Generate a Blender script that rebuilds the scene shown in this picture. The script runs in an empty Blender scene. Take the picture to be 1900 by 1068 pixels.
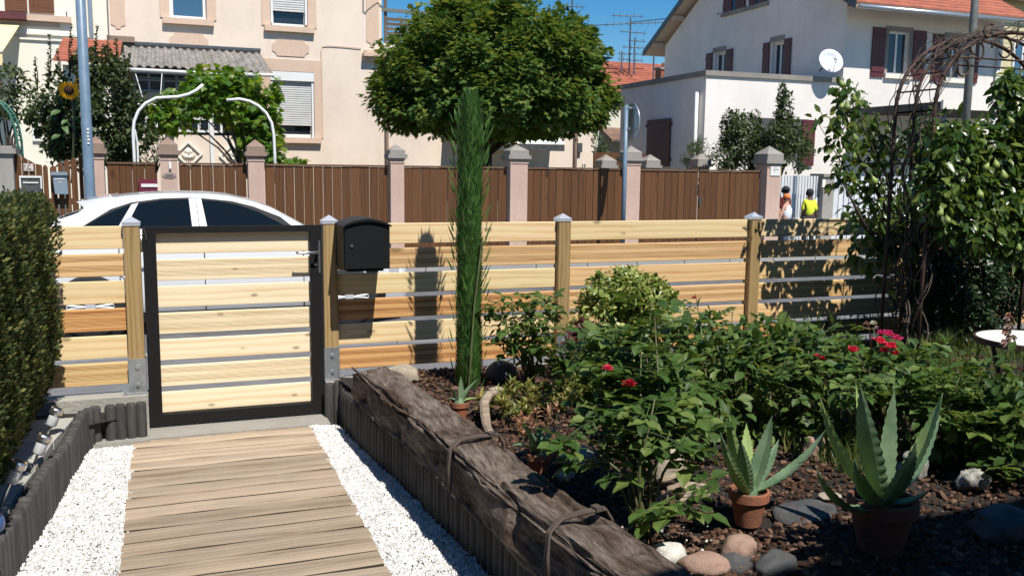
import bpy, math, random
import numpy as np
from mathutils import Vector, Matrix

SC = bpy.context.scene
COL = SC.collection
rnd = random.Random(7)
R = math.radians

# ---------------------------------------------------------------- camera
CAMZ = 1.56
FPX = 1676.0
PITCH, ROLL, YAW = R(7.545), R(0.689), R(20.79)
_fw = Vector((math.sin(YAW) * math.cos(PITCH), math.cos(YAW) * math.cos(PITCH), -math.sin(PITCH)))
_rt = Vector((math.cos(YAW), -math.sin(YAW), 0))
_up = _rt.cross(_fw)
_r2 = _rt * math.cos(ROLL) + _up * math.sin(ROLL)
_u2 = -_rt * math.sin(ROLL) + _up * math.cos(ROLL)
cam_d = bpy.data.cameras.new('camera')
cam_d.sensor_width = 36
cam_d.lens = 36 * FPX / 1900
cam_d.clip_start = 0.05
cam_d.clip_end = 600
cam = bpy.data.objects.new('camera', cam_d)
COL.objects.link(cam)
M3 = Matrix((_r2, _u2, -_fw)).transposed()
cam.matrix_world = Matrix.Translation((0, 0, CAMZ)) @ M3.to_4x4()
SC.camera = cam

# ---------------------------------------------------------------- sky, sun, exposure
world = bpy.data.worlds.new('World')
SC.world = world
world.use_nodes = True
SUN = Vector((0.16, -1.0, 1.50)).normalized()
wn = world.node_tree.nodes
wl = world.node_tree.links
wn.clear()
sky = wn.new('ShaderNodeTexSky')
sky.sky_type = 'NISHITA'
sky.sun_disc = False
sky.sun_elevation = math.asin(SUN.z)
sky.sun_rotation = math.atan2(SUN.x, SUN.y)
sky.air_density = 1.0
sky.dust_density = 0.0
sky.ozone_density = 4.0
bg = wn.new('ShaderNodeBackground')
bg.inputs['Strength'].default_value = 0.085
wo = wn.new('ShaderNodeOutputWorld')
hs_ = wn.new('ShaderNodeHueSaturation')
hs_.inputs['Saturation'].default_value = 1.45
wl.new(sky.outputs[0], hs_.inputs['Color'])
wl.new(hs_.outputs[0], bg.inputs[0])
wl.new(bg.outputs[0], wo.inputs[0])
sun_d = bpy.data.lights.new('sun', 'SUN')
sun_d.energy = 5.0
sun_d.angle = R(0.53)
sun_d.color = (1.0, 0.955, 0.88)
sun = bpy.data.objects.new('sun', sun_d)
sun.rotation_euler = SUN.to_track_quat('Z', 'Y').to_euler()
sun.location = (0, 0, 30)
COL.objects.link(sun)
SC.view_settings.view_transform = 'Standard'
SC.view_settings.look = 'None'
SC.view_settings.exposure = 0.33
SC.view_settings.gamma = 1.0
SC.view_settings.use_curve_mapping = False
SC.cycles.max_bounces = 6
SC.cycles.diffuse_bounces = 3
SC.cycles.transparent_max_bounces = 6

# ---------------------------------------------------------------- measuring helpers (photo survey -> metres)
def _ray(px, py):
    return _r2 * ((px - 950) / FPX) + _u2 * ((534 - py) / FPX) + _fw
def at(px, py, Y):
    d = _ray(px, py); return d * (Y / d.y) + Vector((0, 0, CAMZ))
def atz(px, py, z):
    d = _ray(px, py); return d * ((z - CAMZ) / d.z) + Vector((0, 0, CAMZ))
def atx(px, py, X):
    d = _ray(px, py); return d * (X / d.x) + Vector((0, 0, CAMZ))

# ---------------------------------------------------------------- materials
def _nt(name):
    m = bpy.data.materials.new(name)
    m.use_nodes = True
    nt = m.node_tree
    b = nt.nodes['Principled BSDF']
    return m, nt, b
def _col(c):
    return (c[0], c[1], c[2], 1)
def _lnk(nt, a, b):
    nt.links.new(a, b)
def _math(nt, op, a, b):
    n = nt.nodes.new('ShaderNodeMath'); n.operation = op
    for i, v in ((0, a), (1, b)):
        if isinstance(v, (int, float)): n.inputs[i].default_value = v
        else: _lnk(nt, v, n.inputs[i])
    return n.outputs[0]
def _coords(nt, stretch=(1, 1, 1), rand=True):
    tc = nt.nodes.new('ShaderNodeTexCoord')
    out = tc.outputs['Object']
    if rand:
        oi = nt.nodes.new('ShaderNodeObjectInfo')
        mul = nt.nodes.new('ShaderNodeVectorMath'); mul.operation = 'SCALE'
        comb = nt.nodes.new('ShaderNodeCombineXYZ')
        for i in range(3): _lnk(nt, oi.outputs['Random'], comb.inputs[i])
        _lnk(nt, comb.outputs[0], mul.inputs[0]); mul.inputs['Scale'].default_value = 37.0
        add = nt.nodes.new('ShaderNodeVectorMath'); add.operation = 'ADD'
        _lnk(nt, out, add.inputs[0]); _lnk(nt, mul.outputs[0], add.inputs[1])
        out = add.outputs[0]
    mp = nt.nodes.new('ShaderNodeMapping')
    mp.inputs['Scale'].default_value = stretch
    _lnk(nt, out, mp.inputs[0])
    return mp.outputs[0]
def _noise(nt, vec, scale, detail=5, rough=.6):
    n = nt.nodes.new('ShaderNodeTexNoise')
    n.inputs['Scale'].default_value = scale
    n.inputs['Detail'].default_value = detail
    n.inputs['Roughness'].default_value = rough
    _lnk(nt, vec, n.inputs['Vector'])
    return n.outputs[0]
def _ramp(nt, fac, stops):
    r = nt.nodes.new('ShaderNodeValToRGB')
    e = r.color_ramp.elements
    while len(e) < len(stops): e.new(0.5)
    for k, (p, c) in enumerate(stops):
        e[k].position = p
        e[k].color = _col(c) if len(c) == 3 else c
    _lnk(nt, fac, r.inputs[0])
    return r.outputs[0]
def _mix(nt, fac, a, b, mode='MIX'):
    n = nt.nodes.new('ShaderNodeMix'); n.data_type = 'RGBA'; n.blend_type = mode
    for s, v in ((n.inputs[0], fac), (n.inputs[6], a), (n.inputs[7], b)):
        if isinstance(v, (int, float)): s.default_value = v
        elif isinstance(v, tuple): s.default_value = _col(v)
        else: _lnk(nt, v, s)
    return n.outputs[2]
def _hsv(nt, col, h=None, s=None, v=None):
    n = nt.nodes.new('ShaderNodeHueSaturation')
    _lnk(nt, col, n.inputs['Color'])
    for k, x in (('Hue', h), ('Saturation', s), ('Value', v)):
        if x is None: continue
        if isinstance(x, (int, float)): n.inputs[k].default_value = x
        else: _lnk(nt, x, n.inputs[k])
    return n.outputs[0]
def _bump(nt, b, h, strength, dist=.01):
    n = nt.nodes.new('ShaderNodeBump')
    n.inputs['Strength'].default_value = strength
    n.inputs['Distance'].default_value = dist
    _lnk(nt, h, n.inputs['Height'])
    _lnk(nt, n.outputs[0], b.inputs['Normal'])

def plain(name, c, rough=.6, c2=None, scale=4, bump=0, bscale=80, metallic=0, stretch=(1, 1, 1), vary=.1, spec=.5, dist=.005, lo=.35, hi=.65, coat=0, bdetail=5):
    m, nt, b = _nt(name)
    v = _coords(nt, stretch)
    c2 = c2 or tuple(x * (1 - vary * 1.6) for x in c)
    f = _noise(nt, v, scale)
    col = _ramp(nt, f, [(lo, c2), (hi, c)])
    oi = nt.nodes.new('ShaderNodeObjectInfo')
    val = _math(nt, 'ADD', _math(nt, 'MULTIPLY', oi.outputs['Random'], vary * 2), 1 - vary)
    col = _hsv(nt, col, v=val)
    _lnk(nt, col, b.inputs['Base Color'])
    b.inputs['Roughness'].default_value = rough
    b.inputs['Metallic'].default_value = metallic
    b.inputs['Specular IOR Level'].default_value = spec
    b.inputs['Coat Weight'].default_value = coat
    if bump: _bump(nt, b, _noise(nt, v, bscale, bdetail), bump, dist)
    return m

def plaster(name, c, stain=.12, bump=.35, bscale=60, dirt=(.3, .26, .22)):
    """rendered wall: faint blotches, fine vertical rain streaks, grainy relief"""
    m, nt, b = _nt(name)
    v = _coords(nt, rand=False)
    f = _noise(nt, v, .7, 6)
    col = _ramp(nt, f, [(.3, tuple(x * (1 - stain) for x in c)), (.7, c)])
    vs = _coords(nt, (3.5, 3.5, .22), rand=False)
    st = _ramp(nt, _noise(nt, vs, 1.0, 5, .7), [(.52, (0, 0, 0)), (.8, (1, 1, 1))])
    col = _mix(nt, _math(nt, 'MULTIPLY', st, stain * 1.3), col, tuple(x * y * 2.2 for x, y in zip(c, dirt)))
    f3 = _noise(nt, v, 9, 6, .7)
    col = _mix(nt, .5, col, _ramp(nt, f3, [(.3, (.45, .45, .45)), (.7, (.55, .55, .55))]), 'OVERLAY')
    _lnk(nt, col, b.inputs['Base Color'])
    b.inputs['Roughness'].default_value = .92
    b.inputs['Specular IOR Level'].default_value = .2
    _bump(nt, b, _noise(nt, v, bscale, 6, .7), bump, .01)
    return m

def wood(name, c, dark, axis=0, scale=6, rough=.6, knots=.0, vary=.08, bump=.3, ring=9, weather=None, huev=0.0, thin=1, stx=.05):
    """sawn timber: grain stretched along the board, growth rings, knots"""
    m, nt, b = _nt(name)
    st = [1.0, 1.0, 1.0]; st[axis] = stx
    v = _coords(nt, tuple(st))
    g = _noise(nt, v, scale * 5, 6, .65)
    st2 = [1.0, 1.0, 1.0]; st2[axis] = .09
    v2 = _coords(nt, tuple(st2))
    w = nt.nodes.new('ShaderNodeTexWave')
    w.wave_type = 'RINGS'; w.rings_direction = 'XYZ'[axis]
    w.inputs['Scale'].default_value = ring
    w.inputs['Distortion'].default_value = 5.0
    w.inputs['Detail'].default_value = 3
    w.inputs['Detail Scale'].default_value = 1.6
    _lnk(nt, v2, w.inputs['Vector'])
    f = _math(nt, 'ADD', _math(nt, 'MULTIPLY', g, .62), _math(nt, 'MULTIPLY', w.outputs['Fac'], .38))
    mid = tuple((a * .8 + d * .2) for a, d in zip(c, dark))
    col = _ramp(nt, f, [(.25, dark), (.42, mid), (.66, c)])
    if weather:
        vw = _coords(nt)
        fw_ = _ramp(nt, _noise(nt, vw, 2.4, 5, .7), [(.45, (0, 0, 0)), (.68, (1, 1, 1))])
        col = _mix(nt, _math(nt, 'MULTIPLY', fw_, .8), col, weather)
    if knots:
        st3 = [1.0, 1.0, 1.0]; st3[axis] = .5; st3[thin] = .0
        v3 = _coords(nt, tuple(st3))
        vo = nt.nodes.new('ShaderNodeTexVoronoi'); vo.inputs['Scale'].default_value = knots
        _lnk(nt, v3, vo.inputs['Vector'])
        kf = _ramp(nt, vo.outputs['Distance'], [(.06, (1, 1, 1)), (.13, (0, 0, 0))])
        col = _mix(nt, _math(nt, 'MULTIPLY', kf, .75), col, tuple(x * .35 for x in dark))
    oi = nt.nodes.new('ShaderNodeObjectInfo')
    val = _math(nt, 'ADD', _math(nt, 'MULTIPLY', oi.outputs['Random'], vary * 2), 1 - vary)
    hue = None
    if huev:
        r2_ = _math(nt, 'FRACT', _math(nt, 'MULTIPLY', oi.outputs['Random'], 13.7), 0)
        hue = _math(nt, 'ADD', _math(nt, 'MULTIPLY', r2_, -huev), .5 + huev * .3)
    col = _hsv(nt, col, h=hue, v=val)
    _lnk(nt, col, b.inputs['Base Color'])
    b.inputs['Roughness'].default_value = rough
    b.inputs['Specular IOR Level'].default_value = .3
    if bump: _bump(nt, b, f, bump, .003)
    return m

def leafm(name, c1, c2, c3=None, rough=.45, trans=.35, tcol=None, spec=.45):
    """foliage: each leaf its own tone, some light let through"""
    m, nt, b = _nt(name)
    ge = nt.nodes.new('ShaderNodeNewGeometry')
    oi = nt.nodes.new('ShaderNodeObjectInfo')
    r = _math(nt, 'FRACT', _math(nt, 'ADD', ge.outputs['Random Per Island'], oi.outputs['Random']), 0)
    stops = [(0, c1), (.6, c2)] + ([(.95, c3)] if c3 else [])
    col = _ramp(nt, r, stops)
    tc = nt.nodes.new('ShaderNodeTexCoord')
    col = _hsv(nt, col, v=_math(nt, 'ADD', _math(nt, 'MULTIPLY', _noise(nt, tc.outputs['Object'], 14, 3), .7), .65))
    _lnk(nt, col, b.inputs['Base Color'])
    b.inputs['Roughness'].default_value = rough
    b.inputs['Specular IOR Level'].default_value = spec
    t = nt.nodes.new('ShaderNodeBsdfTranslucent')
    if tcol: t.inputs[0].default_value = _col(tcol)
    else:
        _lnk(nt, _hsv(nt, col, h=.47, s=1.1, v=1.7), t.inputs[0])
    mx = nt.nodes.new('ShaderNodeMixShader'); mx.inputs[0].default_value = trans
    _lnk(nt, b.outputs[0], mx.inputs[1]); _lnk(nt, t.outputs[0], mx.inputs[2])
    _lnk(nt, mx.outputs[0], nt.nodes['Material Output'].inputs[0])
    return m

def glassy(name, c=(.02, .025, .03), rough=.03, spec=.8):
    m, nt, b = _nt(name)
    b.inputs['Base Color'].default_value = _col(c)
    b.inputs['Roughness'].default_value = rough
    b.inputs['Specular IOR Level'].default_value = spec
    v = _coords(nt, rand=True)
    _bump(nt, b, _noise(nt, v, 1.5, 2), .05, .02)
    return m

MT = dict(
    pink=plaster('pink_render', (.79, .665, .55), .15),
    pink_dark=plaster('dusky_pink_trim', (.66, .49, .375), .12),
    cream=plaster('cream_render', (.84, .79, .69), .14),
    white_wall=plaster('white_render', (.84, .775, .72), .17, bump=.5),
    white_far=plaster('offwhite_render', (.72, .70, .58), .1),
    yellow_wall=plaster('yellow_render', (.62, .55, .35), .1),
    pillar=plaster('pillar_stone', (.60, .43, .35), .25, .6, 90),
    cap=plaster('sandstone_cap', (.33, .235, .185), .4, .9, 70),
    cap_gr=plaster('grey_stone', (.34, .31, .28), .35, .9, 70),
    concrete=plaster('cast_concrete', (.40, .38, .34), .3, 1.0, 45),
    slab=plaster('pale_concrete_slab', (.50, .49, .44), .3, .8, 50),
    kerb=plaster('kerb_stone', (.38, .37, .35), .2, .6, 50),
    asphalt=plain('asphalt', (.15, .148, .15), .9, (.10, .10, .105), 3, .5, 260, vary=0),
    asphalt_l=plain('worn_asphalt', (.19, .185, .185), .9, (.14, .14, .14), 3, .5, 260, vary=0),
    earth=plain('dark_earth', (.035, .024, .017), .95, (.018, .013, .010), 12, 1.0, 60, vary=0, dist=.03),
    ground=plain('far_ground', (.16, .15, .12), .95, (.08, .10, .05), .6, .4, 20, vary=0),
    white_pl=plain('white_plastic', (.78, .78, .76), .35, vary=.02),
    white_fr=plain('white_frame_paint', (.74, .73, .70), .4, vary=.03),
    shutter_w=plain('white_roller_slats', (.68, .68, .66), .45, (.60, .60, .59), 3, vary=.02),
    brown=wood('brown_stained_wood', (.125, .054, .021), (.072, .031, .012), 2, 4, .75, knots=2.0, vary=.16),
    brown_h=wood('brown_stained_rail', (.15, .085, .05), (.08, .045, .025), 0, 4, .75, vary=.1),
    shut_brown=wood('brown_shutter_wood', (.17, .07, .035), (.10, .04, .02), 0, 4, .6, vary=.08),
    maroon=plain('maroon_paint', (.115, .028, .03), .5, (.085, .02, .024), 6, vary=.08),
    maroon_b=plain('maroon_box', (.15, .02, .045), .4, vary=.03),
    grey_b=plain('grey_box_paint', (.21, .26, .31), .45, vary=.03),
    bluepole=plain('blue_grey_paint', (.165, .235, .31), .4, (.13, .19, .26), 8, vary=0),
    darkgrey=plain('dark_grey_metal', (.10, .11, .12), .45, metallic=.4, vary=.05),
    galv=plain('galvanised_steel', (.55, .58, .61), .33, (.42, .45, .48), 25, .15, 60, metallic=.75, vary=.03),
    steel=plain('brushed_steel', (.72, .72, .73), .22, metallic=.95, vary=.0),
    capmetal=plain('polished_cap_metal', (.80, .81, .83), .28, metallic=.55, vary=.02),
    black=plain('black_powder_coat', (.009, .009, .010), .6, (.012, .011, .011), 30, .05, 90, vary=.0, spec=.22),
    blackbox=plain('black_letterbox_paint', (.009, .010, .011), .5, vary=0, spec=.25),
    wood_a=wood('pale_larch', (.73, .575, .33), (.62, .435, .21), 0, 5, .55, knots=7.0, vary=.06, huev=.012),
    wood_b=wood('golden_larch', (.69, .49, .24), (.55, .335, .135), 0, 5, .55, knots=3.5, vary=.08, huev=.015),
    wood_o=wood('orange_larch', (.63, .36, .15), (.45, .20, .07), 0, 5, .55, knots=3.0, vary=.08),
    wood_g=wood('fresh_spruce', (.82, .70, .49), (.70, .53, .31), 0, 5, .55, knots=8.5, vary=.04),
    wood_p=wood('treated_post', (.36, .25, .115), (.25, .16, .065), 2, 5, .55, knots=1.6, vary=.07, ring=14),
    deck=wood('weathered_decking', (.385, .30, .215), (.23, .17, .115), 0, 5, .75, knots=5.0, vary=.20, bump=.5, weather=(.31, .25, .19), thin=2, stx=.13, ring=3),
    deck_edge=plain('grimy_plank_edge', (.05, .037, .026), .9, vary=.1),
    log_e=plain('tarred_log', (.068, .064, .06), .85, (.036, .034, .032), 30, .8, 60, stretch=(1, 1, .15), vary=.25),
    beam=None,
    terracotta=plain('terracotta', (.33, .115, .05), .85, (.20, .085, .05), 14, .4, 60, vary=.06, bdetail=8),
    terracotta_shaded=plain('shaded_terracotta', (.15, .06, .035), .9, (.07, .04, .03), 8, .4, 60, vary=.03),  # darker terracotta copy: the large pot's deep shade put into its colour
    gravel=leafm('white_marble_chips', (.40, .39, .375), (.66, .65, .63), (.78, .77, .75), .7, .0, spec=.3),
    gravel_base=plain('gravel_bed', (.22, .21, .20), .9, vary=0),
    bark=leafm('bark_chips', (.032, .017, .011), (.085, .044, .029), (.17, .105, .072), .9, .0, spec=.15),
    iron=plain('rusted_iron', (.045, .030, .024), .7, (.09, .045, .03), 18, .6, 70, metallic=.3, vary=.1),
    vine_bark=plain('dry_vine_bark', (.13, .095, .07), .9, (.055, .04, .03), 20, .8, 50, vary=.2),
    trunk=plain('tree_bark', (.07, .05, .038), .9, (.035, .026, .02), 14, .9, 40, vary=.1),
    stem=plain('green_stem', (.11, .15, .05), .6, (.09, .07, .035), 8, vary=.15),
    corrug=plain('fibre_cement_sheet', (.30, .275, .245), .9, (.15, .135, .125), 4, .5, 40, vary=0),
    tile=plain('clay_tile', (.42, .135, .075), .85, (.27, .08, .05), 2.2, .5, 18, vary=.05),
    tile_br=plain('brown_clay_tile', (.22, .13, .085), .85, (.13, .08, .06), 2.2, .6, 18, vary=.05),
    brick=plain('chimney_brick', (.28, .10, .07), .9, (.2, .07, .05), 5, .5, 20, vary=.05),
    glass=glassy('window_glass', (.016, .022, .03)),
    glass_bl=glassy('blue_window_glass', (.05, .12, .20), .08),
    carglass=glassy('tinted_car_glass', (.006, .009, .010), .03, .42),
    carpaint=plain('white_car_paint', (.66, .67, .68), .28, vary=0, coat=.8, spec=.5),
    chrome=plain('alloy_metal', (.62, .62, .62), .4, metallic=.3, vary=0),
    pillar_grey=plain('grey_door_pillar', (.34, .35, .37), .3, vary=0, coat=.5),
    tyre=plain('tyre_rubber', (.018, .018, .018), .85, vary=0),
    awning=plain('yellow_awning_cloth', (.78, .64, .36), .85, vary=.02),
    awn_w=plain('white_canopy_sheet', (.80, .78, .74), .6, vary=.02),
    screenw=wood('grey_screen_slats', (.15, .115, .09), (.07, .055, .045), 0, 5, .8, vary=.2),
    rail_gr=plain('greenish_roof_edge', (.14, .16, .14), .7, vary=.05),
    dish=plain('dish_white', (.66, .68, .70), .4, vary=0),
    picket=plain('white_picket_paint', (.66, .68, .70), .5, vary=.05),
    antenna=plain('antenna_metal', (.10, .13, .16), .5, metallic=.3, vary=0),
    wire=plain('wire_black', (.02, .02, .025), .6, vary=0),
    plate=plain('white_name_plate', (.72, .70, .66), .5, vary=0),
    ink=plain('dark_print', (.05, .05, .05), .7, vary=0),
    plate_bg=plain('number_plate_taupe', (.32, .25, .22), .6, vary=0),
    skin=plain('skin', (.50, .29, .20), .6, vary=.03),
    skin_d=plain('dark_skin', (.12, .07, .05), .6, vary=.03),
    cl_yel=plain('yellow_jersey', (.75, .85, .05), .8, vary=0),
    cl_white=plain('white_vest', (.72, .74, .80), .8, vary=0),
    cl_dark=plain('dark_cloth', (.03, .03, .035), .9, vary=.1),
    cl_red=plain('dark_red_cloth', (.14, .02, .02), .9, vary=0),
    cl_blue=plain('denim_cloth', (.07, .09, .14), .9, vary=0),
    cap_or=plain('orange_cap', (.75, .20, .06), .8, vary=0),
    cap_bk=plain('black_cap_cloth', (.015, .015, .018), .8, vary=0),
    rope=plain('old_strap', (.085, .062, .05), .85, (.05, .038, .03), 15, .5, 60, vary=.05),
    # foliage
    lf_maple=leafm('maple_leaves', (.042, .090, .018), (.085, .160, .030), (.17, .20, .04), rough=.6, spec=.25),
    lf_hedge=leafm('hedge_sprays', (.014, .028, .006), (.048, .076, .015), (.19, .195, .05), rough=.7, trans=.25),
    lf_thuja=leafm('column_needles', (.035, .095, .018), (.065, .165, .035), (.12, .22, .05), rough=.55, trans=.25),
    lf_lilac=leafm('shrub_leaves', (.022, .042, .014), (.045, .075, .022), (.10, .13, .05)),
    lf_vine=leafm('vine_leaves', (.055, .13, .012), (.10, .21, .022), (.20, .28, .04), trans=.45),
    lf_euo=leafm('variegated_leaves', (.09, .16, .03), (.24, .30, .07), (.44, .45, .16), trans=.3, rough=.35),
    lf_rose=leafm('rose_leaves', (.038, .078, .018), (.074, .138, .028), (.15, .21, .05), trans=.34, rough=.5, spec=.35),
    lf_red=leafm('red_young_leaves', (.06, .018, .014), (.11, .035, .02), (.09, .09, .03), trans=.25),
    lf_pear=leafm('pear_leaves', (.032, .070, .014), (.065, .125, .024), (.17, .23, .055), trans=.4, rough=.3, spec=.6),
    lf_dark=leafm('dark_shrub_leaves', (.012, .028, .012), (.028, .058, .022), (.06, .11, .045), trans=.15, rough=.35),
    lf_sedum=leafm('yellow_groundcover', (.10, .14, .03), (.22, .24, .06), (.40, .30, .10), trans=.25),
    lf_dry=leafm('dry_leaves', (.22, .10, .05), (.38, .20, .10), (.50, .34, .20), trans=.2),
    lf_grass=leafm('grass_blades', (.045, .085, .02), (.085, .14, .03), (.20, .20, .07), trans=.3),
    lf_far=leafm('far_shrub_leaves', (.03, .055, .018), (.06, .10, .03), (.12, .15, .06)),
    lf_sun=leafm('sunflower_leaves', (.05, .10, .03), (.09, .16, .05), trans=.3),
    petal_y=leafm('sunflower_petals', (.75, .42, .01), (.85, .55, .02), trans=.3),
    seed=plain('sunflower_disc', (.06, .025, .012), .9, vary=0),
    petal_r=leafm('coral_rose_petals', (.66, .03, .075), (.82, .06, .12), trans=.3, tcol=(.85, .06, .12)),
    petal_d=leafm('dark_red_rose_petals', (.28, .006, .015), (.45, .012, .03), trans=.25, tcol=(.5, .02, .03)),
    petal_p=leafm('magenta_rose_petals', (.55, .03, .14), (.70, .05, .20), trans=.3, tcol=(.8, .08, .2)),
    pear=plain('pear_skin', (.17, .24, .05), .45, (.24, .29, .08), 12, vary=.2),
)

def beam_mat():
    m, nt, b = _nt('weathered_oak')
    v = _coords(nt, (7, 1, 7), rand=False)
    g = _noise(nt, v, 7, 8, .75)
    v2 = _coords(nt, (1, .5, 1), rand=False)
    pat = _noise(nt, v2, 5, 5, .7)
    col = _ramp(nt, g, [(.30, (.020, .015, .012)), (.45, (.13, .098, .075)), (.70, (.34, .285, .235))])
    col2 = _ramp(nt, g, [(.30, (.016, .010, .008)), (.5, (.085, .055, .038)), (.75, (.17, .12, .088))])
    col = _mix(nt, _ramp(nt, pat, [(.48, (0, 0, 0)), (.62, (1, 1, 1))]), col, col2)
    _lnk(nt, col, b.inputs['Base Color'])
    b.inputs['Roughness'].default_value = .9
    b.inputs['Specular IOR Level'].default_value = .2
    _bump(nt, b, g, 1.0, .02)
    return m
MT['beam'] = beam_mat()

def stone_mat(name, c, c2, sc=8):
    return plain(name, c, .85, c2, sc, .8, 40, vary=.04, dist=.01, bdetail=8)
MT['st_tan'] = stone_mat('tan_stone', (.42, .36, .27), (.24, .20, .15))
MT['st_dark'] = stone_mat('slate_stone', (.10, .10, .10), (.055, .055, .055))
MT['st_white'] = stone_mat('white_stone', (.66, .64, .58), (.48, .46, .42))
MT['st_pink'] = stone_mat('pinkish_stone', (.36, .235, .18), (.25, .16, .12))
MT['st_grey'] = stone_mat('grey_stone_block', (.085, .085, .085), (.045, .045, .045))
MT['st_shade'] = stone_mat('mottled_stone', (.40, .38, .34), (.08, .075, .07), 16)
MT['drift'] = plain('driftwood', (.38, .30, .22), .85, (.18, .13, .09), 12, .8, 40, stretch=(.3, 3, 3), vary=.05)

# ---------------------------------------------------------------- mesh helpers
WL = {}
def tag(o, label=None, cat=None, group=None, kind=None):
    if label: o['label'] = label
    if cat: o['category'] = cat
    if group: o['group'] = group
    if kind: o['kind'] = kind
    return o
def thing(name, label, cat, loc=(0, 0, 0), group=None):
    o = bpy.data.objects.new(name, None)
    o.empty_display_size = .1
    COL.objects.link(o)
    o.location = loc
    WL[o.name] = Vector(loc)
    return tag(o, label, cat, group)
def link(name, me, parent=None, origin=(0, 0, 0)):
    o = bpy.data.objects.new(name, me)
    COL.objects.link(o)
    org = Vector(origin)
    WL[o.name] = org
    if parent:
        o.parent = parent
        o.location = org - WL[parent.name]
    else:
        o.location = org
    return o
def copy_tree(o, parent=None, loc=None):
    c = o.copy()
    COL.objects.link(c)
    c.parent = parent
    if loc is not None: c.location = loc
    for ch in o.children: copy_tree(ch, c)
    return c

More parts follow.
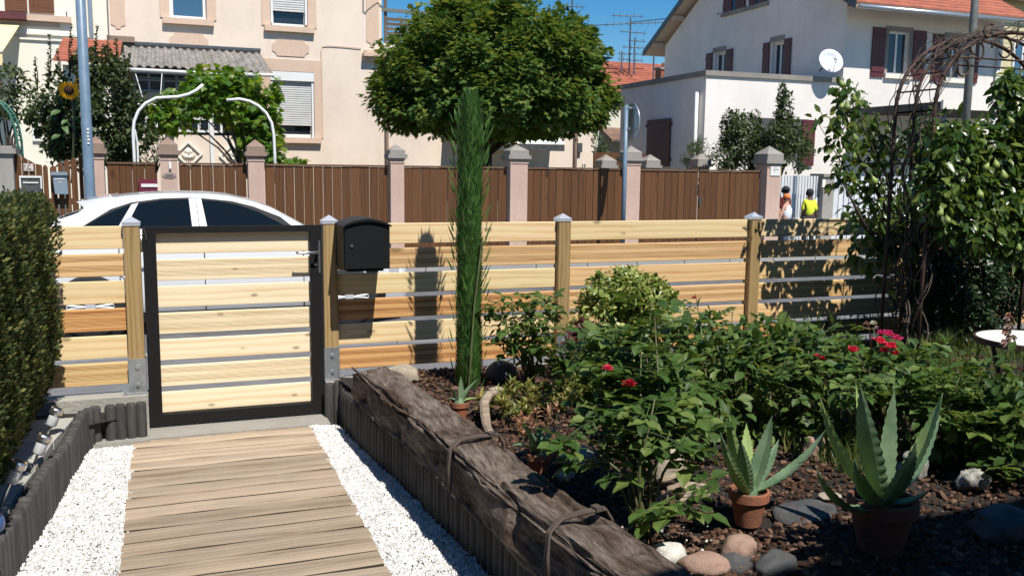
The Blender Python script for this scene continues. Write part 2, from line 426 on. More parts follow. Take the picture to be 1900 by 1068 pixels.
class MB:
    def __init__(s):
        s.v = []; s.f = []; s.u = []
    def face(s, pts):
        i = len(s.v); s.v += [tuple(p) for p in pts]; s.f.append(tuple(range(i, i + len(pts))))
    def box(s, x0, x1, y0, y1, z0, z1):
        i = len(s.v)
        s.v += [(x0, y0, z0), (x1, y0, z0), (x1, y1, z0), (x0, y1, z0), (x0, y0, z1), (x1, y0, z1), (x1, y1, z1), (x0, y1, z1)]
        s.f += [(i, i + 3, i + 2, i + 1), (i + 4, i + 5, i + 6, i + 7), (i, i + 1, i + 5, i + 4), (i + 1, i + 2, i + 6, i + 5), (i + 2, i + 3, i + 7, i + 6), (i + 3, i, i + 4, i + 7)]
        return s
    def obox(s, c, hx, hy, hz, rot=0, tilt=None):
        m = Matrix.Rotation(rot, 3, 'Z')
        if tilt: m = m @ Matrix.Rotation(tilt[1], 3, tilt[0])
        i = len(s.v)
        for a in ((-1, -1, -1), (1, -1, -1), (1, 1, -1), (-1, 1, -1), (-1, -1, 1), (1, -1, 1), (1, 1, 1), (-1, 1, 1)):
            s.v.append(tuple(Vector(c) + m @ Vector((a[0] * hx, a[1] * hy, a[2] * hz))))
        s.f += [(i, i + 3, i + 2, i + 1), (i + 4, i + 5, i + 6, i + 7), (i, i + 1, i + 5, i + 4), (i + 1, i + 2, i + 6, i + 5), (i + 2, i + 3, i + 7, i + 6), (i + 3, i, i + 4, i + 7)]
        return s
    def cbox(s, x0, x1, y0, y1, z0, z1, c=.003):
        """box with chamfered long front edges (profile in y-z swept along x)"""
        pr = [(y0 + c, z0), (y1, z0), (y1, z1), (y0 + c, z1), (y0, z1 - c), (y0, z0 + c)]
        s.sweepx(pr, x0, x1); return s
    def sweepx(s, pr, x0, x1):
        i = len(s.v); n = len(pr)
        for x in (x0, x1):
            s.v += [(x, p[0], p[1]) for p in pr]
        for k in range(n):
            k2 = (k + 1) % n
            s.f.append((i + k, i + k2, i + n + k2, i + n + k))
        s.f.append(tuple(i + k for k in range(n - 1, -1, -1)))
        s.f.append(tuple(i + n + k for k in range(n)))
        return s
    def prism(s, poly, f0, f1):
        """poly list of 2d points; f0/f1 map a 2d point to 3d"""
        i = len(s.v); n = len(poly)
        s.v += [tuple(f0(p)) for p in poly] + [tuple(f1(p)) for p in poly]
        for k in range(n):
            k2 = (k + 1) % n
            s.f.append((i + k, i + k2, i + n + k2, i + n + k))
        s.f.append(tuple(i + k for k in range(n - 1, -1, -1)))
        s.f.append(tuple(i + n + k for k in range(n)))
        return s
    def tube(s, pts, rad, seg=8, cap=True, closed=False):
        pts = [Vector(p) for p in pts]
        n = len(pts)
        if not isinstance(rad, (list, tuple)): rad = [rad] * n
        i = len(s.v)
        prev = None
        for k, p in enumerate(pts):
            if closed: d = pts[(k + 1) % n] - pts[k - 1]
            else: d = pts[min(k + 1, n - 1)] - pts[max(k - 1, 0)]
            if d.length < 1e-9: d = Vector((0, 0, 1))
            d.normalize()
            if prev is None:
                a = Vector((0, 0, 1)) if abs(d.z) < .9 else Vector((1, 0, 0))
                u = d.cross(a).normalized()
            else:
                u = (prev - d * prev.dot(d))
                if u.length < 1e-6: u = d.cross(Vector((.3, .5, .8)))
                u.normalize()
            prev = u
            w = d.cross(u)
            for q in range(seg):
                an = 2 * math.pi * q / seg
                s.v.append(tuple(p + (u * math.cos(an) + w * math.sin(an)) * rad[k]))
        rings = n if closed else n - 1
        for k in range(rings):
            k2 = (k + 1) % n
            for q in range(seg):
                q2 = (q + 1) % seg
                s.f.append((i + k * seg + q, i + k * seg + q2, i + k2 * seg + q2, i + k2 * seg + q))
        if cap and not closed:
            s.f.append(tuple(i + q for q in range(seg - 1, -1, -1)))
            s.f.append(tuple(i + (n - 1) * seg + q for q in range(seg)))
        return s
    def lathe(s, prof, c=(0, 0, 0), seg=24, sx=1, sy=1):
        i = len(s.v); n = len(prof)
        for r, z in prof:
            for q in range(seg):
                a = 2 * math.pi * q / seg
                s.v.append((c[0] + r * sx * math.cos(a), c[1] + r * sy * math.sin(a), c[2] + z))
        for k in range(n - 1):
            for q in range(seg):
                q2 = (q + 1) % seg
                s.f.append((i + k * seg + q, i + k * seg + q2, i + (k + 1) * seg + q2, i + (k + 1) * seg + q))
        return s
    def pyr(s, x0, x1, y0, y1, z0, z1):
        i = len(s.v)
        s.v += [(x0, y0, z0), (x1, y0, z0), (x1, y1, z0), (x0, y1, z0), ((x0 + x1) / 2, (y0 + y1) / 2, z1)]
        s.f += [(i, i + 3, i + 2, i + 1), (i, i + 1, i + 4), (i + 1, i + 2, i + 4), (i + 2, i + 3, i + 4), (i + 3, i, i + 4)]
        return s
    def mesh(s, name, org, smooth=False):
        me = bpy.data.meshes.new(name)
        ox, oy, oz = org
        me.from_pydata([(a - ox, b - oy, c - oz) for a, b, c in s.v], [], s.f)
        if smooth:
            me.polygons.foreach_set('use_smooth', [True] * len(me.polygons))
        me.update()
        return me
    def build(s, name, mat, parent=None, origin=None, smooth=False, kind=None, label=None, cat=None, group=None, fixn=False):
        if origin is None:
            a = np.array(s.v); lo = a.min(0); hi = a.max(0)
            origin = (float(lo[0] + hi[0]) / 2, float(lo[1] + hi[1]) / 2, float(lo[2]) if parent is None else float(lo[2] + hi[2]) / 2)
        me = s.mesh(name, origin, smooth)
        m = MT[mat] if isinstance(mat, str) else mat
        me.materials.append(m)
        o = link(name, me, parent, origin)
        tag(o, label, cat, group, kind)
        if smooth == 'auto':
            pass
        return o

# ---------------------------------------------------------------- leaf instancing into one mesh
T_OVAL = (np.array([(0, 0, 0), (-.3, .38, .08), (.3, .38, .08), (0, .4, 0), (-.22, .75, .05), (.22, .75, .05), (0, .75, -.04), (0, 1.05, -.14)]),
          [(0, 3, 1), (0, 2, 3), (1, 3, 6), (1, 6, 4), (3, 2, 5), (3, 5, 6), (4, 6, 7), (6, 5, 7)])
T_SMALL = (np.array([(0, 0, 0), (-.27, .5, .07), (.27, .5, .07), (0, .5, 0), (0, 1, -.06)]),
           [(0, 3, 1), (0, 2, 3), (1, 3, 4), (3, 2, 4)])
T_LONG = (np.array([(0, 0, 0), (-.14, .4, .05), (.14, .4, .05), (0, .45, 0), (0, 1, -.12)]),
          [(0, 3, 1), (0, 2, 3), (1, 3, 4), (3, 2, 4)])
T_NEEDLE = (np.array([(-.05, 0, 0), (.05, 0, 0), (.045, .55, .03), (-.045, .55, .03), (0, 1, 0)]),
            [(0, 1, 2), (0, 2, 3), (3, 2, 4)])
T_BLADE = (np.array([(-.03, 0, 0), (.03, 0, 0), (0.02, .6, .06), (-.02, .6, .06), (0, 1, .22)]),
           [(0, 1, 2), (0, 2, 3), (3, 2, 4)])
T_SPRAY = (np.array([(0, 0, 0), (-.2, .3, .03), (-.06, .35, 0), (-.24, .62, -.02), (0, .7, .03), (.22, .55, .02), (.06, .35, 0), (.22, .28, .02), (0, 1, 0)]),
           [(0, 2, 1), (0, 6, 2), (0, 7, 6), (2, 4, 3), (2, 6, 4), (6, 5, 4), (3, 4, 8), (4, 5, 8)])
_mp = [(0, 0), (.18, .12), (.5, .05), (.38, .3), (.62, .48), (.35, .55), (.36, .75), (.17, .68), (0, 1.05)]
_mv = [(0, .42, -.03)] + [(x, y, .05 * abs(x) * 2 - .08 * (y > .9)) for x, y in _mp] + [(-x, y, .05 * abs(x) * 2) for x, y in reversed(_mp[1:-1])]
T_MAPLE = (np.array(_mv), [(0, k, k % (len(_mv) - 1) + 1) for k in range(1, len(_mv))])
T_CHIP = (np.array([(-.5, -.3, -.12), (.5, -.25, -.12), (.45, .3, -.1), (-.4, .28, -.12), (-.42, -.2, .14), (.38, -.22, .1), (.4, .22, .16), (-.36, .24, .1)]),
          [(4, 5, 6), (4, 6, 7), (0, 1, 5), (0, 5, 4), (1, 2, 6), (1, 6, 5), (2, 3, 7), (2, 7, 6), (3, 0, 4), (3, 4, 7)])
_g = np.array([(0, -.45, -.3), (.5, -.1, -.25), (.25, .45, -.3), (-.4, .3, -.3), (-.5, -.15, -.2), (.1, -.35, .3), (.35, .15, .35), (-.1, .35, .3), (-.35, -.05, .33)])
T_PEB = (_g, [(5, 6, 7), (5, 7, 8), (0, 1, 5), (1, 6, 5), (1, 2, 6), (2, 7, 6), (2, 3, 7), (3, 8, 7), (3, 4, 8), (4, 0, 5), (4, 5, 8)])

def inst_mesh(name, tmpl, P, D, N, S, mat, parent=None, origin=None, kind='stuff', jit=0.0, seed=1, label=None, cat=None):
    """many small pieces (leaves, stones) as one mesh. P points, D length axis, N normal hint, S size"""
    tv, tf = tmpl
    P = np.asarray(P, float); D = np.asarray(D, float); N = np.asarray(N, float)
    n = len(P)
    S = np.broadcast_to(np.asarray(S, float), (n,)) if np.ndim(S) <= 1 else S
    D = D / (np.linalg.norm(D, axis=1, keepdims=True) + 1e-9)
    X = np.cross(D, N); X /= (np.linalg.norm(X, axis=1, keepdims=True) + 1e-9)
    Z = np.cross(X, D)
    if origin is None: origin = tuple(P.mean(0))
    org = np.array(origin, float)
    g = np.random.default_rng(seed)
    T = tv[None, :, :].repeat(n, 0)
    if jit: T = T * (1 + g.uniform(-jit, jit, (n, 1, 3)))
    V = P[:, None, :] - org + S[:, None, None] * (T[:, :, 0:1] * X[:, None, :] + T[:, :, 1:2] * D[:, None, :] + T[:, :, 2:3] * Z[:, None, :])
    m = len(tv); nf = len(tf)
    F = (np.array(tf)[None] + (np.arange(n) * m)[:, None, None]).reshape(-1)
    me = bpy.data.meshes.new(name)
    me.vertices.add(n * m)
    me.vertices.foreach_set('co', V.reshape(-1).astype(np.float32))
    me.loops.add(n * nf * 3)
    me.loops.foreach_set('vertex_index', F.astype(np.int32))
    me.polygons.add(n * nf)
    me.polygons.foreach_set('loop_start', (np.arange(n * nf) * 3).astype(np.int32))
    me.polygons.foreach_set('loop_total', np.full(n * nf, 3, np.int32))
    me.update(calc_edges=True)
    me.materials.append(MT[mat] if isinstance(mat, str) else mat)
    o = link(name, me, parent, origin)
    if parent is None and label: tag(o, label, cat)
    if kind: o['kind'] = kind
    return o
def unit(g, n):
    v = g.normal(size=(n, 3)); return v / np.linalg.norm(v, axis=1, keepdims=True)

def blob_leaves(name, tmpl, blobs, size, mat, parent, seed=1, shell=.55, up=.6, droop=.3, jit=.25, sizev=.35, origin=None, clump=0, spread=.25, out=.6):
    """leaves in a set of blobs (centre, (rx,ry,rz), count): mostly near the surface, facing out and up, in clumps"""
    g = np.random.default_rng(seed)
    Ps, Ds, Ns = [], [], []
    for c, r, n in blobs:
        r = np.array(r if isinstance(r, (tuple, list)) else (r, r, r), float)
        c = np.array(c, float)
        if clump:
            u = unit(g, clump)
            cc = u * (shell + (1 - shell) * g.random((clump, 1)) ** .6)
            k = g.integers(0, clump, n)
            q = cc[k] + g.normal(size=(n, 3)) * spread
            L = np.linalg.norm(q, axis=1, keepdims=True)
            q = np.where(L > 1.08, q / L * (1.0 + .08 * g.random((n, 1))), q)
            uo = q / (np.linalg.norm(q, axis=1, keepdims=True) + 1e-6)
        else:
            uo = unit(g, n)
            q = uo * (shell + (1 - shell) * g.random((n, 1)) ** .6) * (1 + .1 * g.normal(size=(n, 1)))
        Ps.append(c + q * r)
        rr = unit(g, n)
        Ds.append(uo * out + rr * .8 + np.array([0, 0, -droop]))
        Ns.append(uo * .4 + unit(g, n) * .45 + np.array([0, 0, up]))
    P = np.concatenate(Ps); D = np.concatenate(Ds); N = np.concatenate(Ns)
    S = size * (1 - sizev + 2 * sizev * g.random(len(P)))
    return inst_mesh(name, tmpl, P, D, N, S, mat, parent, origin, 'stuff', jit, seed)
from mathutils import noise as mnoise

# ================================================================ THE SETTING
def structure(name, mb, mat, **k):
    return mb.build(name, mat, None, kind='structure', **k)
b = MB(); b.box(-150, 150, -60, 240, -.6, -.30); structure('ground', b, 'ground')
b = MB(); b.box(-90, 90, 8.45, 14.6, -.5, -.22); structure('road', b, 'asphalt')
b = MB(); b.box(-90, 90, 5.76, 8.32, -.5, -.10); structure('near_pavement', b, 'asphalt_l')
b = MB(); b.box(-90, 90, 14.73, 15.84, -.5, -.09); structure('far_pavement', b, 'asphalt_l')
for nm, y0, y1, zt in (('near_kerb', 8.32, 8.45, -.095), ('far_kerb', 14.6, 14.73, -.085)):
    kr = thing(nm, None, None, (0, y0, -.22)); kr['kind'] = 'structure'
    me0 = None
    for k in range(-12, 26):
        if me0 is None:
            m_ = MB(); m_.box(0, .985, y0, y1, -.5, zt); o = m_.build('kerb_stone', 'kerb', kr, origin=(0, y0, 0)); me0 = o.data
            o.location.x = k * 1.0
        else:
            o = link('kerb_stone', me0, kr, (k * 1.0, y0, 0))

# garden level: bed on the right, strip under the hedge on the left
def lerp_path(tab, y):
    for (y0, x0), (y1, x1) in zip(tab, tab[1:]):
        if y0 >= y >= y1: return x0 + (x1 - x0) * (y0 - y) / (y0 - y1)
    return tab[0][1] if y > tab[0][0] else tab[-1][1]
PR = [(5.56, .92), (4.9, .985), (4.2, 1.065), (3.6, 1.105), (3.0, 1.165), (2.4, 1.215), (1.0, 1.30), (-.5, 1.38)]
PL = [(5.34, -.47), (5.2, -.50), (4.8, -.535), (4.4, -.56), (4.0, -.60), (3.6, -.645), (3.2, -.70), (2.6, -.78), (1.6, -.9), (-.5, -1.1)]
def bed_z(x, y):
    z = .235 + .035 * mnoise.noise(Vector((x * 1.6, y * 1.6, 0))) + .015 * mnoise.noise(Vector((x * 7, y * 7, 3)))
    return z
b = MB()
nx, ny = 110, 90
for j in range(ny + 1):
    y = -.6 + (5.60 + .6) * j / ny
    x0 = lerp_path(PR, y) + .035
    for i in range(nx + 1):
        t = i / nx
        x = x0 + (11.0 - x0) * (t ** 1.5)
        b.v.append((x, y, bed_z(x, y)))
for j in range(ny):
    for i in range(nx):
        a = j * (nx + 1) + i
        b.f.append((a, a + 1, a + nx + 2, a + nx + 1))
k = len(b.v)
b.v += [(1.0, -.6, -.35), (11, -.6, -.35), (11, 5.6, -.35), (1.0, 5.6, -.35)]
b.f.append((k, k + 3, k + 2, k + 1))
structure('garden_soil', b, 'earth', smooth=True)
b = MB(); b.box(-.98, .93, -.6, 5.40, -.3, -.035); structure('path_base', b, 'earth')
b = MB()
for j in range(41):
    y = -.6 + 6.2 * j / 40
    x1 = lerp_path(PL, y) - .04
    if y > 5.36: x1 = -.27
    for i in range(9):
        x = -3.2 + (x1 + 3.2) * i / 8
        b.v.append((x, y, .13 + .02 * mnoise.noise(Vector((x * 4, y * 4, 9)))))
for j in range(40):
    for i in range(8):
        a = j * 9 + i; b.f.append((a, a + 1, a + 10, a + 9))
structure('hedge_bed_soil', b, 'earth')
sl = thing('paving_strip', None, None, (-.6, 4, .17)); sl['kind'] = 'structure'
ys = [5.33, 4.86, 4.42, 3.98, 3.5, 3.0, 2.4]
for k, (ya, yb) in enumerate(zip(ys, ys[1:])):
    m_ = MB()
    xa, xb = lerp_path(PL, ya), lerp_path(PL, yb)
    m_.prism([(xa - .27, ya), (xa - .05, ya - .005), (xb - .05, yb + .03), (xb - .27, yb + .03)], lambda p: (p[0], p[1], .14), lambda p: (p[0], p[1], .185 + .006 * (k % 2)))
    m_.build('paving_slab', 'slab', sl)

# ---------------------------------------------------------------- gravel strips beside the deck
g = np.random.default_rng(5)
def gravel(name, xa, xb, seed, n):
    b_ = MB(); m = 24
    for j in range(m + 1):
        y = 5.42 - (5.42 - .6) * j / m
        b_.v += [(xa(y), y, -.025), (xb(y), y, -.025)]
    for j in range(m): b_.f.append((2 * j, 2 * j + 1, 2 * j + 3, 2 * j + 2))
    base = b_.build(name, 'gravel_base', None, origin=(0, 3, -.025)); base['kind'] = 'stuff'
    gg = np.random.default_rng(seed)
    Y = 2.65 + (5.43 - 2.65) * gg.random(n)
    A = np.array([xa(y) for y in Y]); B = np.array([xb(y) for y in Y])
    X = A - .008 + (B - A + .016) * gg.random(n) + .006 * gg.normal(size=n)
    P = np.stack([X, Y, -.022 + .012 * gg.random(n) + .006 * np.sin(X * 23) * np.sin(Y * 17)], 1)
    D = unit(gg, n) * np.array([1, 1, .35]); N = unit(gg, n) * .35 + np.array([0, 0, 1])
    o = inst_mesh('stones', T_PEB, P, D, N, .0075 + .009 * gg.random(n) ** 2, 'gravel', base, (0, 3, -.025), 'stuff', .3, seed)
gravel('gravel_strip_left', lambda y: lerp_path(PL, y) + .03, lambda y: -.232, 11, 20500)
gravel('gravel_strip_right', lambda y: .76, lambda y: lerp_path(PR, y) - .03, 12, 22500)

# ---------------------------------------------------------------- deck path
dk = thing('deck_path', 'weathered wooden plank path leading up to the garden gate', 'path', (.26, 3.5, 0))
pr = []
W_ = .126
for k in range(13):
    yy = -W_ / 2 + W_ * k / 12
    zz = -.0016 * (1 if k % 2 else 0) - (.0035 if k == 6 else 0) - (.008 if k in (0, 12) else .0015 if k in (1, 11) else 0)
    pr.append((yy, zz))
prof = [(-W_ / 2, -.03)] + pr + [(W_ / 2, -.03)]
prof = prof[::-1]
planks = []
for q in range(3):
    m_ = MB()
    i0 = 0; n = len(prof)
    for x in (-.495, -.17, .16, .495):
        wob = .0015 * math.sin(x * 9 + q * 2)
        m_.v += [(x, p[0] + wob, p[1] + wob) for p in prof]
    for s_ in range(3):
        for k in range(n):
            k2 = (k + 1) % n
            m_.f.append((s_ * n + k, s_ * n + k2, (s_ + 1) * n + k2, (s_ + 1) * n + k))
    m_.f.append(tuple(range(n - 1, -1, -1))); m_.f.append(tuple(3 * n + k for k in range(n)))
    planks.append(m_.mesh('plank', (0, 0, 0)))
    planks[-1].materials.append(MT['deck']); planks[-1].materials.append(MT['deck_edge'])
    for pf in planks[-1].polygons:
        cy = pf.center.y
        if abs(cy) > W_ / 2 - .003: pf.material_index = 1
y = 5.415 - W_ / 2
k = 0
while y > 1.6:
    o = link('plank', planks[k % 3], dk, (.262 + rnd.uniform(-.006, .006), y, rnd.uniform(-.0015, .0015)))
    o.rotation_euler = (rnd.uniform(-.006, .006), 0, rnd.uniform(-.002, .002))
    y -= W_ + rnd.uniform(.009, .013); k += 1

# ---------------------------------------------------------------- border edging of small upright logs
def edging(name, label, pts, hfun, grp):
    r0 = thing(name, label, 'edging', (pts[0][0], pts[0][1], 0), grp)
    mes = []
    for q in range(4):
        m_ = MB(); rr = .030
        hh = .26
        m_.lathe([(rr * .99, -.06), (rr, .05), (rr * .98, hh - .02), (rr * .8, hh - .004), (0.001, hh)], (0, 0, 0), 9)
        me = m_.mesh('border_log', (0, 0, 0), True); me.materials.append(MT['log_e']); mes.append(me)
    P = [Vector((p[0], p[1], 0)) for p in pts]
    step = .054; acc = 0; k = 0
    for a, c in zip(P, P[1:]):
        L = (c - a).length
        while acc <= L:
            p = a + (c - a) * (acc / L)
            z = hfun(p.y, k)
            o = link('border_log', mes[k % 4], r0, (p.x + rnd.uniform(-.002, .002), p.y, z - .26))
            o.rotation_euler.z = rnd.uniform(0, 6)
            acc += step; k += 1
        acc -= L
    return r0
edging('log_roll_edging', 'dark upright log edging between the white gravel and the old timber beam', [(.90, 5.585), (.985, 5.575)] + [(x, y) for y, x in PR[1:6]], lambda y, k: .215 + .012 * math.sin(k * .9) , 'dark log edgings along the path')
edging('log_roll_edging', 'dark wavy upright log edging below the hedge on the left of the path', [(-.19, 5.45), (-.40, 5.43)], lambda y, k: .215, 'dark log edgings along the path')
edging('log_roll_edging', 'dark curved log edging running from the gate towards the solar lamps', [(-.43, 5.43), (-.485, 5.34)] + [(x, y) for y, x in PL[1:8]], lambda y, k: .20 + .018 * math.sin(k * .33 + 1), 'dark log edgings along the path')
for o in [o for o in COL.objects if o.name.startswith('log_roll_edging')]: pass

# ---------------------------------------------------------------- concrete base of the fence, gate threshold
b = MB(); b.box(-6, -.155, 5.60, 5.755, -.3, .212); o = b.build('fence_base_wall', 'concrete'); tag(o, 'low concrete base wall under the board fence, left of the gate', 'wall', 'low concrete walls under the fence')
b = MB(); b.box(.885, 11, 5.60, 5.755, -.3, .212); o = b.build('fence_base_wall', 'concrete'); tag(o, 'low concrete base wall under the board fence, right of the gate', 'wall', 'low concrete walls under the fence')
b = MB(); b.box(-.15, .88, 5.43, 5.755, -.3, -.004); b.box(-.5, -.15, 5.36, 5.6, -.3, .012); structure('gate_threshold', b, 'concrete')

# ================================================================ NEAR FENCE
YB0, YB1 = 5.692, 5.713
def board_mesh(L, grooved, mat, H=.131, T=.021, name='board'):
    m_ = MB()
    c = .003
    if not grooved:
        prof = [(-T / 2 + c, -H / 2), (T / 2, -H / 2), (T / 2, H / 2), (-T / 2 + c, H / 2), (-T / 2, H / 2 - c), (-T / 2, -H / 2 + c)]
    else:
        fr = [(-T / 2, H / 2 - c)]
        gz = [H / 2 - .018 - .0075 * k for k in range(4)] + [-.006 - .0075 * k for k in range(5)]
        for z in gz:
            fr += [(-T / 2, z + .0022), (-T / 2 + .0035, z + .001), (-T / 2 + .0035, z - .001), (-T / 2, z - .0022)]
        fr += [(-T / 2, -H / 2 + c)]
        prof = [(-T / 2 + c, -H / 2), (T / 2, -H / 2), (T / 2, H / 2), (-T / 2 + c, H / 2)] + fr
    m_.sweepx(prof, -L / 2, L / 2)
    me = m_.mesh(name, (0, 0, 0)); me.materials.append(MT[mat]); return me
def add_board(root, me, xc, zc, yc=(YB0 + YB1) / 2):
    o = link('board', me, root, (xc, yc, zc))
    o.rotation_euler = (rnd.uniform(-.012, .012), rnd.uniform(-.0012, .0012), 0)
    return o
TOPZ = 1.20
def post_on(root, x, cover=True, h=1.20, base=.215):
    m_ = MB(); w = .0445
    pr_ = [(-w + .004, -w), (w - .004, -w), (w, -w + .004), (w, w - .004), (w - .004, w), (-w + .004, w), (-w, w - .004), (-w, -w + .004)]
    m_.prism(pr_, lambda p: (x + p[0], 5.69 + p[1], base + .012), lambda p: (x + p[0], 5.69 + p[1], h + .012))
    post = m_.build('post', 'wood_p', root)
    c = MB(); e = .0485
    c.box(x - e, x + e, 5.69 - e, 5.69 + e, h + .004, h + .022)
    c.pyr(x - e - .002, x + e + .002, 5.69 - e - .002, 5.69 + e + .002, h + .0225, h + .058)
    c.build('post_cap', 'capmetal', post)
    s = MB(); e = .048
    s.box(x - e, x + e, 5.69 - e, 5.69 - e + .003, base, base + .21)
    s.box(x - e, x + e, 5.69 + e - .003, 5.69 + e, base, base + .21)
    wl_, wr_ = (.085, .05) if x < 0 else (.05, .085) if x < 1 else (.085, .085)
    s.box(x - wl_, x + wr_, 5.69 - e - .004, 5.69 + e + .004, base, base + .006)
    br = s.build('post_shoe', 'galv', post)
    for zz in (.055, .16):
        t = MB()
        t.tube([(x + .002, 5.69 - e - .010, base + zz), (x + .002, 5.69 - e + .003, base + zz)], .0115, 6)
        t.tube([(x + .002, 5.69 - e - .001, base + zz), (x + .002, 5.69 - e + .001, base + zz)], .017, 12)
        t.build('bolt', 'galv', post)
    for sx in ((-1,) if x < 0 else (1,) if x < 1 else (-1, 1)):
        t = MB(); t.tube([(x + sx * .068, 5.69 - .03, base + .004), (x + sx * .068, 5.69 - .03, base + .022)], .010, 6); t.build('bolt', 'galv', post)
    return post
fl = thing('board_fence', 'short run of larch board fence between the hedge and the gate', 'fence', (-1.3, 5.69, .21), 'horizontal board fence')
fr_ = thing('board_fence', 'long larch board fence right of the gate with metal capped posts', 'fence', (3.4, 5.69, .21), 'horizontal board fence')
post_on(fl, -.2095)
post_on(fl, -2.45)
for x in (.931, 2.527, 4.088, 5.65, 7.2, 8.76): post_on(fr_, x)
mats_row = [('wood_a', 0), ('wood_b', 1), ('wood_a', 0), ('wood_b', 1), ('wood_a', 0), ('wood_b', 1)]
orange = {(0, 3), (1, 3), (1, 5), (3, 5), (2, 5)}
bays = [(-2.40, -.256), (.978, 2.480), (2.574, 4.041), (4.135, 5.603), (5.697, 7.153), (7.247, 8.713)]
for bi, (xa, xb) in enumerate(bays):
    cache = {}
    for k in range(6):
        mt, gr = mats_row[k]
        if (bi, k) in orange: mt = 'wood_o'
        if bi >= 2 and k in (2, 4): mt = 'wood_b'
        key = (mt, gr)
        if key not in cache: cache[key] = board_mesh(xb - xa - .003, gr, mt)
        add_board(fl if bi == 0 else fr_, cache[key], (xa + xb) / 2, TOPZ - .0655 - .16 * k + .001)

# ---------------------------------------------------------------- gate
gt = thing('garden_gate', 'black framed garden gate filled with seven pale spruce boards', 'gate', (.36, 5.69, 0))
xa, xb = -.152, .878
b = MB()
b.box(xa, xa + .072, 5.652, 5.690, .004, 1.197); b.box(xb - .072, xb, 5.652, 5.690, .004, 1.197)
b.box(xa + .072, xb - .072, 5.653, 5.691, 1.158, 1.196); b.box(xa + .072, xb - .072, 5.653, 5.691, .005, .074)
b.build('frame', 'black', gt)
cs = board_mesh(.905, 0, 'wood_g', .126); cg = board_mesh(.905, 1, 'wood_g', .126)
for k in range(7):
    add_board(gt, cg if k % 2 else cs, .363, 1.093 - .16 * k + .005, 5.703)
b = MB(); b.box(xa + .02, xa + .06, 5.714, 5.735, .02, 1.18); b.box(xb - .06, xb - .02, 5.714, 5.735, .02, 1.18); b.build('back_rail', 'black', gt)
b = MB(); b.box(.856, .868, 5.646, 5.652, .90, 1.10); hp = b.build('lock_plate', 'steel', gt)
b = MB(); b.tube([(.845, 5.652, 1.032), (.845, 5.60, 1.032), (.835, 5.594, 1.032), (.73, 5.596, 1.032), (.715, 5.60, 1.032)], .0085, 10); b.build('handle', 'steel', gt, smooth=True)
b = MB(); b.lathe([(.001, 0), (.008, 0), (.008, .012), (.001, .012)], (0, 0, 0), 10)
b.v = [(x + .838, 5.652 - z, y + .955) for x, y, z in b.v]; b.build('keyhole', 'steel', gt)
for z in (1.10, .13):
    b = MB(); b.tube([(xa - .006, 5.668, z - .05), (xa - .006, 5.668, z + .05)], .007, 8); b.build('hinge', 'steel', gt, smooth=True)
b = MB(); b.tube([(xa - .004, 5.662, 1.19), (xa + .012, 5.648, 1.185), (xa + .022, 5.646, 1.12)], .003, 6); b.build('latch_wire', 'steel', gt)

# ---------------------------------------------------------------- letterbox
lb = thing('letterbox', 'black letterbox with curved lid hung beside the gate post', 'letterbox', (1.105, 5.5, .94))
x0, x1, yf, yb = .965, 1.245, 5.36, 5.65
def arch(c, n=12, lift=.038, z=1.205):
    return [(x1 + c - (x1 - x0 + 2 * c) * k / n, z + lift * math.sin(math.pi * k / n) ** .8) for k in range(n + 1)]
b = MB(); poly = [(x0, .945), (x1, .945)] + arch(0)
b.prism(poly, lambda p: (p[0], yf + .02, p[1]), lambda p: (p[0], yb, p[1])); b.build('box_body', 'blackbox', lb)
b = MB(); poly = [(x0 + .006, .952), (x1 - .006, .952)] + arch(-.006, lift=.03, z=1.198)
b.prism(poly, lambda p: (p[0], yf + .004, p[1]), lambda p: (p[0], yf + .0195, p[1])); dd = b.build('box_door', 'blackbox', lb)
b = MB(); m_ = arch(.006, lift=.040, z=1.21); lo = arch(.006, lift=.034, z=1.200)
b.prism(m_ + lo[::-1], lambda p: (p[0], yf - .012, p[1]), lambda p: (p[0], yb + .002, p[1])); b.build('box_lid', 'blackbox', lb)
b = MB(); b.tube([(x0 + .045, yf + .005, 1.09), (x0 + .045, yf - .004, 1.09)], .0085, 12); b.build('lock', 'steel', lb)
b = MB(); b.box(x0 - .0, x1, yb, yb + .01, .95, 1.1); b.box(x0 + .03, x1 - .03, yf + .06, yb, .928, .944); b.build('bracket', 'black', lb)

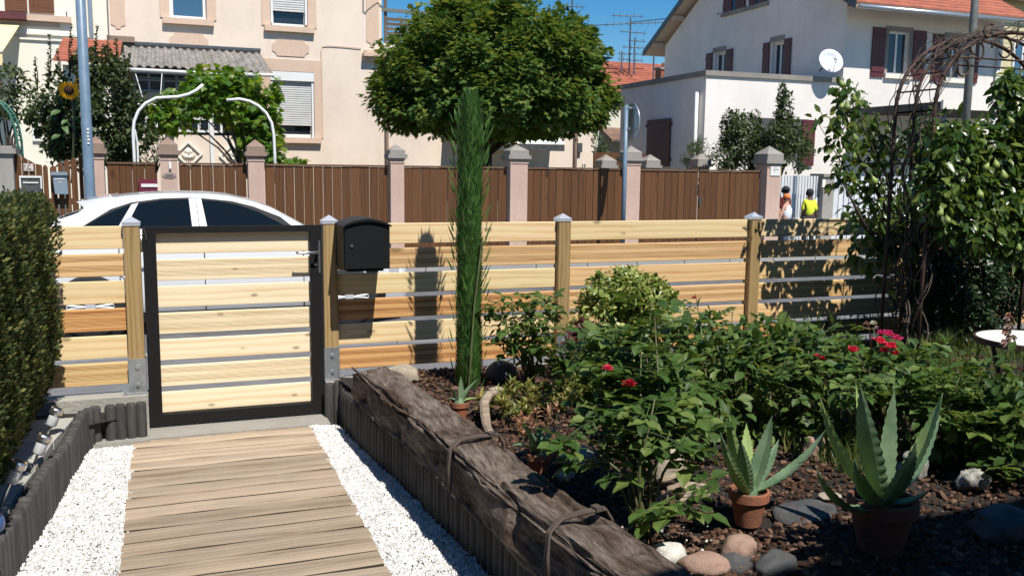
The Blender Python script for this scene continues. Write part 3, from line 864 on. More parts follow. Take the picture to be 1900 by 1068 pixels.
# ================================================================ OLD TIMBER BEAM
def beam():
    r0 = thing('timber_beam', 'old cracked grey timber beam lying on the bed edge', 'beam', (1.1, 3.2, .3))
    path = [(5.02, .93), (4.4, .965), (3.8, 1.005), (3.38, 1.03), (2.73, 1.06), (2.2, 1.11), (1.3, 1.18)]
    NL, NP = 230, 60
    b = MB()
    nz = lambda x, y, z: mnoise.noise(Vector((x, y, z)))
    for i in range(NL + 1):
        t = i / NL
        y = 5.02 - (5.02 - 1.3) * t
        xl = lerp_path(path, y)
        w = .235 + .02 * nz(0, y * 1.3, 2) ; h = .19 + .015 * nz(5, y * 1.1, 1)
        xc = xl + w / 2; zc = .335 + .012 * nz(0, y * .9, 7)
        for j in range(NP):
            a = 2 * math.pi * j / NP
            ca, sa = math.cos(a), math.sin(a)
            pw = .22
            px = math.copysign(abs(ca) ** pw, ca) * w / 2
            pz = math.copysign(abs(sa) ** pw, sa) * h / 2
            k = max(abs(ca), abs(sa))
            # wear, hollows and long cracks
            bump_ = .022 * nz(ca * 2 + 3, y * 2.6, sa * 2) + .010 * nz(ca * 6, y * 9, sa * 6)
            cr = nz(px * 42, y * 2.2, pz * 42)
            crack = -.016 * max(0, abs(cr) * -1 + .12) / .12
            cr2 = nz(px * 14 + 9, y * 1.1, pz * 14)
            crack -= .028 * max(0, .07 - abs(cr2)) / .07
            fine = .0035 * nz(px * 110, y * 7, pz * 110)
            d = bump_ + crack + fine
            hollow = 0
            if sa > .5:
                hollow = -.035 * max(0, 1 - ((y - 2.78) / .28) ** 2) * max(0, 1 - ((px - .05) / .07) ** 2)
                hollow += -.028 * max(0, 1 - ((y - 3.12) / .2) ** 2) * max(0, 1 - ((px + .0) / .09) ** 2)
            b.v.append((xc + px + ca * d, y, zc + pz + sa * d + hollow))
    for i in range(NL):
        for j in range(NP):
            j2 = (j + 1) % NP
            b.f.append((i * NP + j, i * NP + j2, (i + 1) * NP + j2, (i + 1) * NP + j))
    b.f.append(tuple(range(NP - 1, -1, -1))); b.f.append(tuple(NL * NP + j for j in range(NP)))
    # rough sawn near end
    b.build('beam_log', 'beam', r0, smooth=False)
    for y in (3.40, 2.50):
        xl = lerp_path(path, y)
        pts = [(xl - .012, y - .03, .26), (xl - .012, y - .02, .35), (xl + .0, y - .01, .425), (xl + .05, y + .015, .452), (xl + .14, y + .05, .448), (xl + .235, y + .075, .44), (xl + .262, y + .08, .40), (xl + .262, y + .07, .28)]
        for off in (-.006, .009):
            s = MB(); s.tube([(p[0], p[1] + off, p[2] + .004 + abs(off) * .3) for p in pts], .0062, 7); s.build('strap', 'rope', r0, smooth=True)
        s = MB(); s.obox((xl + .20, y + .065, .456), .014, .018, .007, .2); s.build('strap_knot', 'rope', r0)
beam()

# ================================================================ WHITE CAR ON THE STREET
def car():
    r0 = thing('parked_car', 'white hatchback car parked on the street behind the gate', 'car', (.5, 10.9, -.22))
    YC = 10.92
    up = [(60, 430), (88, 415), (115, 403), (150, 391), (172, 376), (195, 367), (230, 362), (270, 358.5), (330, 356.5), (380, 357.5), (420, 361), (460, 370), (500, 384), (545, 408), (575, 425), (600, 436)]
    prof = []
    for px, py in up:
        p = at(px, py, 10.75); prof.append((p.x, p.z))
    x0 = prof[0][0]
    prof = [(-1.62, .30), (-1.60, .55), (-1.50, .70)] + [p for p in prof if p[0] > -1.45] 
    xe = prof[-1][0]
    prof += [(xe + .25, .66), (2.30, .56), (2.48, .42), (2.55, .25)]
    # profile as function of X
    def ztop(x):
        for (a, za), (c, zc) in zip(prof, prof[1:]):
            if a <= x <= c: return za + (zc - za) * (x - a) / max(1e-6, c - a)
        return prof[-1][1]
    N = 90
    b = MB(); ncs = 0
    for i in range(N + 1):
        x = prof[0][0] + (prof[-1][0] - prof[0][0]) * i / N
        zt = ztop(x)
        e = min((x - prof[0][0]) / .35, 1); e2 = min((prof[-1][0] - x) / .5, 1)
        rnd_ = .80 + .20 * math.sin(math.pi / 2 * max(0, min(e, e2, 1)))
        hw = .905 * rnd_
        belt = min(zt, .74)
        pts = [(0, -.06), (hw * .9, -.06), (hw * .97, .0), (hw, .22), (hw * 1.0, .45), (hw * .985, belt * .93 if belt > .5 else belt * .8), (hw * .965, belt)]
        if zt > .745:
            hr = .91 * rnd_ - .03 - (zt - .74) * .42
            pts += [(hw * .965 + (hr - hw * .965) * .5, belt + (zt - belt) * .5 - .005), (hr, zt - .045), (hr - .05, zt - .014), (hr - .18, zt + .004), (0, zt + .016)]
        else:
            pts += [(hw * .93, zt + .004), (hw * .86, zt + .012), (hw * .7, zt + .018), (hw * .4, zt + .022), (0, zt + .025)]
        full = [(-y, z) for y, z in pts] + [(y, z) for y, z in reversed(pts[1:-1])]
        ncs = len(full)
        b.v += [(x, YC + y, z) for y, z in full]
    for i in range(N):
        for j in range(ncs):
            j2 = (j + 1) % ncs
            b.f.append((i * ncs + j, (i + 1) * ncs + j, (i + 1) * ncs + j2, i * ncs + j2))
    b.f.append(tuple(range(ncs))); b.f.append(tuple(N * ncs + j for j in range(ncs - 1, -1, -1)))
    b.build('body', 'carpaint', r0, smooth=True)
    def yside(z):
        return YC - (.9 * .965 + .01) if z < .74 else YC - (.875 - (z - .74) * .47) - .012
    def pane(name, poly, mat, off=0.0, th=.012, parent=r0):
        P2 = []
        for px, py in poly:
            p = at(px, py, 10.12); q = at(px, py, yside(p.z)); P2.append((q.x, q.z))
        m_ = MB(); m_.prism(P2, lambda p: (p[0], yside(p[1]) - off, p[1]), lambda p: (p[0], yside(p[1]) + th, p[1]))
        return m_.build(name, mat, parent)
    pane('window_trim', [(146, 424), (205, 388), (243, 375.5), (300, 368), (350, 366.5), (375, 367.5), (430, 373), (470, 383), (520, 402), (548, 424), (146, 424)][:-1], 'black', .0, .01)
    pane('rear_quarter_window', [(153, 422), (188, 402), (213, 390), (242, 379.5), (218, 422)], 'carglass', .008)
    pane('rear_side_window', [(234, 422), (246, 393), (258, 377.5), (300, 371), (350, 369.5), (357, 422)], 'carglass', .008)
    pane('front_side_window', [(384, 422), (373, 371), (405, 373), (440, 379.5), (480, 393), (530, 419), (532, 422)], 'carglass', .008)
    pane('window_pillar', [(218, 423), (244, 379), (257, 376), (233, 423)], 'pillar_grey', .011)
    pane('window_pillar', [(357, 423), (350, 367.5), (362, 367.5), (370, 423)], 'pillar_grey', .011)
    pane('window_pillar', [(371, 423), (363, 367.5), (373, 368.5), (385, 423)], 'pillar_grey', .012)
    # spoiler over the rear glass
    tip = at(146, 372.5, 10.6); rt_ = at(200, 364, 10.6); bt = at(166, 391, 10.6)
    s = MB(); s.prism([(tip.x, tip.z), (tip.x + .03, tip.z - .02), (bt.x, bt.z + .01), (rt_.x + .1, rt_.z - .06), (rt_.x + .06, rt_.z + .012)], lambda p: (p[0], YC - .60, p[1]), lambda p: (p[0], YC + .60, p[1]))
    s.build('spoiler', 'carpaint', r0)
    s = MB(); a = at(114, 404, 10.5); c = at(160, 390.5, 10.5)
    s.prism([(a.x, a.z + .012), (a.x, a.z - .02), (c.x, c.z - .01), (c.x, c.z + .022)], lambda p: (p[0], YC - .62, p[1]), lambda p: (p[0], YC + .62, p[1])); s.build('rear_window', 'carglass', r0)
    # doors' shut lines, handles
    for px_, ya, yb_ in ((378, 424, 540), (219, 424, 540)):
        a = at(px_, ya, 10.03); s = MB(); s.box(a.x - .004, a.x + .004, YC - .911, YC - .89, .02, .70); s.build('door_gap', 'black', r0)
    a = at(562, 424, 10.03); s = MB(); s.box(a.x - .004, a.x + .004, YC - .911, YC - .89, .02, .66); s.build('door_gap', 'black', r0)
    for xx in (at(413, 466, 10).x, at(265, 466, 10).x):
        s = MB(); s.box(xx - .11, xx + .11, YC - .935, YC - .90, .50, .525); s.build('door_handle', 'carpaint', r0)
    s = MB(); s.box(-1.1, 2.3, YC - .913, YC - .88, -.07, .03); s.build('sill_trim', 'black', r0)
    # wheels
    for wx in (-.784, 1.85):
        for sy in (-1, 1):
            if sy == 1 and wx > 0 and False: continue
            yw = YC + sy * .80
            s = MB(); s.lathe([(.415, -.006), (.42, .02), (.0, .022)], (0, 0, 0), 28)
            s.v = [(wx + x, YC + sy * (.905 + .004 - z * .2), .13 + y) for x, y, z in s.v]; s.build('wheel_arch', 'black', r0)
            t = MB(); t.lathe([(.225, -.1), (.30, -.105), (.325, -.085), (.33, 0), (.325, .085), (.30, .105), (.225, .1)], (0, 0, 0), 32)
            t.v = [(wx + x, yw + sy * .03 + z, .11 + y) for x, y, z in t.v]
            w = t.build('wheel', 'tyre', r0, smooth=True)
            q = MB()
            yo = yw + sy * .12
            for k in range(10):
                an = 2 * math.pi * k / 10
                for da in (-.1, .1):
                    q.tube([(wx + .05 * math.cos(an), yo, .11 + .05 * math.sin(an)), (wx + .225 * math.cos(an + da), yo - sy * .02, .11 + .225 * math.sin(an + da))], .013, 4)
            ring = [(wx + .225 * math.cos(2 * math.pi * k / 28), yo - sy * .015, .11 + .225 * math.sin(2 * math.pi * k / 28)) for k in range(28)]
            q.tube(ring, .014, 6, closed=True)
            q.tube([(wx, yo + .02, .11), (wx, yo - .02, .11)], .05, 12)
            q.build('rim', 'chrome', w)
    # front light and mirror
    s = MB(); s.lathe([(.001, -.05), (.05, -.03), (.055, .02), (.001, .05)], (0, 0, 0), 12, 1, .6); a = at(528, 432, 9.9)
    s.v = [(a.x + x, YC - .96 + y, .845 + z) for x, y, z in s.v]; s.build('wing_mirror', 'carpaint', r0, smooth=True)
    s = MB(); s.obox((2.32, YC - .74, .42), .14, .10, .06, -.35); s.build('headlight', 'chrome', r0)
    s = MB(); s.obox((-1.50, YC - .78, .55), .08, .06, .10, .2); s.build('tail_light', 'maroon_b', r0)
car()
# ================================================================ FENCE ACROSS THE STREET
YF = 16.0
def px_x(px, py, Y): return at(px, py, Y).x
FT = 1.585
def stone_pillar(root, xl, xr, mat='pillar', capmat='cap', y0=15.84, top=1.76, peak=2.0, depth=None, name='pillar', z0=-.1, over=.05):
    w = xr - xl; d = depth or w
    b = MB(); b.box(xl, xr, y0, y0 + d, z0, top - .10)
    b.box(xl - .012, xr + .012, y0 - .012, y0 + d + .012, top - .155, top - .13)
    p = b.build(name, mat, root)
    c = MB()
    c.box(xl - .02, xr + .02, y0 - .02, y0 + d + .02, top - .10, top - .07)
    c.box(xl - over, xr + over, y0 - over, y0 + d + over, top - .069, top + .0)
    i = len(c.v); a = over - .02
    m = .35
    zb, zm = top + .0, top + (peak - top) * .42
    xs0, xs1, ys0, ys1 = xl - a + .015, xr + a - .015, y0 - a + .015, y0 + d + a - .015
    q = .012
    c.box(xs0, xs1, ys0, ys1, zb, zm)
    c.pyr(xs0, xs1, ys0, ys1, zm + .001, peak)
    c.build('pillar_cap', capmat, p)
    return p
def vboard_mesh(w, h, mat, t=.022, top='flat', name='board'):
    m_ = MB(); c = .004
    pr_ = [(-w / 2 + c, -t / 2), (w / 2 - c, -t / 2), (w / 2, -t / 2 + c), (w / 2, t / 2), (-w / 2, t / 2), (-w / 2, -t / 2 + c)]
    m_.prism(pr_, lambda p: (p[0], p[1], -h / 2), lambda p: (p[0], p[1], h / 2))
    if top == 'point':
        m_.prism([(-w / 2, 0), (w / 2, 0), (w / 2 * .8, w * .3), (0, w * .55), (-w / 2 * .8, w * .3)], lambda p: (p[0], -t / 2, h / 2 + p[1]), lambda p: (p[0], t / 2, h / 2 + p[1]))
    me = m_.mesh(name, (0, 0, 0)); me.materials.append(MT[mat]); return me
def panel(root, x0, x1, pitch, z0=-.06, z1=FT - .035, mat='brown', gap=.006, y=YF, ztilt=0):
    n = max(1, round((x1 - x0) / pitch)); w = (x1 - x0) / n
    me = [vboard_mesh(w - gap * f, z1 - z0, mat) for f in (1.0, .7, 1.4)]
    for k in range(n):
        o = link('board', me[rnd.choice((0, 0, 1, 2))], root, (x0 + w * (k + .5), y + rnd.uniform(-.002, .002), (z0 + z1) / 2 + rnd.uniform(-.003, .003)))
        o.rotation_euler = (0, rnd.uniform(-.0012, .0012), rnd.uniform(-.02, .02))
    b = MB(); b.box(x0, x1, y - .03, y + .03, z1 + .002, z1 + .035); b.build('top_rail', 'brown_h', root)
    for z in (.35,):
        b = MB(); b.box(x0, x1, y + .013, y + .05, z, z + .09); b.build('back_rail', 'brown_h', root)
sf = thing('street_fence', 'brown vertical board fence between stone pillars across the street', 'fence', (5, 16, -.1))
PX = [(166, 194), (298, 330), (461, 491), (725, 750), (947, 979), (1163, 1188), (1423, 1449)]
PXW = [(px_x(a, 330, 15.84), px_x(c, 330, 15.84)) for a, c in PX]
for k, (a, c) in enumerate(PXW[:6]):
    stone_pillar(sf, a, c, capmat='cap' if k < 3 else 'cap_gr', top=1.78 if k < 4 else 1.80, peak=[1.99, 2.0, 1.99, 1.95, 2.0, 2.03][k])
for (i, j, pitch) in ((1, 2, .165), (2, 3, .160), (3, 4, .160), (4, 5, .155)):
    panel(sf, PXW[i][1] + .02, PXW[j][0] - .02, pitch)
eg = thing('entrance_gate', 'brown wooden entrance gate with a maroon letterbox set in it', 'gate', (-.2, 16, -.1))
panel(eg, PXW[0][1] + .03, PXW[1][0] - .05, .19)
a = at(257, 333, 15.9); c = at(297, 357, 15.9)
mb_ = thing('maroon_letterbox', 'maroon letterbox with white slot fixed in the brown entrance gate', 'letterbox', (a.x, 15.9, c.z - .1))
b = MB(); b.box(a.x, PXW[1][0] - .06, 15.90, 15.985, c.z - .25, a.z); b.build('box_body', 'maroon_b', mb_)
b = MB(); s0 = at(262, 341, 15.9); s1 = at(293, 347, 15.9); b.box(s0.x, s1.x, 15.885, 15.899, s1.z, s0.z); b.build('name_slot', 'plate', mb_)
b = MB(); b.box(a.x + .03, PXW[1][0] - .09, 15.888, 15.899, c.z - .02, c.z - .005); b.build('box_flap', 'maroon', mb_)
# double gate
dg = thing('double_gate', 'wide brown double gate of upright boards left of the corner pillar', 'gate', (7.5, 16, -.1))
gx0, gx1 = PXW[5][1] + .03, px_x(1408, 360, 16)
gm = px_x(1294, 360, 16)
panel(dg, gx0, gm - .015, .155, z1=FT - .045); panel(dg, gm + .015, gx1, .155, z1=FT - .045)
b = MB(); b.box(gm + .03, gm + .06, 15.955, 15.987, .86, 1.02); b.build('gate_lock', 'darkgrey', dg)
# corner pillar
cpil = thing('corner_pillar', 'large corner pillar with pointed cap and a small white plaque', 'pillar', (PXW[6][0], 15.84, -.1))
a, c = PXW[6]
stone_pillar(cpil, a, c, top=1.79, peak=2.09, depth=.42, name='pillar_shaft', over=.06, capmat='cap_gr')
p0 = at(1430, 308, 15.83); p1 = at(1449, 326, 15.83)
b = MB(); b.box(p0.x, p1.x - .03, 15.822, 15.838, p1.z, p0.z); pl = b.build('plaque', 'plate', cpil)
b = MB()
for k, (u0, u1) in enumerate(((.35, .65), (.2, .85), (.3, .5))):
    zz = p0.z - .045 - .033 * k; b.box(p0.x + (p1.x - .03 - p0.x) * u0, p0.x + (p1.x - .03 - p0.x) * u1, 15.819, 15.8215, zz, zz + .008)
b.build('plaque_print', 'ink', pl)
# bell and name plate on second pillar
p0 = at(307, 325, 15.83)
npl = thing('name_plate', 'small oval name plate on the stone pillar beside the entrance gate', 'name plate', tuple(p0))
b = MB(); b.lathe([(.001, 0), (.085, 0), (.085, .012), (.001, .012)], (0, 0, 0), 20, 1.25, .55)
b.v = [(p0.x + .06 + x, 15.838 - z, p0.z + y) for x, y, z in b.v]; b.build('plate_disc', 'plate_bg', npl)
b = MB()
for k in range(2): b.box(p0.x + .0, p0.x + .12, 15.821, 15.825, p0.z - .022 + .022 * k, p0.z - .014 + .022 * k)
b.build('plate_print', 'ink', npl)
p0 = at(315, 306, 15.83)
b = MB(); b.box(p0.x - .012, p0.x + .022, 15.80, 15.838, p0.z - .06, p0.z + .05)
o = b.build('door_bell', 'white_pl'); tag(o, 'small white bell push above the oval name plate', 'bell')

# left neighbour: grey stone pillar, brown gate with number, flat box, blue grey letterbox, dark posts
ln = thing('neighbour_pillar', 'grey flat capped gate pillar at the left edge behind the hedge', 'pillar', (-2.2, 16, -.1))
xl = px_x(-20, 330, 15.84); xr = px_x(26, 330, 15.84); z = at(10, 285, 15.84).z
b = MB(); b.box(xl, xr, 15.84, 16.3, -.1, z); p = b.build('pillar_shaft', 'concrete', ln)
b = MB(); b.box(xl - .05, xr + .05, 15.79, 16.35, z + .001, z + .08); b.box(xl + .0, xr, 15.84, 16.3, z + .081, z + .12); b.build('pillar_cap', 'cap_gr', ln)
ng = thing('neighbour_gate', 'dark brown curved top gate carrying the number 74 plate', 'gate', (-1.7, 16, -.1))
gx = [px_x(x, 330, 16) for x in (29, 80)]
nb = 4; w = (gx[1] - gx[0]) / nb
for k in range(nb):
    u0 = k / nb; u1 = (k + 1) / nb
    t0 = at(0, 292, 16).z - .0 + .0; z0_ = [1.69, 1.66, 1.60, 1.54, 1.52][k]; z1_ = [1.69, 1.66, 1.60, 1.54, 1.52][k + 1]
    b = MB(); x_ = gx[0] + w * k
    b.prism([(x_, -.06), (x_ + w - .008, -.06), (x_ + w - .008, z1_), (x_, z0_)], lambda p: (p[0], 15.99, p[1]), lambda p: (p[0], 16.01, p[1])); b.build('board', 'brown', ng)
x_ = gx[1] + .01
for k, (pxa, pxb, tz) in enumerate(((81, 90, 1.51), (94, 106, 1.50), (109, 118, 1.56), (121, 131, 1.60), (133, 142, 1.62))):
    b = MB(); a = px_x(pxa, 340, 16); c = px_x(pxb, 340, 16)
    b.prism([(a, -.06), (c, -.06), (c, tz - .02), ((a + c) / 2, tz + .02), (a, tz - .02)], lambda p: (p[0], 15.985, p[1]), lambda p: (p[0], 16.01, p[1])); b.build('board', 'brown', ng)
b = MB(); b.box(gx[0], px_x(142, 340, 16), 16.011, 16.05, .9, 1.0); b.build('back_rail', 'brown_h', ng)
a = at(43, 303, 15.97); c = at(63, 318, 15.97)
hn = thing('house_number', 'small square plate with the number 74 in white', 'number plate', ((a.x + c.x) / 2, 15.97, (a.z + c.z) / 2))
b = MB(); b.box(a.x, c.x, 15.965, 15.984, c.z, a.z); b.build('plate_square', 'plate_bg', hn)
def text_mesh(name, body, size, mat, parent, loc, rot, ext=.002, align='CENTER', label=None):
    cu = bpy.data.curves.new(name, 'FONT'); cu.body = body; cu.size = size; cu.extrude = ext; cu.align_x = align; cu.align_y = 'CENTER'
    tmp = bpy.data.objects.new(name, cu); COL.objects.link(tmp)
    bpy.context.view_layer.update()
    me = bpy.data.meshes.new_from_object(tmp.evaluated_get(bpy.context.evaluated_depsgraph_get()))
    bpy.data.objects.remove(tmp)
    me.materials.clear(); me.materials.append(MT[mat])
    o = link(name, me, parent, loc); o.rotation_euler = rot
    return o
text_mesh('digits', '74', (a.z - c.z) * 1.15, 'plate', hn, ((a.x + c.x) / 2, 15.962, (a.z + c.z) / 2), (R(90), 0, 0))
a = at(36, 326, 15.93); c = at(79, 350, 15.93)
nb_ = thing('slot_letterbox', 'flat grey letterbox with a long slot on the number 74 gate', 'letterbox', (a.x, 15.9, c.z))
b = MB(); b.box(a.x, c.x, 15.90, 15.98, c.z - .05, a.z); b.build('box_body', 'st_grey', nb_)
b = MB(); b.box(a.x, c.x, 15.885, 15.899, a.z - .03, a.z); b.box(a.x, a.x + .02, 15.885, 15.899, c.z, a.z - .031); b.box(c.x - .02, c.x, 15.885, 15.899, c.z, a.z - .031); b.box(a.x + .05, c.x - .05, 15.885, 15.899, a.z - .115, a.z - .095); b.build('box_trim', 'plate', nb_)
a = at(95, 319, 15.85); c = at(127, 360, 15.85)
gb = thing('blue_letterbox', 'blue grey upright letterbox with lid hanging beside the number 74 gate', 'letterbox', (a.x, 15.85, c.z))
b = MB(); b.prism([(a.x + .015, a.z - .05), (c.x - .01, a.z - .05), (c.x - .0, c.z), (a.x + .04, c.z)], lambda p: (p[0], 15.83, p[1]), lambda p: (p[0], 15.98, p[1])); b.build('box_body', 'grey_b', gb)
b = MB(); b.box(a.x - .005, c.x + .005, 15.80, 15.985, a.z - .05, a.z); b.build('box_lid', 'grey_b', gb)
b = MB(); b.box(a.x + .04, c.x - .04, 15.822, 15.829, a.z - .115, a.z - .10); b.box(a.x + .10, c.x - .10, 15.822, 15.829, a.z - .165, a.z - .15); b.build('slot', 'plate', gb)
for k, (pa, pb) in enumerate(((137, 144), (148, 155))):
    b = MB(); x0_ = px_x(pa, 340, 16.1); x1_ = px_x(pb, 340, 16.1); b.box(x0_, x1_, 16.05, 16.13, -.1, 1.62 + .05 * k); 
    o = b.build('fence_stake', 'brown'); tag(o, ['thin dark stake just left of the lamp post, nearer the letterbox', 'thin dark stake touching the left side of the lamp post'][k], 'stake', 'dark stakes by the lamp post')

# ================================================================ POLES AND SIGN
lp = thing('lamp_post', 'tall blue grey steel lamp post on the far pavement', 'lamp post', (at(166, 340, 15.3).x, 15.3, -.1))
b = MB(); x = at(166, 340, 15.3).x
b.tube([(x, 15.3, -.09), (x, 15.3, .5), (x - .0, 15.3, 7.5)], [.082, .079, .063], 16); b.build('pole', 'bluepole', lp, smooth=True)
b = MB(); b.tube([(x, 15.3, 7.5), (x, 14.9, 7.9), (x, 13.9, 8.0)], .04, 8); b.obox((x, 13.6, 8.0), .12, .32, .05); b.build('lamp_arm', 'bluepole', lp)
b = MB(); p = at(163.5, 252, 15.2)
for k in range(5):
    zz = p.z + (.10 - .052 * k); b.box(p.x - .016 + .004 * (k % 2), p.x + .016 - .003 * (k % 3), 15.210, 15.2185, zz - .016, zz + .013 + .004 * (k % 2))
b.build('pole_lettering', 'white_pl', lp)
x = at(1160, 300, 15.2).x
sg = thing('road_sign', 'round road sign seen from behind on a thin grey pole', 'road sign', (x, 15.2, -.1))
zt = at(1158, 193, 15.2).z; zc = at(1168, 226, 15.1).z
b = MB(); b.tube([(x, 15.2, -.09), (x - .005, 15.2, zt - .02)], .038, 12); b.build('pole', 'bluepole', sg, smooth=True)
rs = .345
b = MB(); b.lathe([(.001, .004), (rs - .01, .004), (rs, .0), (rs, .02), (rs - .012, .024), (rs - .02, .012), (.001, .012)], (0, 0, 0), 40)
rz = Matrix.Rotation(R(-93), 3, 'Z')
b.v = [tuple(Vector((x + .10, 15.2, zc)) + rz @ Vector((vx, -.0 + vz, vy))) for vx, vy, vz in b.v]; b.build('sign_disc', 'galv', sg, smooth=False)
b = MB()
for dz in (.26, -.12): b.obox((x + .045, 15.2, zc + dz), .055, .045, .022, 0)
b.build('bracket', 'galv', sg)
# slim grey utility pole on the right
p = at(1797, 150, 13.2)
up_ = thing('utility_pole', 'plain grey pole rising in front of the right house', 'pole', (p.x, 13.2, -.2))
b = MB(); b.tube([(p.x, 13.2, -.25), (p.x + .02, 13.2, 8.0)], [.085, .06], 12); b.build('pole', plain('old_zinc_pole', (.15, .155, .14), .6, (.10, .11, .10), 6, vary=0), up_, smooth=True)

# ================================================================ HOUSES
class Ori:
    """turns (u along the wall, d into the wall, z) into world for a wall facing -Y or -X"""
    def __init__(s, kind, base): s.k = kind; s.b = base
    def __call__(s, u, d, z): return (u, s.b + d, z) if s.k == 'Y' else (s.b + d, u, z)
def qbox(b, O, u0, u1, d0, d1, z0, z1):
    x0, y0, _ = O(u0, d0, 0); x1, y1, _ = O(u1, d1, 0)
    b.box(min(x0, x1), max(x0, x1), min(y0, y1), max(y0, y1), z0, z1)
def facade(O, u0, u1, z0, z1, holes, depth=.25, ends=True):
    b = MB()
    us = sorted({u0, u1, *[h[0] for h in holes], *[h[1] for h in holes]}); zs = sorted({z0, z1, *[h[2] for h in holes], *[h[3] for h in holes]})
    for i in range(len(us) - 1):
        for j in range(len(zs) - 1):
            um = (us[i] + us[i + 1]) / 2; zm = (zs[j] + zs[j + 1]) / 2
            if any(h[0] < um < h[1] and h[2] < zm < h[3] for h in holes): continue
            b.face([O(us[i], 0, zs[j]), O(us[i + 1], 0, zs[j]), O(us[i + 1], 0, zs[j + 1]), O(us[i], 0, zs[j + 1])])
    for h in holes:
        a = [(h[0], h[2]), (h[1], h[2]), (h[1], h[3]), (h[0], h[3])]
        for k in range(4):
            p, q = a[k], a[(k + 1) % 4]
            b.face([O(p[0], 0, p[1]), O(p[0], depth, p[1]), O(q[0], depth, q[1]), O(q[0], 0, q[1])])
    for (ua, ub) in ((u0, u0), (u1, u1)) if ends else ():
        b.face([O(ua, 0, z0), O(ua, depth, z0), O(ua, depth, z1), O(ua, 0, z1)])
    return b
def window(root, O, u0, u1, z0, z1, nx=2, nz=1, frame='white_fr', glass='glass', fw=.06, d=.12, sill=None, name='window', bars=.035):
    b = MB()
    qbox(b, O, u0, u0 + fw, d, d + .07, z0, z1); qbox(b, O, u1 - fw, u1, d, d + .07, z0, z1)
    qbox(b, O, u0 + fw, u1 - fw, d, d + .069, z0, z0 + fw); qbox(b, O, u0 + fw, u1 - fw, d, d + .069, z1 - fw, z1)
    for k in range(1, nx):
        u = u0 + fw + (u1 - u0 - 2 * fw) * k / nx; qbox(b, O, u - bars, u + bars, d + .002, d + .068, z0 + fw, z1 - fw)
    for k in range(1, nz):
        z = z0 + fw + (z1 - z0 - 2 * fw) * k / nz
        for q in range(nx):
            ua = u0 + fw + (u1 - u0 - 2 * fw) * q / nx + (bars if q else 0); ub = u0 + fw + (u1 - u0 - 2 * fw) * (q + 1) / nx - (bars if q < nx - 1 else 0)
            qbox(b, O, ua, ub, d + .003, d + .067, z - bars * .8, z + bars * .8)
    w = b.build(name, frame, root)
    for k in range(nx):
        ua = u0 + fw + (u1 - u0 - 2 * fw) * k / nx + (bars if k else 0); ub = u0 + fw + (u1 - u0 - 2 * fw) * (k + 1) / nx - (bars if k < nx - 1 else 0)
        for j in range(nz):
            za = z0 + fw + (z1 - z0 - 2 * fw) * j / nz; zb = z0 + fw + (z1 - z0 - 2 * fw) * (j + 1) / nz
            g_ = MB(); qbox(g_, O, ua + .001, ub - .001, d + .03, d + .04, za + .001, zb - .001); g_.build('pane', glass, w)
    if sill:
        s = MB(); qbox(s, O, u0 - .12, u1 + .12, -.10, d - .002, z0 - .14, z0 - .002); s.build('sill', sill, root)
    return w
def roller(root, O, u0, u1, z0, z1, boxh=.22, mat='shutter_w'):
    b = MB(); n = int((z1 - boxh - z0) / .055); 
    for k in range(n):
        za = z0 + (z1 - boxh - z0) * k / n; zb = z0 + (z1 - boxh - z0) * (k + 1) / n
        i = len(b.v)
        for u in (u0 + .05, u1 - .05):
            for dd, zz in ((.075, za + .006), (.055, za + .014), (.055, zb - .008), (.075, zb), (.09, zb), (.09, za + .006)):
                b.v.append(O(u, dd, zz))
        for q in range(6):
            q2 = (q + 1) % 6; b.f.append((i + q, i + q2, i + 6 + q2, i + 6 + q))
    s = b.build('roller_shutter', mat, root)
    c = MB(); qbox(c, O, u0 - .01, u1 + .01, -.03, .118, z1 - boxh, z1); qbox(c, O, u0, u0 + .05, .0, .11, z0 - .3, z1 - boxh - .001); qbox(c, O, u1 - .05, u1, .0, .11, z0 - .3, z1 - boxh - .001)
    c.build('shutter_box', 'white_pl', s)
def shutter(root, O, u0, u1, z0, z1, mat, d=-.05, slats=True):
    b = MB(); n = max(3, round((u1 - u0) / .11))
    w = (u1 - u0) / n
    for k in range(n): qbox(b, O, u0 + w * k, u0 + w * (k + 1) - .006, d, d + .03, z0, z1)
    for f in (.14, .86):
        z = z0 + (z1 - z0) * f; qbox(b, O, u0 + .01, u1 - .01, d - .02, d - .001, z - .05, z + .05)
    return b.build('shutter', mat, root)
def cartouche(root, O, u0, u1, z0, z1, mat='pink_dark', k=.12, d=-.02):
    """raised plaster panel with notched ends"""
    b = MB()
    if (u1 - u0) > (z1 - z0): P = [(u0 + k, z0), (u1 - k, z0), (u1 - k * .7, z0 + k * .6), (u1, z0 + k), (u1, z1 - k), (u1 - k * .7, z1 - k * .6), (u1 - k, z1), (u0 + k, z1), (u0 + k * .7, z1 - k * .6), (u0, z1 - k), (u0, z0 + k), (u0 + k * .7, z0 + k * .6)]
    else: P = [(u0 + k * 1.1, z0), (u1 - k * 1.1, z0), (u1 - k, z0 + k * .5), (u1, z0 + k), (u1, z1), (u0, z1), (u0, z0 + k), (u0 + k, z0 + k * .5)]
    b.prism(P, lambda p: O(p[0], d, p[1]), lambda p: O(p[0], .01, p[1]))
    return b.build('plaster_panel', mat, root)

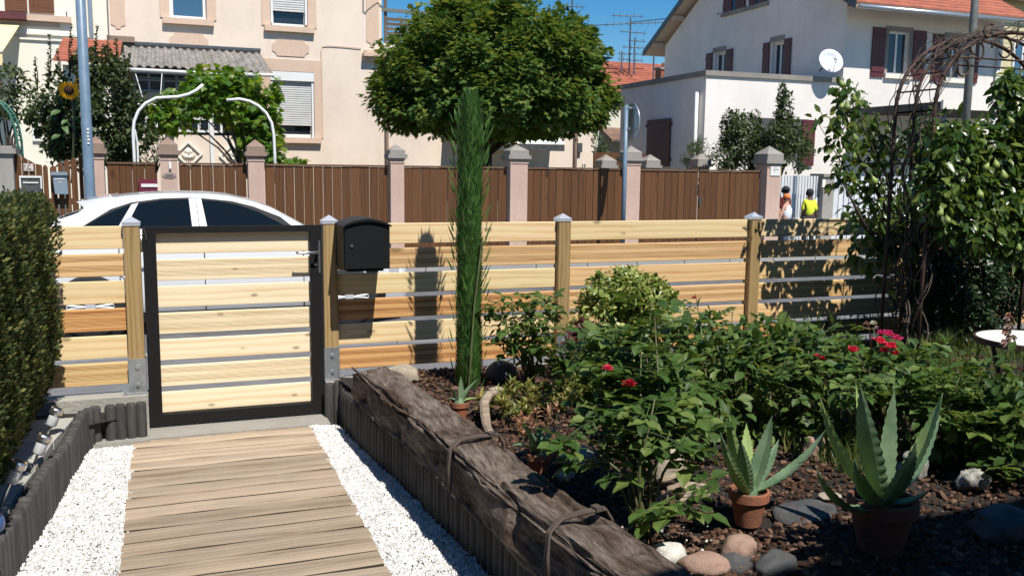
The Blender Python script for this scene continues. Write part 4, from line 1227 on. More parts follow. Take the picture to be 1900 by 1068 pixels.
# ---- pink house
YP = 24.0
def PU(px, py, Y=YP): p = at(px, py, Y); return p.x, p.z
ph = thing('pink_house', 'tall pink rendered house with white roller shutters behind the porch', 'house', (2, 24, -.2))
O = Ori('Y', YP)
XL, XR = PU(200, 0)[0], PU(708.5, 60)[0]
u0, zt = PU(313, -22); u1, zb = PU(384, 38)
wA = (u0, u1, zb - .0, zb + 1.75)
u0, _ = PU(502, 40); u1, zb2 = PU(571, 52)
wB = (u0, u1, zb2, zb2 + 1.75)
u0, _ = PU(503, 200); u1, zb3 = PU(584, 256); _, zt3 = PU(540, 133)
wC = (u0, u1, zb3, zt3)
fa = facade(O, XL, XR, -.3, 10.0, [wA, wB, wC]); fa.build('wall', 'pink', ph)
b = MB(); b.box(XL, XR, YP + .25, YP + 9, -.3, 10.0); b.build('house_body', 'pink', ph)
b = MB(); b.prism([(YP - .6, 9.98), (YP + 9.6, 9.98), (YP + 4.6, 13)], lambda p: (XL - .3, p[0], p[1]), lambda p: (XR + .3, p[0], p[1])); b.build('roof', 'tile', ph)
for i, w in enumerate((wA, wB, wC)):
    ww = window(ph, O, *w, nx=1 if i == 1 else 1, nz=2 if i == 0 else 1, glass='glass_bl' if i == 0 else 'glass', fw=.085, d=.13)
    s = MB(); qbox(s, O, w[0] - .16, w[1] + .16, -.13, .125, w[2] - .14, w[2] - .002); s.build('sill', 'pink_dark', ph)
    f_ = MB()
    qbox(f_, O, w[0] - .22, w[0] - .002, -.025, .01, w[2] + (.0), w[3] + .3); qbox(f_, O, w[1] + .002, w[1] + .22, -.025, .01, w[2], w[3] + .3); qbox(f_, O, w[0] - .0, w[1] + .0, -.024, .01, w[3] + .002, w[3] + .299)
    f_.build('window_surround', 'pink_dark', ph)
roller(ph, O, wB[0] + .01, wB[1] - .01, PU(540, 22)[1], wB[3] - .01)
roller(ph, O, wC[0] + .01, wC[1] - .01, PU(540, 233)[1], wC[3] - .01)
for (a_, b_, c_, d_) in ((315, 66, 386, 90), (505, 78, 573, 103)):
    ua, za = PU(a_, d_); ub, zb_ = PU(b_ if False else c_, b_)
    cartouche(ph, O, ua, ub, za, zb_ + .02)
    f_ = MB(); qbox(f_, O, ua - .12, ub + .14, -.012, .01, za - .16, za - .145); f_.build('moulding', 'pink_dark', ph)
# pilasters with panels
for (a_, c_, py) in ((206, 233, 53), (680, 703, 84)):
    ua, za = PU(a_, py); ub, _ = PU(c_, py)
    cartouche(ph, O, ua, ub, za, 7.6, k=.10)
cx0, cz = PU(672, 106); cx1, _ = PU(716, 100); 
b = MB(); b.box(cx0, XR + .12, YP - .22, YP - .001, cz + .01, cz + .10); b.box(cx0 + .05, XR + .06, YP - .16, YP - .001, cz + .101, cz + .17); b.box(cx0 + .04, XR + .05, YP - .10, YP - .001, cz - .10, cz + .009); b.build('cornice_block', 'pink_dark', ph)
cx0, cz = PU(200, 78); cx1, _ = PU(250, 78)
b = MB(); b.box(cx0, cx1, YP - .2, YP - .001, cz, cz + .13); b.build('cornice_block', 'cap', ph)
# cable on the wall
def wallc(px, py): p = at(px, py, YP - .03); return (p.x, YP - .025, p.z)
b = MB(); b.tube([wallc(x, y) for x, y in ((670, 90), (640, 87), (610, 85), (598, 86), (596, 95), (597, 160), (599, 240), (597, 258), (588, 259))], .011, 6); b.build('wall_cable', 'pink_dark', ph)
b = MB(); b.tube([wallc(x, y) for x, y in ((674, -5), (674, 20), (678, 24), (683, 18), (700, 5), (712, 14))], .012, 6); b.build('wall_cable', 'darkgrey', ph)

# ---- terrace wing of the pink house
tw = thing('terrace_wing', 'low pink wing with a roof terrace beside the tall pink house', 'house', (8, 24, -.2))
XW = PU(1103, 300)[0]; zT = PU(716, 84)[1]
b = MB(); b.box(XR + .002, XW, YP + .03, YP + 7, -.3, zT - .12); b.build('wall', 'pink', tw)
b = MB(); b.box(XR + .003, XW + .1, YP - .10, YP + 7.1, zT - .119, zT + .03); b.build('roof_edge', 'cream', tw)
b = MB(); p = at(717, 200, YP); b.tube([(p.x, YP - .04, -.2), (p.x, YP - .04, zT - .15)], .045, 8); b.build('downpipe', 'cap', tw, smooth=True)
b = MB(); p = at(1067, 280, YP); b.tube([(p.x, YP - .03, -.2), (p.x, YP - .03, zT - .15)], .05, 8); b.build('downpipe', 'cap', tw, smooth=True)
b = MB(); p = at(1074, 274, YP); b.box(p.x - .07, p.x + .07, YP - .09, YP + .028, p.z - .13, p.z + .13); b.build('wall_lamp', 'darkgrey', tw)
# slatted terrace screen
ts = thing('terrace_screen', 'grey slatted wooden screen on the roof terrace left of the round tree', 'screen', (6, 24.3, zT))
xs0, zs0 = at(712, 82, 24.3).x, zT + .04; ztop = at(714, 30, 24.3).z
for k in range(6):
    h = (ztop - zs0) / 6; b = MB(); b.box(xs0 + .1, xs0 + 3.4, 24.29, 24.32, zs0 + h * k + .012, zs0 + h * (k + 1) - .03); b.build('slat', 'screenw', ts)
for x in (xs0 + .03, xs0 + 1.15, xs0 + 2.3, xs0 + 3.4): b = MB(); b.box(x, x + .07, 24.321, 24.39, zT + .035, ztop + (.03 if x > xs0 + .1 else .52)); b.build('post', 'screenw', ts)
b = MB(); z = at(712, 18, 24.3).z; b.box(xs0 - .05, xs0 + 3.6, 24.25, 24.36, z - .05, z + .03); b.build('top_beam', 'rail_gr', ts)
# white canopy over the garage opening
ux0, uz = PU(880, 272, 23.2); ux1, _ = PU(1046, 275, 23.2); _, uzt = PU(950, 238, 24)
cn = thing('white_canopy', 'wide white canopy on the pink wing seen below the round tree', 'canopy', ((ux0 + ux1) / 2, 23.6, uz))
b = MB(); b.prism([(23.15, uz + .02), (24.0, uzt + .25), (24.0, uzt + .33), (23.15, uz + .12)], lambda p: (ux0 - .6, p[0], p[1]), lambda p: (ux1, p[0], p[1])); b.build('canopy_sheet', 'awn_w', cn)
b = MB(); b.box(ux0 - .6, ux1 - .02, 23.10, 23.149, uz - .08, uz + .10); b.build('front_rail', 'st_grey', cn)
b = MB(); b.box(ux0 - .6, ux1 - .15, 23.9, 24.028, uz - .9, uz - .55); b.build('wall_ledge', 'cream', cn)

# ---- porch with corrugated roof
YV = 21.8
def VU(px, py): return PU(px, py, YV)
pc = thing('glazed_porch', 'glazed lean to porch with grey corrugated roof on the pink house', 'porch', (1, 22.5, -.2))
vx0, vx1 = VU(232, 150)[0], VU(484, 150)[0]
Zsill = VU(380, 246)[1]; Zhead = VU(300, 126)[1]
b = MB(); b.box(vx0, vx1, YV + .02, YV + .14, -.2, Zsill - .06); b.build('wall', 'pink', pc)
b = MB(); b.box(vx1 - .06, vx1, YV + .141, YP - .03, -.2, Zhead); b.box(vx0, vx0 + .06, YV + .141, YP - .03, -.2, Zhead); b.build('side_wall', 'pink_dark', pc)
OV = Ori('Y', YV)
zmid = VU(400, 196)[1]
uu = [VU(x, 240)[0] for x in (270, 310, 335, 362, 388, 413)]
window(pc, OV, vx0 + .1, VU(413, 240)[0], Zsill, zmid, nx=8, nz=2, d=-.02, fw=.05, bars=.03, name='glazing', sill=None)
window(pc, OV, VU(246, 130)[0], VU(478, 130)[0], zmid + .25, Zhead - .03, nx=9, nz=2, d=-.02, fw=.04, bars=.025, name='glazing', frame=plain('grey_paint_bars', (.30, .31, .31), .6, vary=0))
b = MB(); b.box(vx0, vx1, YV + .0, YV + .13, zmid + .01, zmid + .24); b.build('rail_board', 'pink_dark', pc)
dx = VU(393, 260)[0]; b = MB(); b.box(dx - .04, dx + .05, YV - .06, YV - .001, -.1, Zsill + .9); b.build('door_post', 'white_fr', pc)
# relief lozenge with a small face of plaster leaves
for px_, py_ in ((350, 286), (432, 290)):
    lx, lz = VU(px_, py_)
    q = MB(); s_ = .30
    ro = [(lx, lz - s_), (lx + s_, lz), (lx, lz + s_), (lx - s_, lz)]; ri = [(lx, lz - s_ + .06), (lx + s_ - .06, lz), (lx, lz + s_ - .06), (lx - s_ + .06, lz)]
    for k in range(4):
        k2 = (k + 1) % 4
        q.prism([ro[k], ro[k2], ri[k2], ri[k]], lambda p: (p[0], YV - .03, p[1]), lambda p: (p[0], YV + .019, p[1]))
    q.build('relief_frame', 'cream', pc)
    q = MB()
    for k in range(9):
        an = math.pi * (k / 8) + math.pi; q.tube([(lx + .02 * math.cos(an), YV - .01, lz + .03 * math.sin(an)), (lx + .13 * math.cos(an), YV - .025, lz + .10 * math.sin(an)), (lx + .15 * math.cos(an), YV - .01, lz + .02 + .1 * math.sin(an))], [.012, .017, .006], 6)
    q.lathe([(.001, -.06), (.07, -.03), (.085, .02), (.06, .06), (.001, .08)], (lx, YV + .0, lz + .05), 12, 1, .35); q.build('relief_mask', 'cream', pc, smooth=True)
b = MB(); lx, lz = VU(315, 248); b.obox((lx, YV - .03, lz), .09, .03, .09); b.build('meter_box', 'st_grey', pc)
# corrugated sheets
rx0, rx1 = at(222, 120, 21.3).x, at(506, 130, 21.3).x
zf0 = at(360, 127, 21.3).z; ztp = at(360, 92, 23.98).z
for k in range(5):
    xa_, xb_ = rx0 + (rx1 - rx0) * k / 5, rx0 + (rx1 - rx0) * (k + 1) / 5
    b = MB(); n = 56; dz = .012 * (k % 2)
    for i in range(n + 1):
        x = xa_ + (xb_ - xa_) * i / n; w_ = .028 * math.sin(2 * math.pi * x / .177)
        shift = -.0
        for (yy, zz) in ((21.3, zf0), (22.6, (zf0 + ztp) / 2 - .02), (23.97, ztp)):
            b.v.append((x, yy, zz + w_ + dz)); b.v.append((x, yy, zz + w_ + dz - .012))
    for i in range(n):
        a = i * 6; c = a + 6
        for j in (0, 2): b.f += [(a + j, c + j, c + j + 2, a + j + 2), (a + j + 1, a + j + 3, c + j + 3, c + j + 1)]
        b.f.append((a, a + 1, c + 1, c))
    b.build('corrugated_sheet', 'corrug', pc)
b = MB(); b.tube([(rx0 - .1, 21.25, zf0 - .09), ((rx0 + rx1) / 2, 21.24, zf0 - .10), (rx1 + .02, 21.25, zf0 - .075)], .04, 8); b.build('gutter', 'white_fr', pc, smooth=True)
b = MB(); b.box(rx0, rx1, 23.90, 23.97, ztp + .03, ztp + .10); b.build('flashing', 'darkgrey', pc)
b = MB()
for pa, pb in (((250, 132), (265, 182)), ((301, 130), (298, 175)), ((458, 142), (452, 158))):
    a = at(*pa, 21.35); c = at(*pb, 20.6); b.tube([a, c], .009, 5)
b.build('stay_wire', 'white_fr', pc)

# ---- cream house on the left
YC_ = 24.3
ch = thing('cream_house', 'cream house with brown wooden shutters and yellow awning at far left', 'house', (-4, 24, -.2))
def CU(px, py): return PU(px, py, YC_)
b = MB(); b.box(-9, XL - .002, YC_, YC_ + 8, -.3, 10.2); b.build('wall', 'cream', ch)
b = MB(); b.prism([(YC_ - .6, 10.18), (YC_ + 8.6, 10.18), (YC_ + 4.3, 13)], lambda p: (-9.3, p[0], p[1]), lambda p: (XL - .35, p[0], p[1])); b.build('roof', 'tile', ch)
OC = Ori('Y', YC_)
ua, zb_ = CU(10, 20); um, _ = CU(53, 20); ub, _ = CU(101, 22)
for (x0_, x1_) in ((ua, um - .02), (um + .02, ub)):
    b = MB(); z0_ = zb_; z1_ = zb_ + 1.7
    qbox(b, OC, x0_, x0_ + .09, -.06, -.012, z0_, z1_); qbox(b, OC, x1_ - .09, x1_, -.06, -.012, z0_, z1_)
    for f in (0, .42, .95): qbox(b, OC, x0_ + .091, x1_ - .091, -.061, -.013, z0_ + f * 1.62, z0_ + f * 1.62 + .1)
    qbox(b, OC, x0_ + .091, x1_ - .091, -.04, -.012, z0_ + .101, z1_ - .08)
    b.build('shutter', 'shut_brown', ch)
b = MB(); qbox(b, OC, ua - .1, ub + .35, -.12, -.001, zb_ - .20, zb_ - .06); qbox(b, OC, ua - .1, ub + .1, -.03, -.001, zb_ - .32, zb_ - .21); b.build('sill', 'pink_dark', ch)
b = MB(); z = CU(80, 66)[1]; qbox(b, OC, -9, XL - .4, -.07, -.001, z, z + .05); qbox(b, OC, -9, XL - .4, -.05, -.001, z - .12, z - .07); b.build('string_course', 'cream', ch)
b = MB(); x = CU(168, 20)[0]; b.tube([(x, YC_ - .07, -.2), (x, YC_ - .07, 10)], .05, 10); b.build('downpipe', 'galv', ch, smooth=True)
b = MB(); x = CU(52, 30)[0]; z = CU(52, 26)[1]; b.box(x - .02, x + .01, YC_ - .1, YC_ - .06, z - .16, z + .02); b.build('shutter_catch', 'darkgrey', ch)
b = MB(); x, z = CU(124, 32); b.box(x - .012, x + .012, YC_ - .03, YC_ - .001, z - .14, z + .12); b.build('wall_hook', 'darkgrey', ch)
# dim doorway and window below
b = MB(); 
x0_, z1_ = CU(58, 208); x1_, z0_ = CU(78, 262)
window(ch, OC, x0_, x1_, z0_, z1_, nx=1, d=-.06, fw=.05, name='window')
aw = thing('yellow_awning', 'yellow cloth awning with maroon rail on the cream house', 'awning', (-3, 23.5, 4))
a0 = at(-60, 40, 24.2); a1 = at(38, 44, 24.2); e0 = at(-60, 100, 22.6); e1 = at(4, 96, 22.6)
b = MB(); b.face([a0, a1, e1, e0]); b.face([a0 + Vector((0, 0, -.02)), e0 + Vector((0, 0, -.02)), e1 + Vector((0, 0, -.02)), a1 + Vector((0, 0, -.02))])
b.face([e0, e1, e1 + Vector((0, 0, -.28)), e0 + Vector((0, 0, -.28))]); b.build('awning_cloth', 'awning', aw)
b = MB(); p = at(50, 34, 24.2); b.box(-8, p.x, 24.0, 24.28, p.z - .06, p.z + .1); b.build('awning_box', 'maroon', aw)
b = MB(); b.tube([tuple(e0), tuple(e1)], .03, 6); b.build('front_rail', 'white_fr', aw)
# little tiled shed roof behind the shrub
sh = thing('tiled_outhouse', 'small outhouse with red tile roof behind the sunflower shrub', 'shed', (-1.8, 22, -.2))
x0_, zA = PU(98, 112, 21.2); x1_, _ = PU(172, 112, 21.2); _, zB_ = PU(130, 70, 23.4)
b = MB(); b.box(x0_ + .15, x1_ + .3, 21.5, 23.9, -.3, zA - .05); b.build('wall', 'cream', sh)
def tile_rows(parent, x0, x1, y0, z0, y1, z1, n, mat='tile', lip=.03, name='tile_row', maxw=None):
    for k in range(n):
        f0, f1 = k / n, (k + 1) / n
        ya, yb2 = y0 + (y1 - y0) * f0, y0 + (y1 - y0) * (f1 + .15 / n); za, zb2 = z0 + (z1 - z0) * f0, z0 + (z1 - z0) * (f1 + .15 / n)
        b = MB(); b.prism([(ya, za - .01), (ya, za + lip), (yb2, zb2 + .004), (yb2, zb2 - .02)], lambda p: (x0, p[0], p[1]), lambda p: (x1, p[0], p[1])); b.build(name, mat, parent)
tile_rows(sh, x0_, x1_ + .5, 21.2, zA, 23.6, zB_, 9)

# ---- right white house
YA = 22.0
XA = at(1311, 132, YA).x; XH = at(1569, 60, YA).x
zA = at(1311, 132, YA).z
an = thing('flat_annex', 'flat roofed white annex with one maroon shutter facing the street', 'annex', (XA, YA, -.2))
yback = 27.06
OX = Ori('X', XA)
b = MB(); b.box(XA, XH - .002, YA, yback, -.3, zA - .12); b.build('wall', 'white_wall', an)
b = MB(); b.box(XA - .06, XH - .002, YA - .06, yback + .06, zA - .119, zA + .02); b.build('roof_edge', 'cap_gr', an)
s0 = atx(1200, 222, XA); s1 = atx(1243, 298, XA); ya = atx(1245, 260, XA).y; ybk = atx(1202, 260, XA).y
zt_ = atx(1230, 221, XA).z
shutter(an, OX, ya, ybk, zt_ - 1.42, zt_, 'maroon', d=-.05)
b = MB()
for zz in (-.2, -1.25):
    for yy in (ya - .06, ybk + .02): b.box(XA - .07, XA - .001, yy, yy + .05, zt_ + zz, zt_ + zz + .07)
b.build('shutter_hinge', 'maroon', an)
b = MB(); p = atx(1293, 180, XA - .1); b.tube([(XA - .1, p.y, .2), (XA - .1, p.y, atx(1294, 172, XA).z)], .05, 8); b.build('vent_pipe', 'white_pl', an, smooth=True)
hs = thing('white_house', 'white gabled house with maroon shutters and red tile roof', 'house', (XH, YA, -.2))
YB_ = 32.4; ZE = 6.15; YM = (YA + YB_) / 2; ZR = ZE + (YM - (YA - .9)) * math.tan(R(30))
XE = XH + 6.2
# gable wall: openings
def GU(px, py): p = atx(px, py, XH); return p.y, p.z
holes = []
gy = []
for (p0, p1, pt, pb) in ((1326, 1347, 98, 132), (1432, 1454, 79, 133)):
    ya, _ = GU(p1, 110); yb2, _ = GU(p0, 110); _, zt_ = GU((p0 + p1) / 2, pt); holes.append((ya, yb2, zt_ - 1.35, zt_))
ya, zb_ = GU(1384, 19); yb2, _ = GU(1344, 22); _, zbb = GU(1360, 20); holes.append((ya, yb2, zbb, zbb + 1.3))
OG = Ori('X', XH)
g_ = facade(OG, YA, YB_, -.3, ZE + .3, [h for h in holes if h[3] < ZE + .3][:2], ends=False)
zg = ZE + .3
zpk = ZR - .15
g_.face([(XH, YA, zg), (XH, YB_, zg), (XH, YM, zpk)])
g_.build('gable_wall', 'white_wall', hs)
b = MB(); b.box(XH + .25, XE, YA + .25, YB_, -.3, ZE + .2); b.prism([(YA + .05, ZE + .2), (YB_ - .05, ZE + .2), (YM, ZR - .2)], lambda p: (XH + .02, p[0], p[1]), lambda p: (XE, p[0], p[1])); b.build('house_body', 'white_wall', hs)
def FU(px, py): p = at(px, py, YA); return p.x, p.z
fh = []
ua, zt_ = FU(1650, 58); ub, zb_ = FU(1683, 139); fh.append((ua, ub, zb_, zt_))
ua, zt_ = FU(1758, 70); ub, zb_ = FU(1785, 147); fh.append((ua, ub, zb_, zt_))
OF = Ori('Y', YA)
facade(OF, XH, XE, -.3, ZE + .2, fh, ends=False).build('front_wall', 'white_wall', hs)
for (u0_, u1_, z0_, z1_) in fh:
    window(hs, OF, u0_, u1_, z0_, z1_, nx=2, nz=1, d=.1, fw=.05, name='window', sill='cream')
    wsh = (u1_ - u0_) * .62
    f_ = MB(); qbox(f_, OF, u0_ - .12, u0_ - .002, -.02, .01, z0_, z1_ + .15); qbox(f_, OF, u1_ + .002, u1_ + .12, -.02, .01, z0_, z1_ + .15); qbox(f_, OF, u0_, u1_, -.019, .01, z1_ + .002, z1_ + .149); f_.build('window_surround', 'cap_gr', hs)
    shutter(hs, OF, u0_ - .14 - wsh, u0_ - .14, z0_ - .12, z1_ + .08, 'maroon'); shutter(hs, OF, u1_ + .14, u1_ + .14 + wsh, z0_ - .12, z1_ + .08, 'maroon')
for h in holes[:2]:
    window(hs, OG, *h, nx=2, d=.12, fw=.06, name='window')
    w_ = (h[1] - h[0]) * .55
    shutter(hs, OG, h[0] - w_ - .05, h[0] - .05, h[2] - .05, h[3] + .05, 'maroon', d=-.06); shutter(hs, OG, h[1] + .1, h[1] + .1 + w_, h[2] - .05, h[3] + .05, 'maroon', d=-.06)
    b = MB(); qbox(b, OG, h[0] - .0, h[1] + .1, -.03, -.001, h[3] + .03, h[3] + .2); b.build('lintel', 'cap_gr', hs)
# attic windows with shutters
for (ya_, yb3) in ((GU(1384, 10)[0], GU(1344, 10)[0]), (GU(1424, 5)[0], GU(1392, 5)[0])):
    w_ = yb3 - ya_; z0_ = zbb + (.0)
    shutter(hs, OG, ya_, ya_ + w_ * .42, z0_, z0_ + 1.2, 'maroon', d=-.06); shutter(hs, OG, ya_ + w_ * .58, yb3, z0_, z0_ + 1.2, 'maroon', d=-.06)
    b = MB(); qbox(b, OG, ya_ + w_ * .43, ya_ + w_ * .57, -.04, -.001, z0_, z0_ + 1.2); b.build('window', 'glass', hs)
    b = MB(); qbox(b, OG, ya_ - .1, yb3 + .1, -.08, -.001, z0_ - .14, z0_ - .01); b.build('sill', 'cap_gr', hs)
# roof: two slopes with eaves, barge boards
sl_ = math.tan(R(30)); yo = YA - .9; yb4 = YB_ + .9
XO = XH - .45
eave = [(yo, ZE), (YM, ZR), (YM, ZR + .16), (yo - .03, ZE + .14)]
b = MB(); b.prism(eave, lambda p: (XO, p[0], p[1]), lambda p: (XE + .1, p[0], p[1])); b.prism([(yb4, ZE), (YM, ZR), (YM, ZR + .16), (yb4 + .03, ZE + .14)], lambda p: (XO, p[0], p[1]), lambda p: (XE + .1, p[0], p[1])); b.build('roof', 'pink_dark', hs)
tile_rows(hs, XO - .02, XE + .1, yo - .05, ZE + .145, YM, ZR + .16, 26, 'tile', .035)
b = MB(); b.prism([(yb4, ZE - .03), (YM, ZR - .03), (YM, ZR + .19), (yb4 + .05, ZE + .17)], lambda p: (XO - .05, p[0], p[1]), lambda p: (XO - .021, p[0], p[1]))
b.prism([(yo, ZE - .03), (YM, ZR - .03), (YM, ZR + .19), (yo - .05, ZE + .17)], lambda p: (XO - .05, p[0], p[1]), lambda p: (XO - .021, p[0], p[1])); b.build('barge_board', 'darkgrey', hs)
b = MB(); b.tube([(XO + .05, yo - .07, ZE + .03), (XE, yo - .07, ZE + .03)], .065, 8); b.build('gutter', 'galv', hs, smooth=True)
for yy in (yb4 - .75, yb4 - 2.2): 
    b = MB(); zz = ZE + (yb4 - yy) * sl_; b.box(XO, XH - .001, yy - .07, yy + .07, zz - .18, zz - .02); b.build('purlin', 'pink_dark', hs)
b = MB(); x = XE - .25; b.tube([(x, YA - .08, ZE - .1), (x, YA - .08, -.2)], .05, 8); b.build('downpipe', 'white_fr', hs, smooth=True)
# ledge where the annex roof meets
# satellite dish
dc = at(1541, 114, 21.7)
sd = thing('satellite_dish', 'white round satellite dish at the corner of the white house', 'dish', tuple(dc))
b = MB(); rr = at(1564, 114, 21.7).x - dc.x; rr = (rr) * .83
b.lathe([(.001, .10), (rr * .4, .085), (rr * .75, .04), (rr, -.03), (rr, -.045), (rr * .75, .022), (rr * .4, .067), (.001, .082)], (0, 0, 0), 32)
mr = Matrix.Rotation(R(-38), 3, 'Z') @ Matrix.Rotation(R(-72), 3, 'X').inverted().transposed()
q = Vector((-.20, -1, .42)).normalized().to_track_quat('-Z', 'Y').to_matrix()
b.v = [tuple(Vector(dc) + q @ Vector(v)) for v in b.v]; b.build('dish_bowl', 'dish', sd, smooth=True)
fo = Vector(dc) + q @ Vector((0, -.08, -.34))
b = MB(); b.tube([Vector(dc) + q @ Vector((0, -rr, -.02)), fo], .013, 6); b.build('feed_arm', 'galv', sd)
b = MB(); b.tube([fo, fo + (Vector(dc) - fo).normalized() * .12], .035, 10); b.build('feed_horn', 'white_pl', sd)
b = MB(); b.tube([Vector(dc) + q @ Vector((0, 0, .09)), (dc.x + .15, YA + .35, dc.z - .2)], .025, 8); b.build('mount', 'darkgrey', sd)

# ---- yellow house strip, carport, brown roof at the right edge
yh = thing('yellow_house', 'pale yellow house with one window at the right edge', 'house', (26, 24, -.2))
x0_ = XE + .15
b = MB(); b.box(x0_, x0_ + 9, 23.2, 30, -.3, 7.6); b.build('wall', 'yellow_wall', yh)
p = at(1880, 75, 23.2); q2 = at(1908, 150, 23.2)
window(yh, Ori('Y', 23.2), p.x, q2.x, q2.z, p.z, nx=2, d=-.06, fw=.07, name='window', glass='glass_bl', sill='white_fr')
tile_rows(yh, x0_ - .3, x0_ + 9.5, 22.7, 7.2, 29, 12.6, 24, 'tile_br', .05)
cp = thing('flat_carport', 'flat roofed grey carport in front of the white house', 'carport', (20, 19.5, -.2))
p = at(1700, 192, 19.5); zc_ = p.z; 
b = MB(); b.box(p.x, p.x + 5, 18.6, 21.9, zc_ - .16, zc_); b.build('roof', 'st_grey', cp)
b = MB(); b.box(p.x - .05, p.x + 5.05, 18.52, 18.598, zc_ - .2, zc_ + .03); b.build('fascia', 'cream', cp)
for x in (p.x + .2, p.x + 2.5, p.x + 4.8): b = MB(); b.box(x - .06, x + .06, 18.7, 18.82, -.2, zc_ - .161); b.build('post', 'darkgrey', cp)

# ---- far red roof, sheds, antennas, chimney
fr2 = thing('far_red_house', 'far house with red tile roof between round tree and annex', 'house', (22, 42, -.3))
p0 = at(1135, 165, 42); p1 = at(1225, 160, 42); pr0 = at(1135, 118, 45)
b = MB(); b.box(p0.x - 3, p1.x + 3, 42.4, 52, -.3, p0.z); b.build('wall', 'white_far', fr2)
tile_rows(fr2, p0.x - 3, p1.x + 3, 41.9, p0.z - .1, 46.5, at(1140, 115, 46.5).z, 14, 'tile', .06)
b = MB(); zz = p0.z - 1.0; b.box(p0.x - 1, p0.x + 2.4, 42.3, 42.398, zz - 1.3, zz + .6); b.build('shaded_window', 'glass', fr2)
sd2 = thing('garden_outbuilding', 'low cream outbuilding with brown roof behind the road sign', 'shed', (17, 33, -.3))
p0 = at(1112, 250, 33); p1 = at(1160, 250, 33); zt_ = at(1140, 205, 33).z; z2 = at(1130, 246, 33).z
b = MB(); b.box(p0.x - .5, p1.x + 1, 33, 36, -.3, zt_); b.build('wall', 'white_far', sd2)
z3 = at(1130, 262, 32).z
b = MB(); b.prism([(31.9, z3), (33, z2 + .1), (33, z2 + .2), (31.9, z3 + .08)], lambda p: (p0.x, p[0], p[1]), lambda p: (p1.x + 1, p[0], p[1])); b.build('roof', 'tile_br', sd2)
# taller screening wall behind the fence
bw = thing('garden_back_wall', 'dark wooden back fence behind the street fence near the road sign', 'fence', (12, 21, -.2))
b = MB(); a = at(1102, 300, 22).x; c = at(1160, 300, 22).x; b.box(a, c + .6, 22, 22.06, -.2, at(1130, 283, 22).z); b.build('board_wall', 'brown', bw)
for k, (pxm, pyt) in enumerate(((1130, 286), (1212, 286), (1307, 284))):
    p = at(pxm, pyt, 20.0); w_ = .16
    pr_ = thing('rear_pillar', ['small stone pillar top peeping over the fence left of the road sign', 'small stone pillar top in front of the maroon shutter', 'small stone pillar top before the annex corner shrub'][k], 'pillar', (p.x, 20, -.2), 'small pillars behind the street fence')
    stone_pillar(pr_, p.x - w_, p.x + w_, y0=20, top=p.z - .27, peak=p.z, name='pillar_shaft', over=.07, capmat='cap_gr')
cm = thing('brick_chimney', 'small red brick chimney behind the annex roof', 'chimney', tuple(at(1236, 150, 36)))
p = at(1236, 150, 36); zt_ = at(1236, 125, 36).z
b = MB(); b.box(p.x - .28, p.x + .28, 36, 36.5, 2, zt_ - .1); b.build('stack', 'brick', cm)
b = MB(); b.box(p.x - .33, p.x + .33, 35.95, 36.55, zt_ - .099, zt_); b.build('crown_slab', 'cap_gr', cm)
b = MB(); b.lathe([(.10, 0), (.11, .12), (.09, .22)], (p.x, 36.25, zt_), 10); b.build('flue', 'brick', cm)
def antenna(px, py_top, py_base, Y, els, label, h0=None):
    a = at(px, py_top, Y); zb = at(px, py_base, Y).z
    t = thing('tv_antenna', label, 'antenna', (a.x, Y, zb), 'roof antennas')
    b = MB(); b.tube([(a.x, Y, zb - .3), (a.x, Y, a.z)], .04, 6); b.build('mast', 'antenna', t)
    for (py, l, r, n, tilt) in els:
        c = at(px, py, Y)
        b = MB(); b.tube([(c.x - l, Y - .02, c.z - tilt * l), (c.x + r, Y - .02, c.z + tilt * r)], .028, 5)
        for k in range(n):
            xx = c.x - l + (l + r) * k / max(1, n - 1); zz = c.z + tilt * (xx - c.x); b.tube([(xx, Y - .3, zz - .06), (xx, Y + .25, zz + .05)], .014, 4)
            b.tube([(xx, Y - .02, zz - .13), (xx, Y - .02, zz + .13)], .012, 4)
        b.build('aerial', 'antenna', t)
antenna(1170, 33, 125, 44, [(44, 1.4, 1.9, 9, .10), (30, 1.0, .6, 5, .05), (60, .5, .8, 4, 0), (88, .4, .9, 4, 0)], 'tallest roof antenna with long horizontal aerials against the sky')
antenna(1178, 70, 128, 44, [(76, .3, .5, 3, 0), (100, .3, .4, 3, 0), (112, .3, .4, 3, 0)], 'roof antenna standing just right of the tallest one')
antenna(1154, 95, 122, 44, [(100, .15, .4, 3, 0), (110, .15, .3, 3, 0)], 'shortest roof antenna left of the tallest one')
antenna(1214, 82, 138, 40, [(86, .4, .4, 4, .1)], 'thin antenna mast below the white house gable corner')
antenna(1062, -2, 20, 40, [(12, .3, .5, 4, 0)], 'antenna tip showing above the right of the round tree crown')
# overhead wire
wr = MB(); a = at(1085, 49, 30); c0 = at(1170, 44, 36); 
wr.tube([at(1085, 48, 44), at(1130, 46, 44), at(1170, 43, 44)], .02, 4)
wr.tube([at(1170, 42, 44), at(1262, 32, 40)], .02, 4)
e_ = atx(1333, 26, XH - .1); wr.tube([at(1262, 32, 40), e_], .018, 4)
o = wr.build('overhead_wire', 'wire'); tag(o, 'thin dark wire crossing the sky to the white gable wall', 'wire')

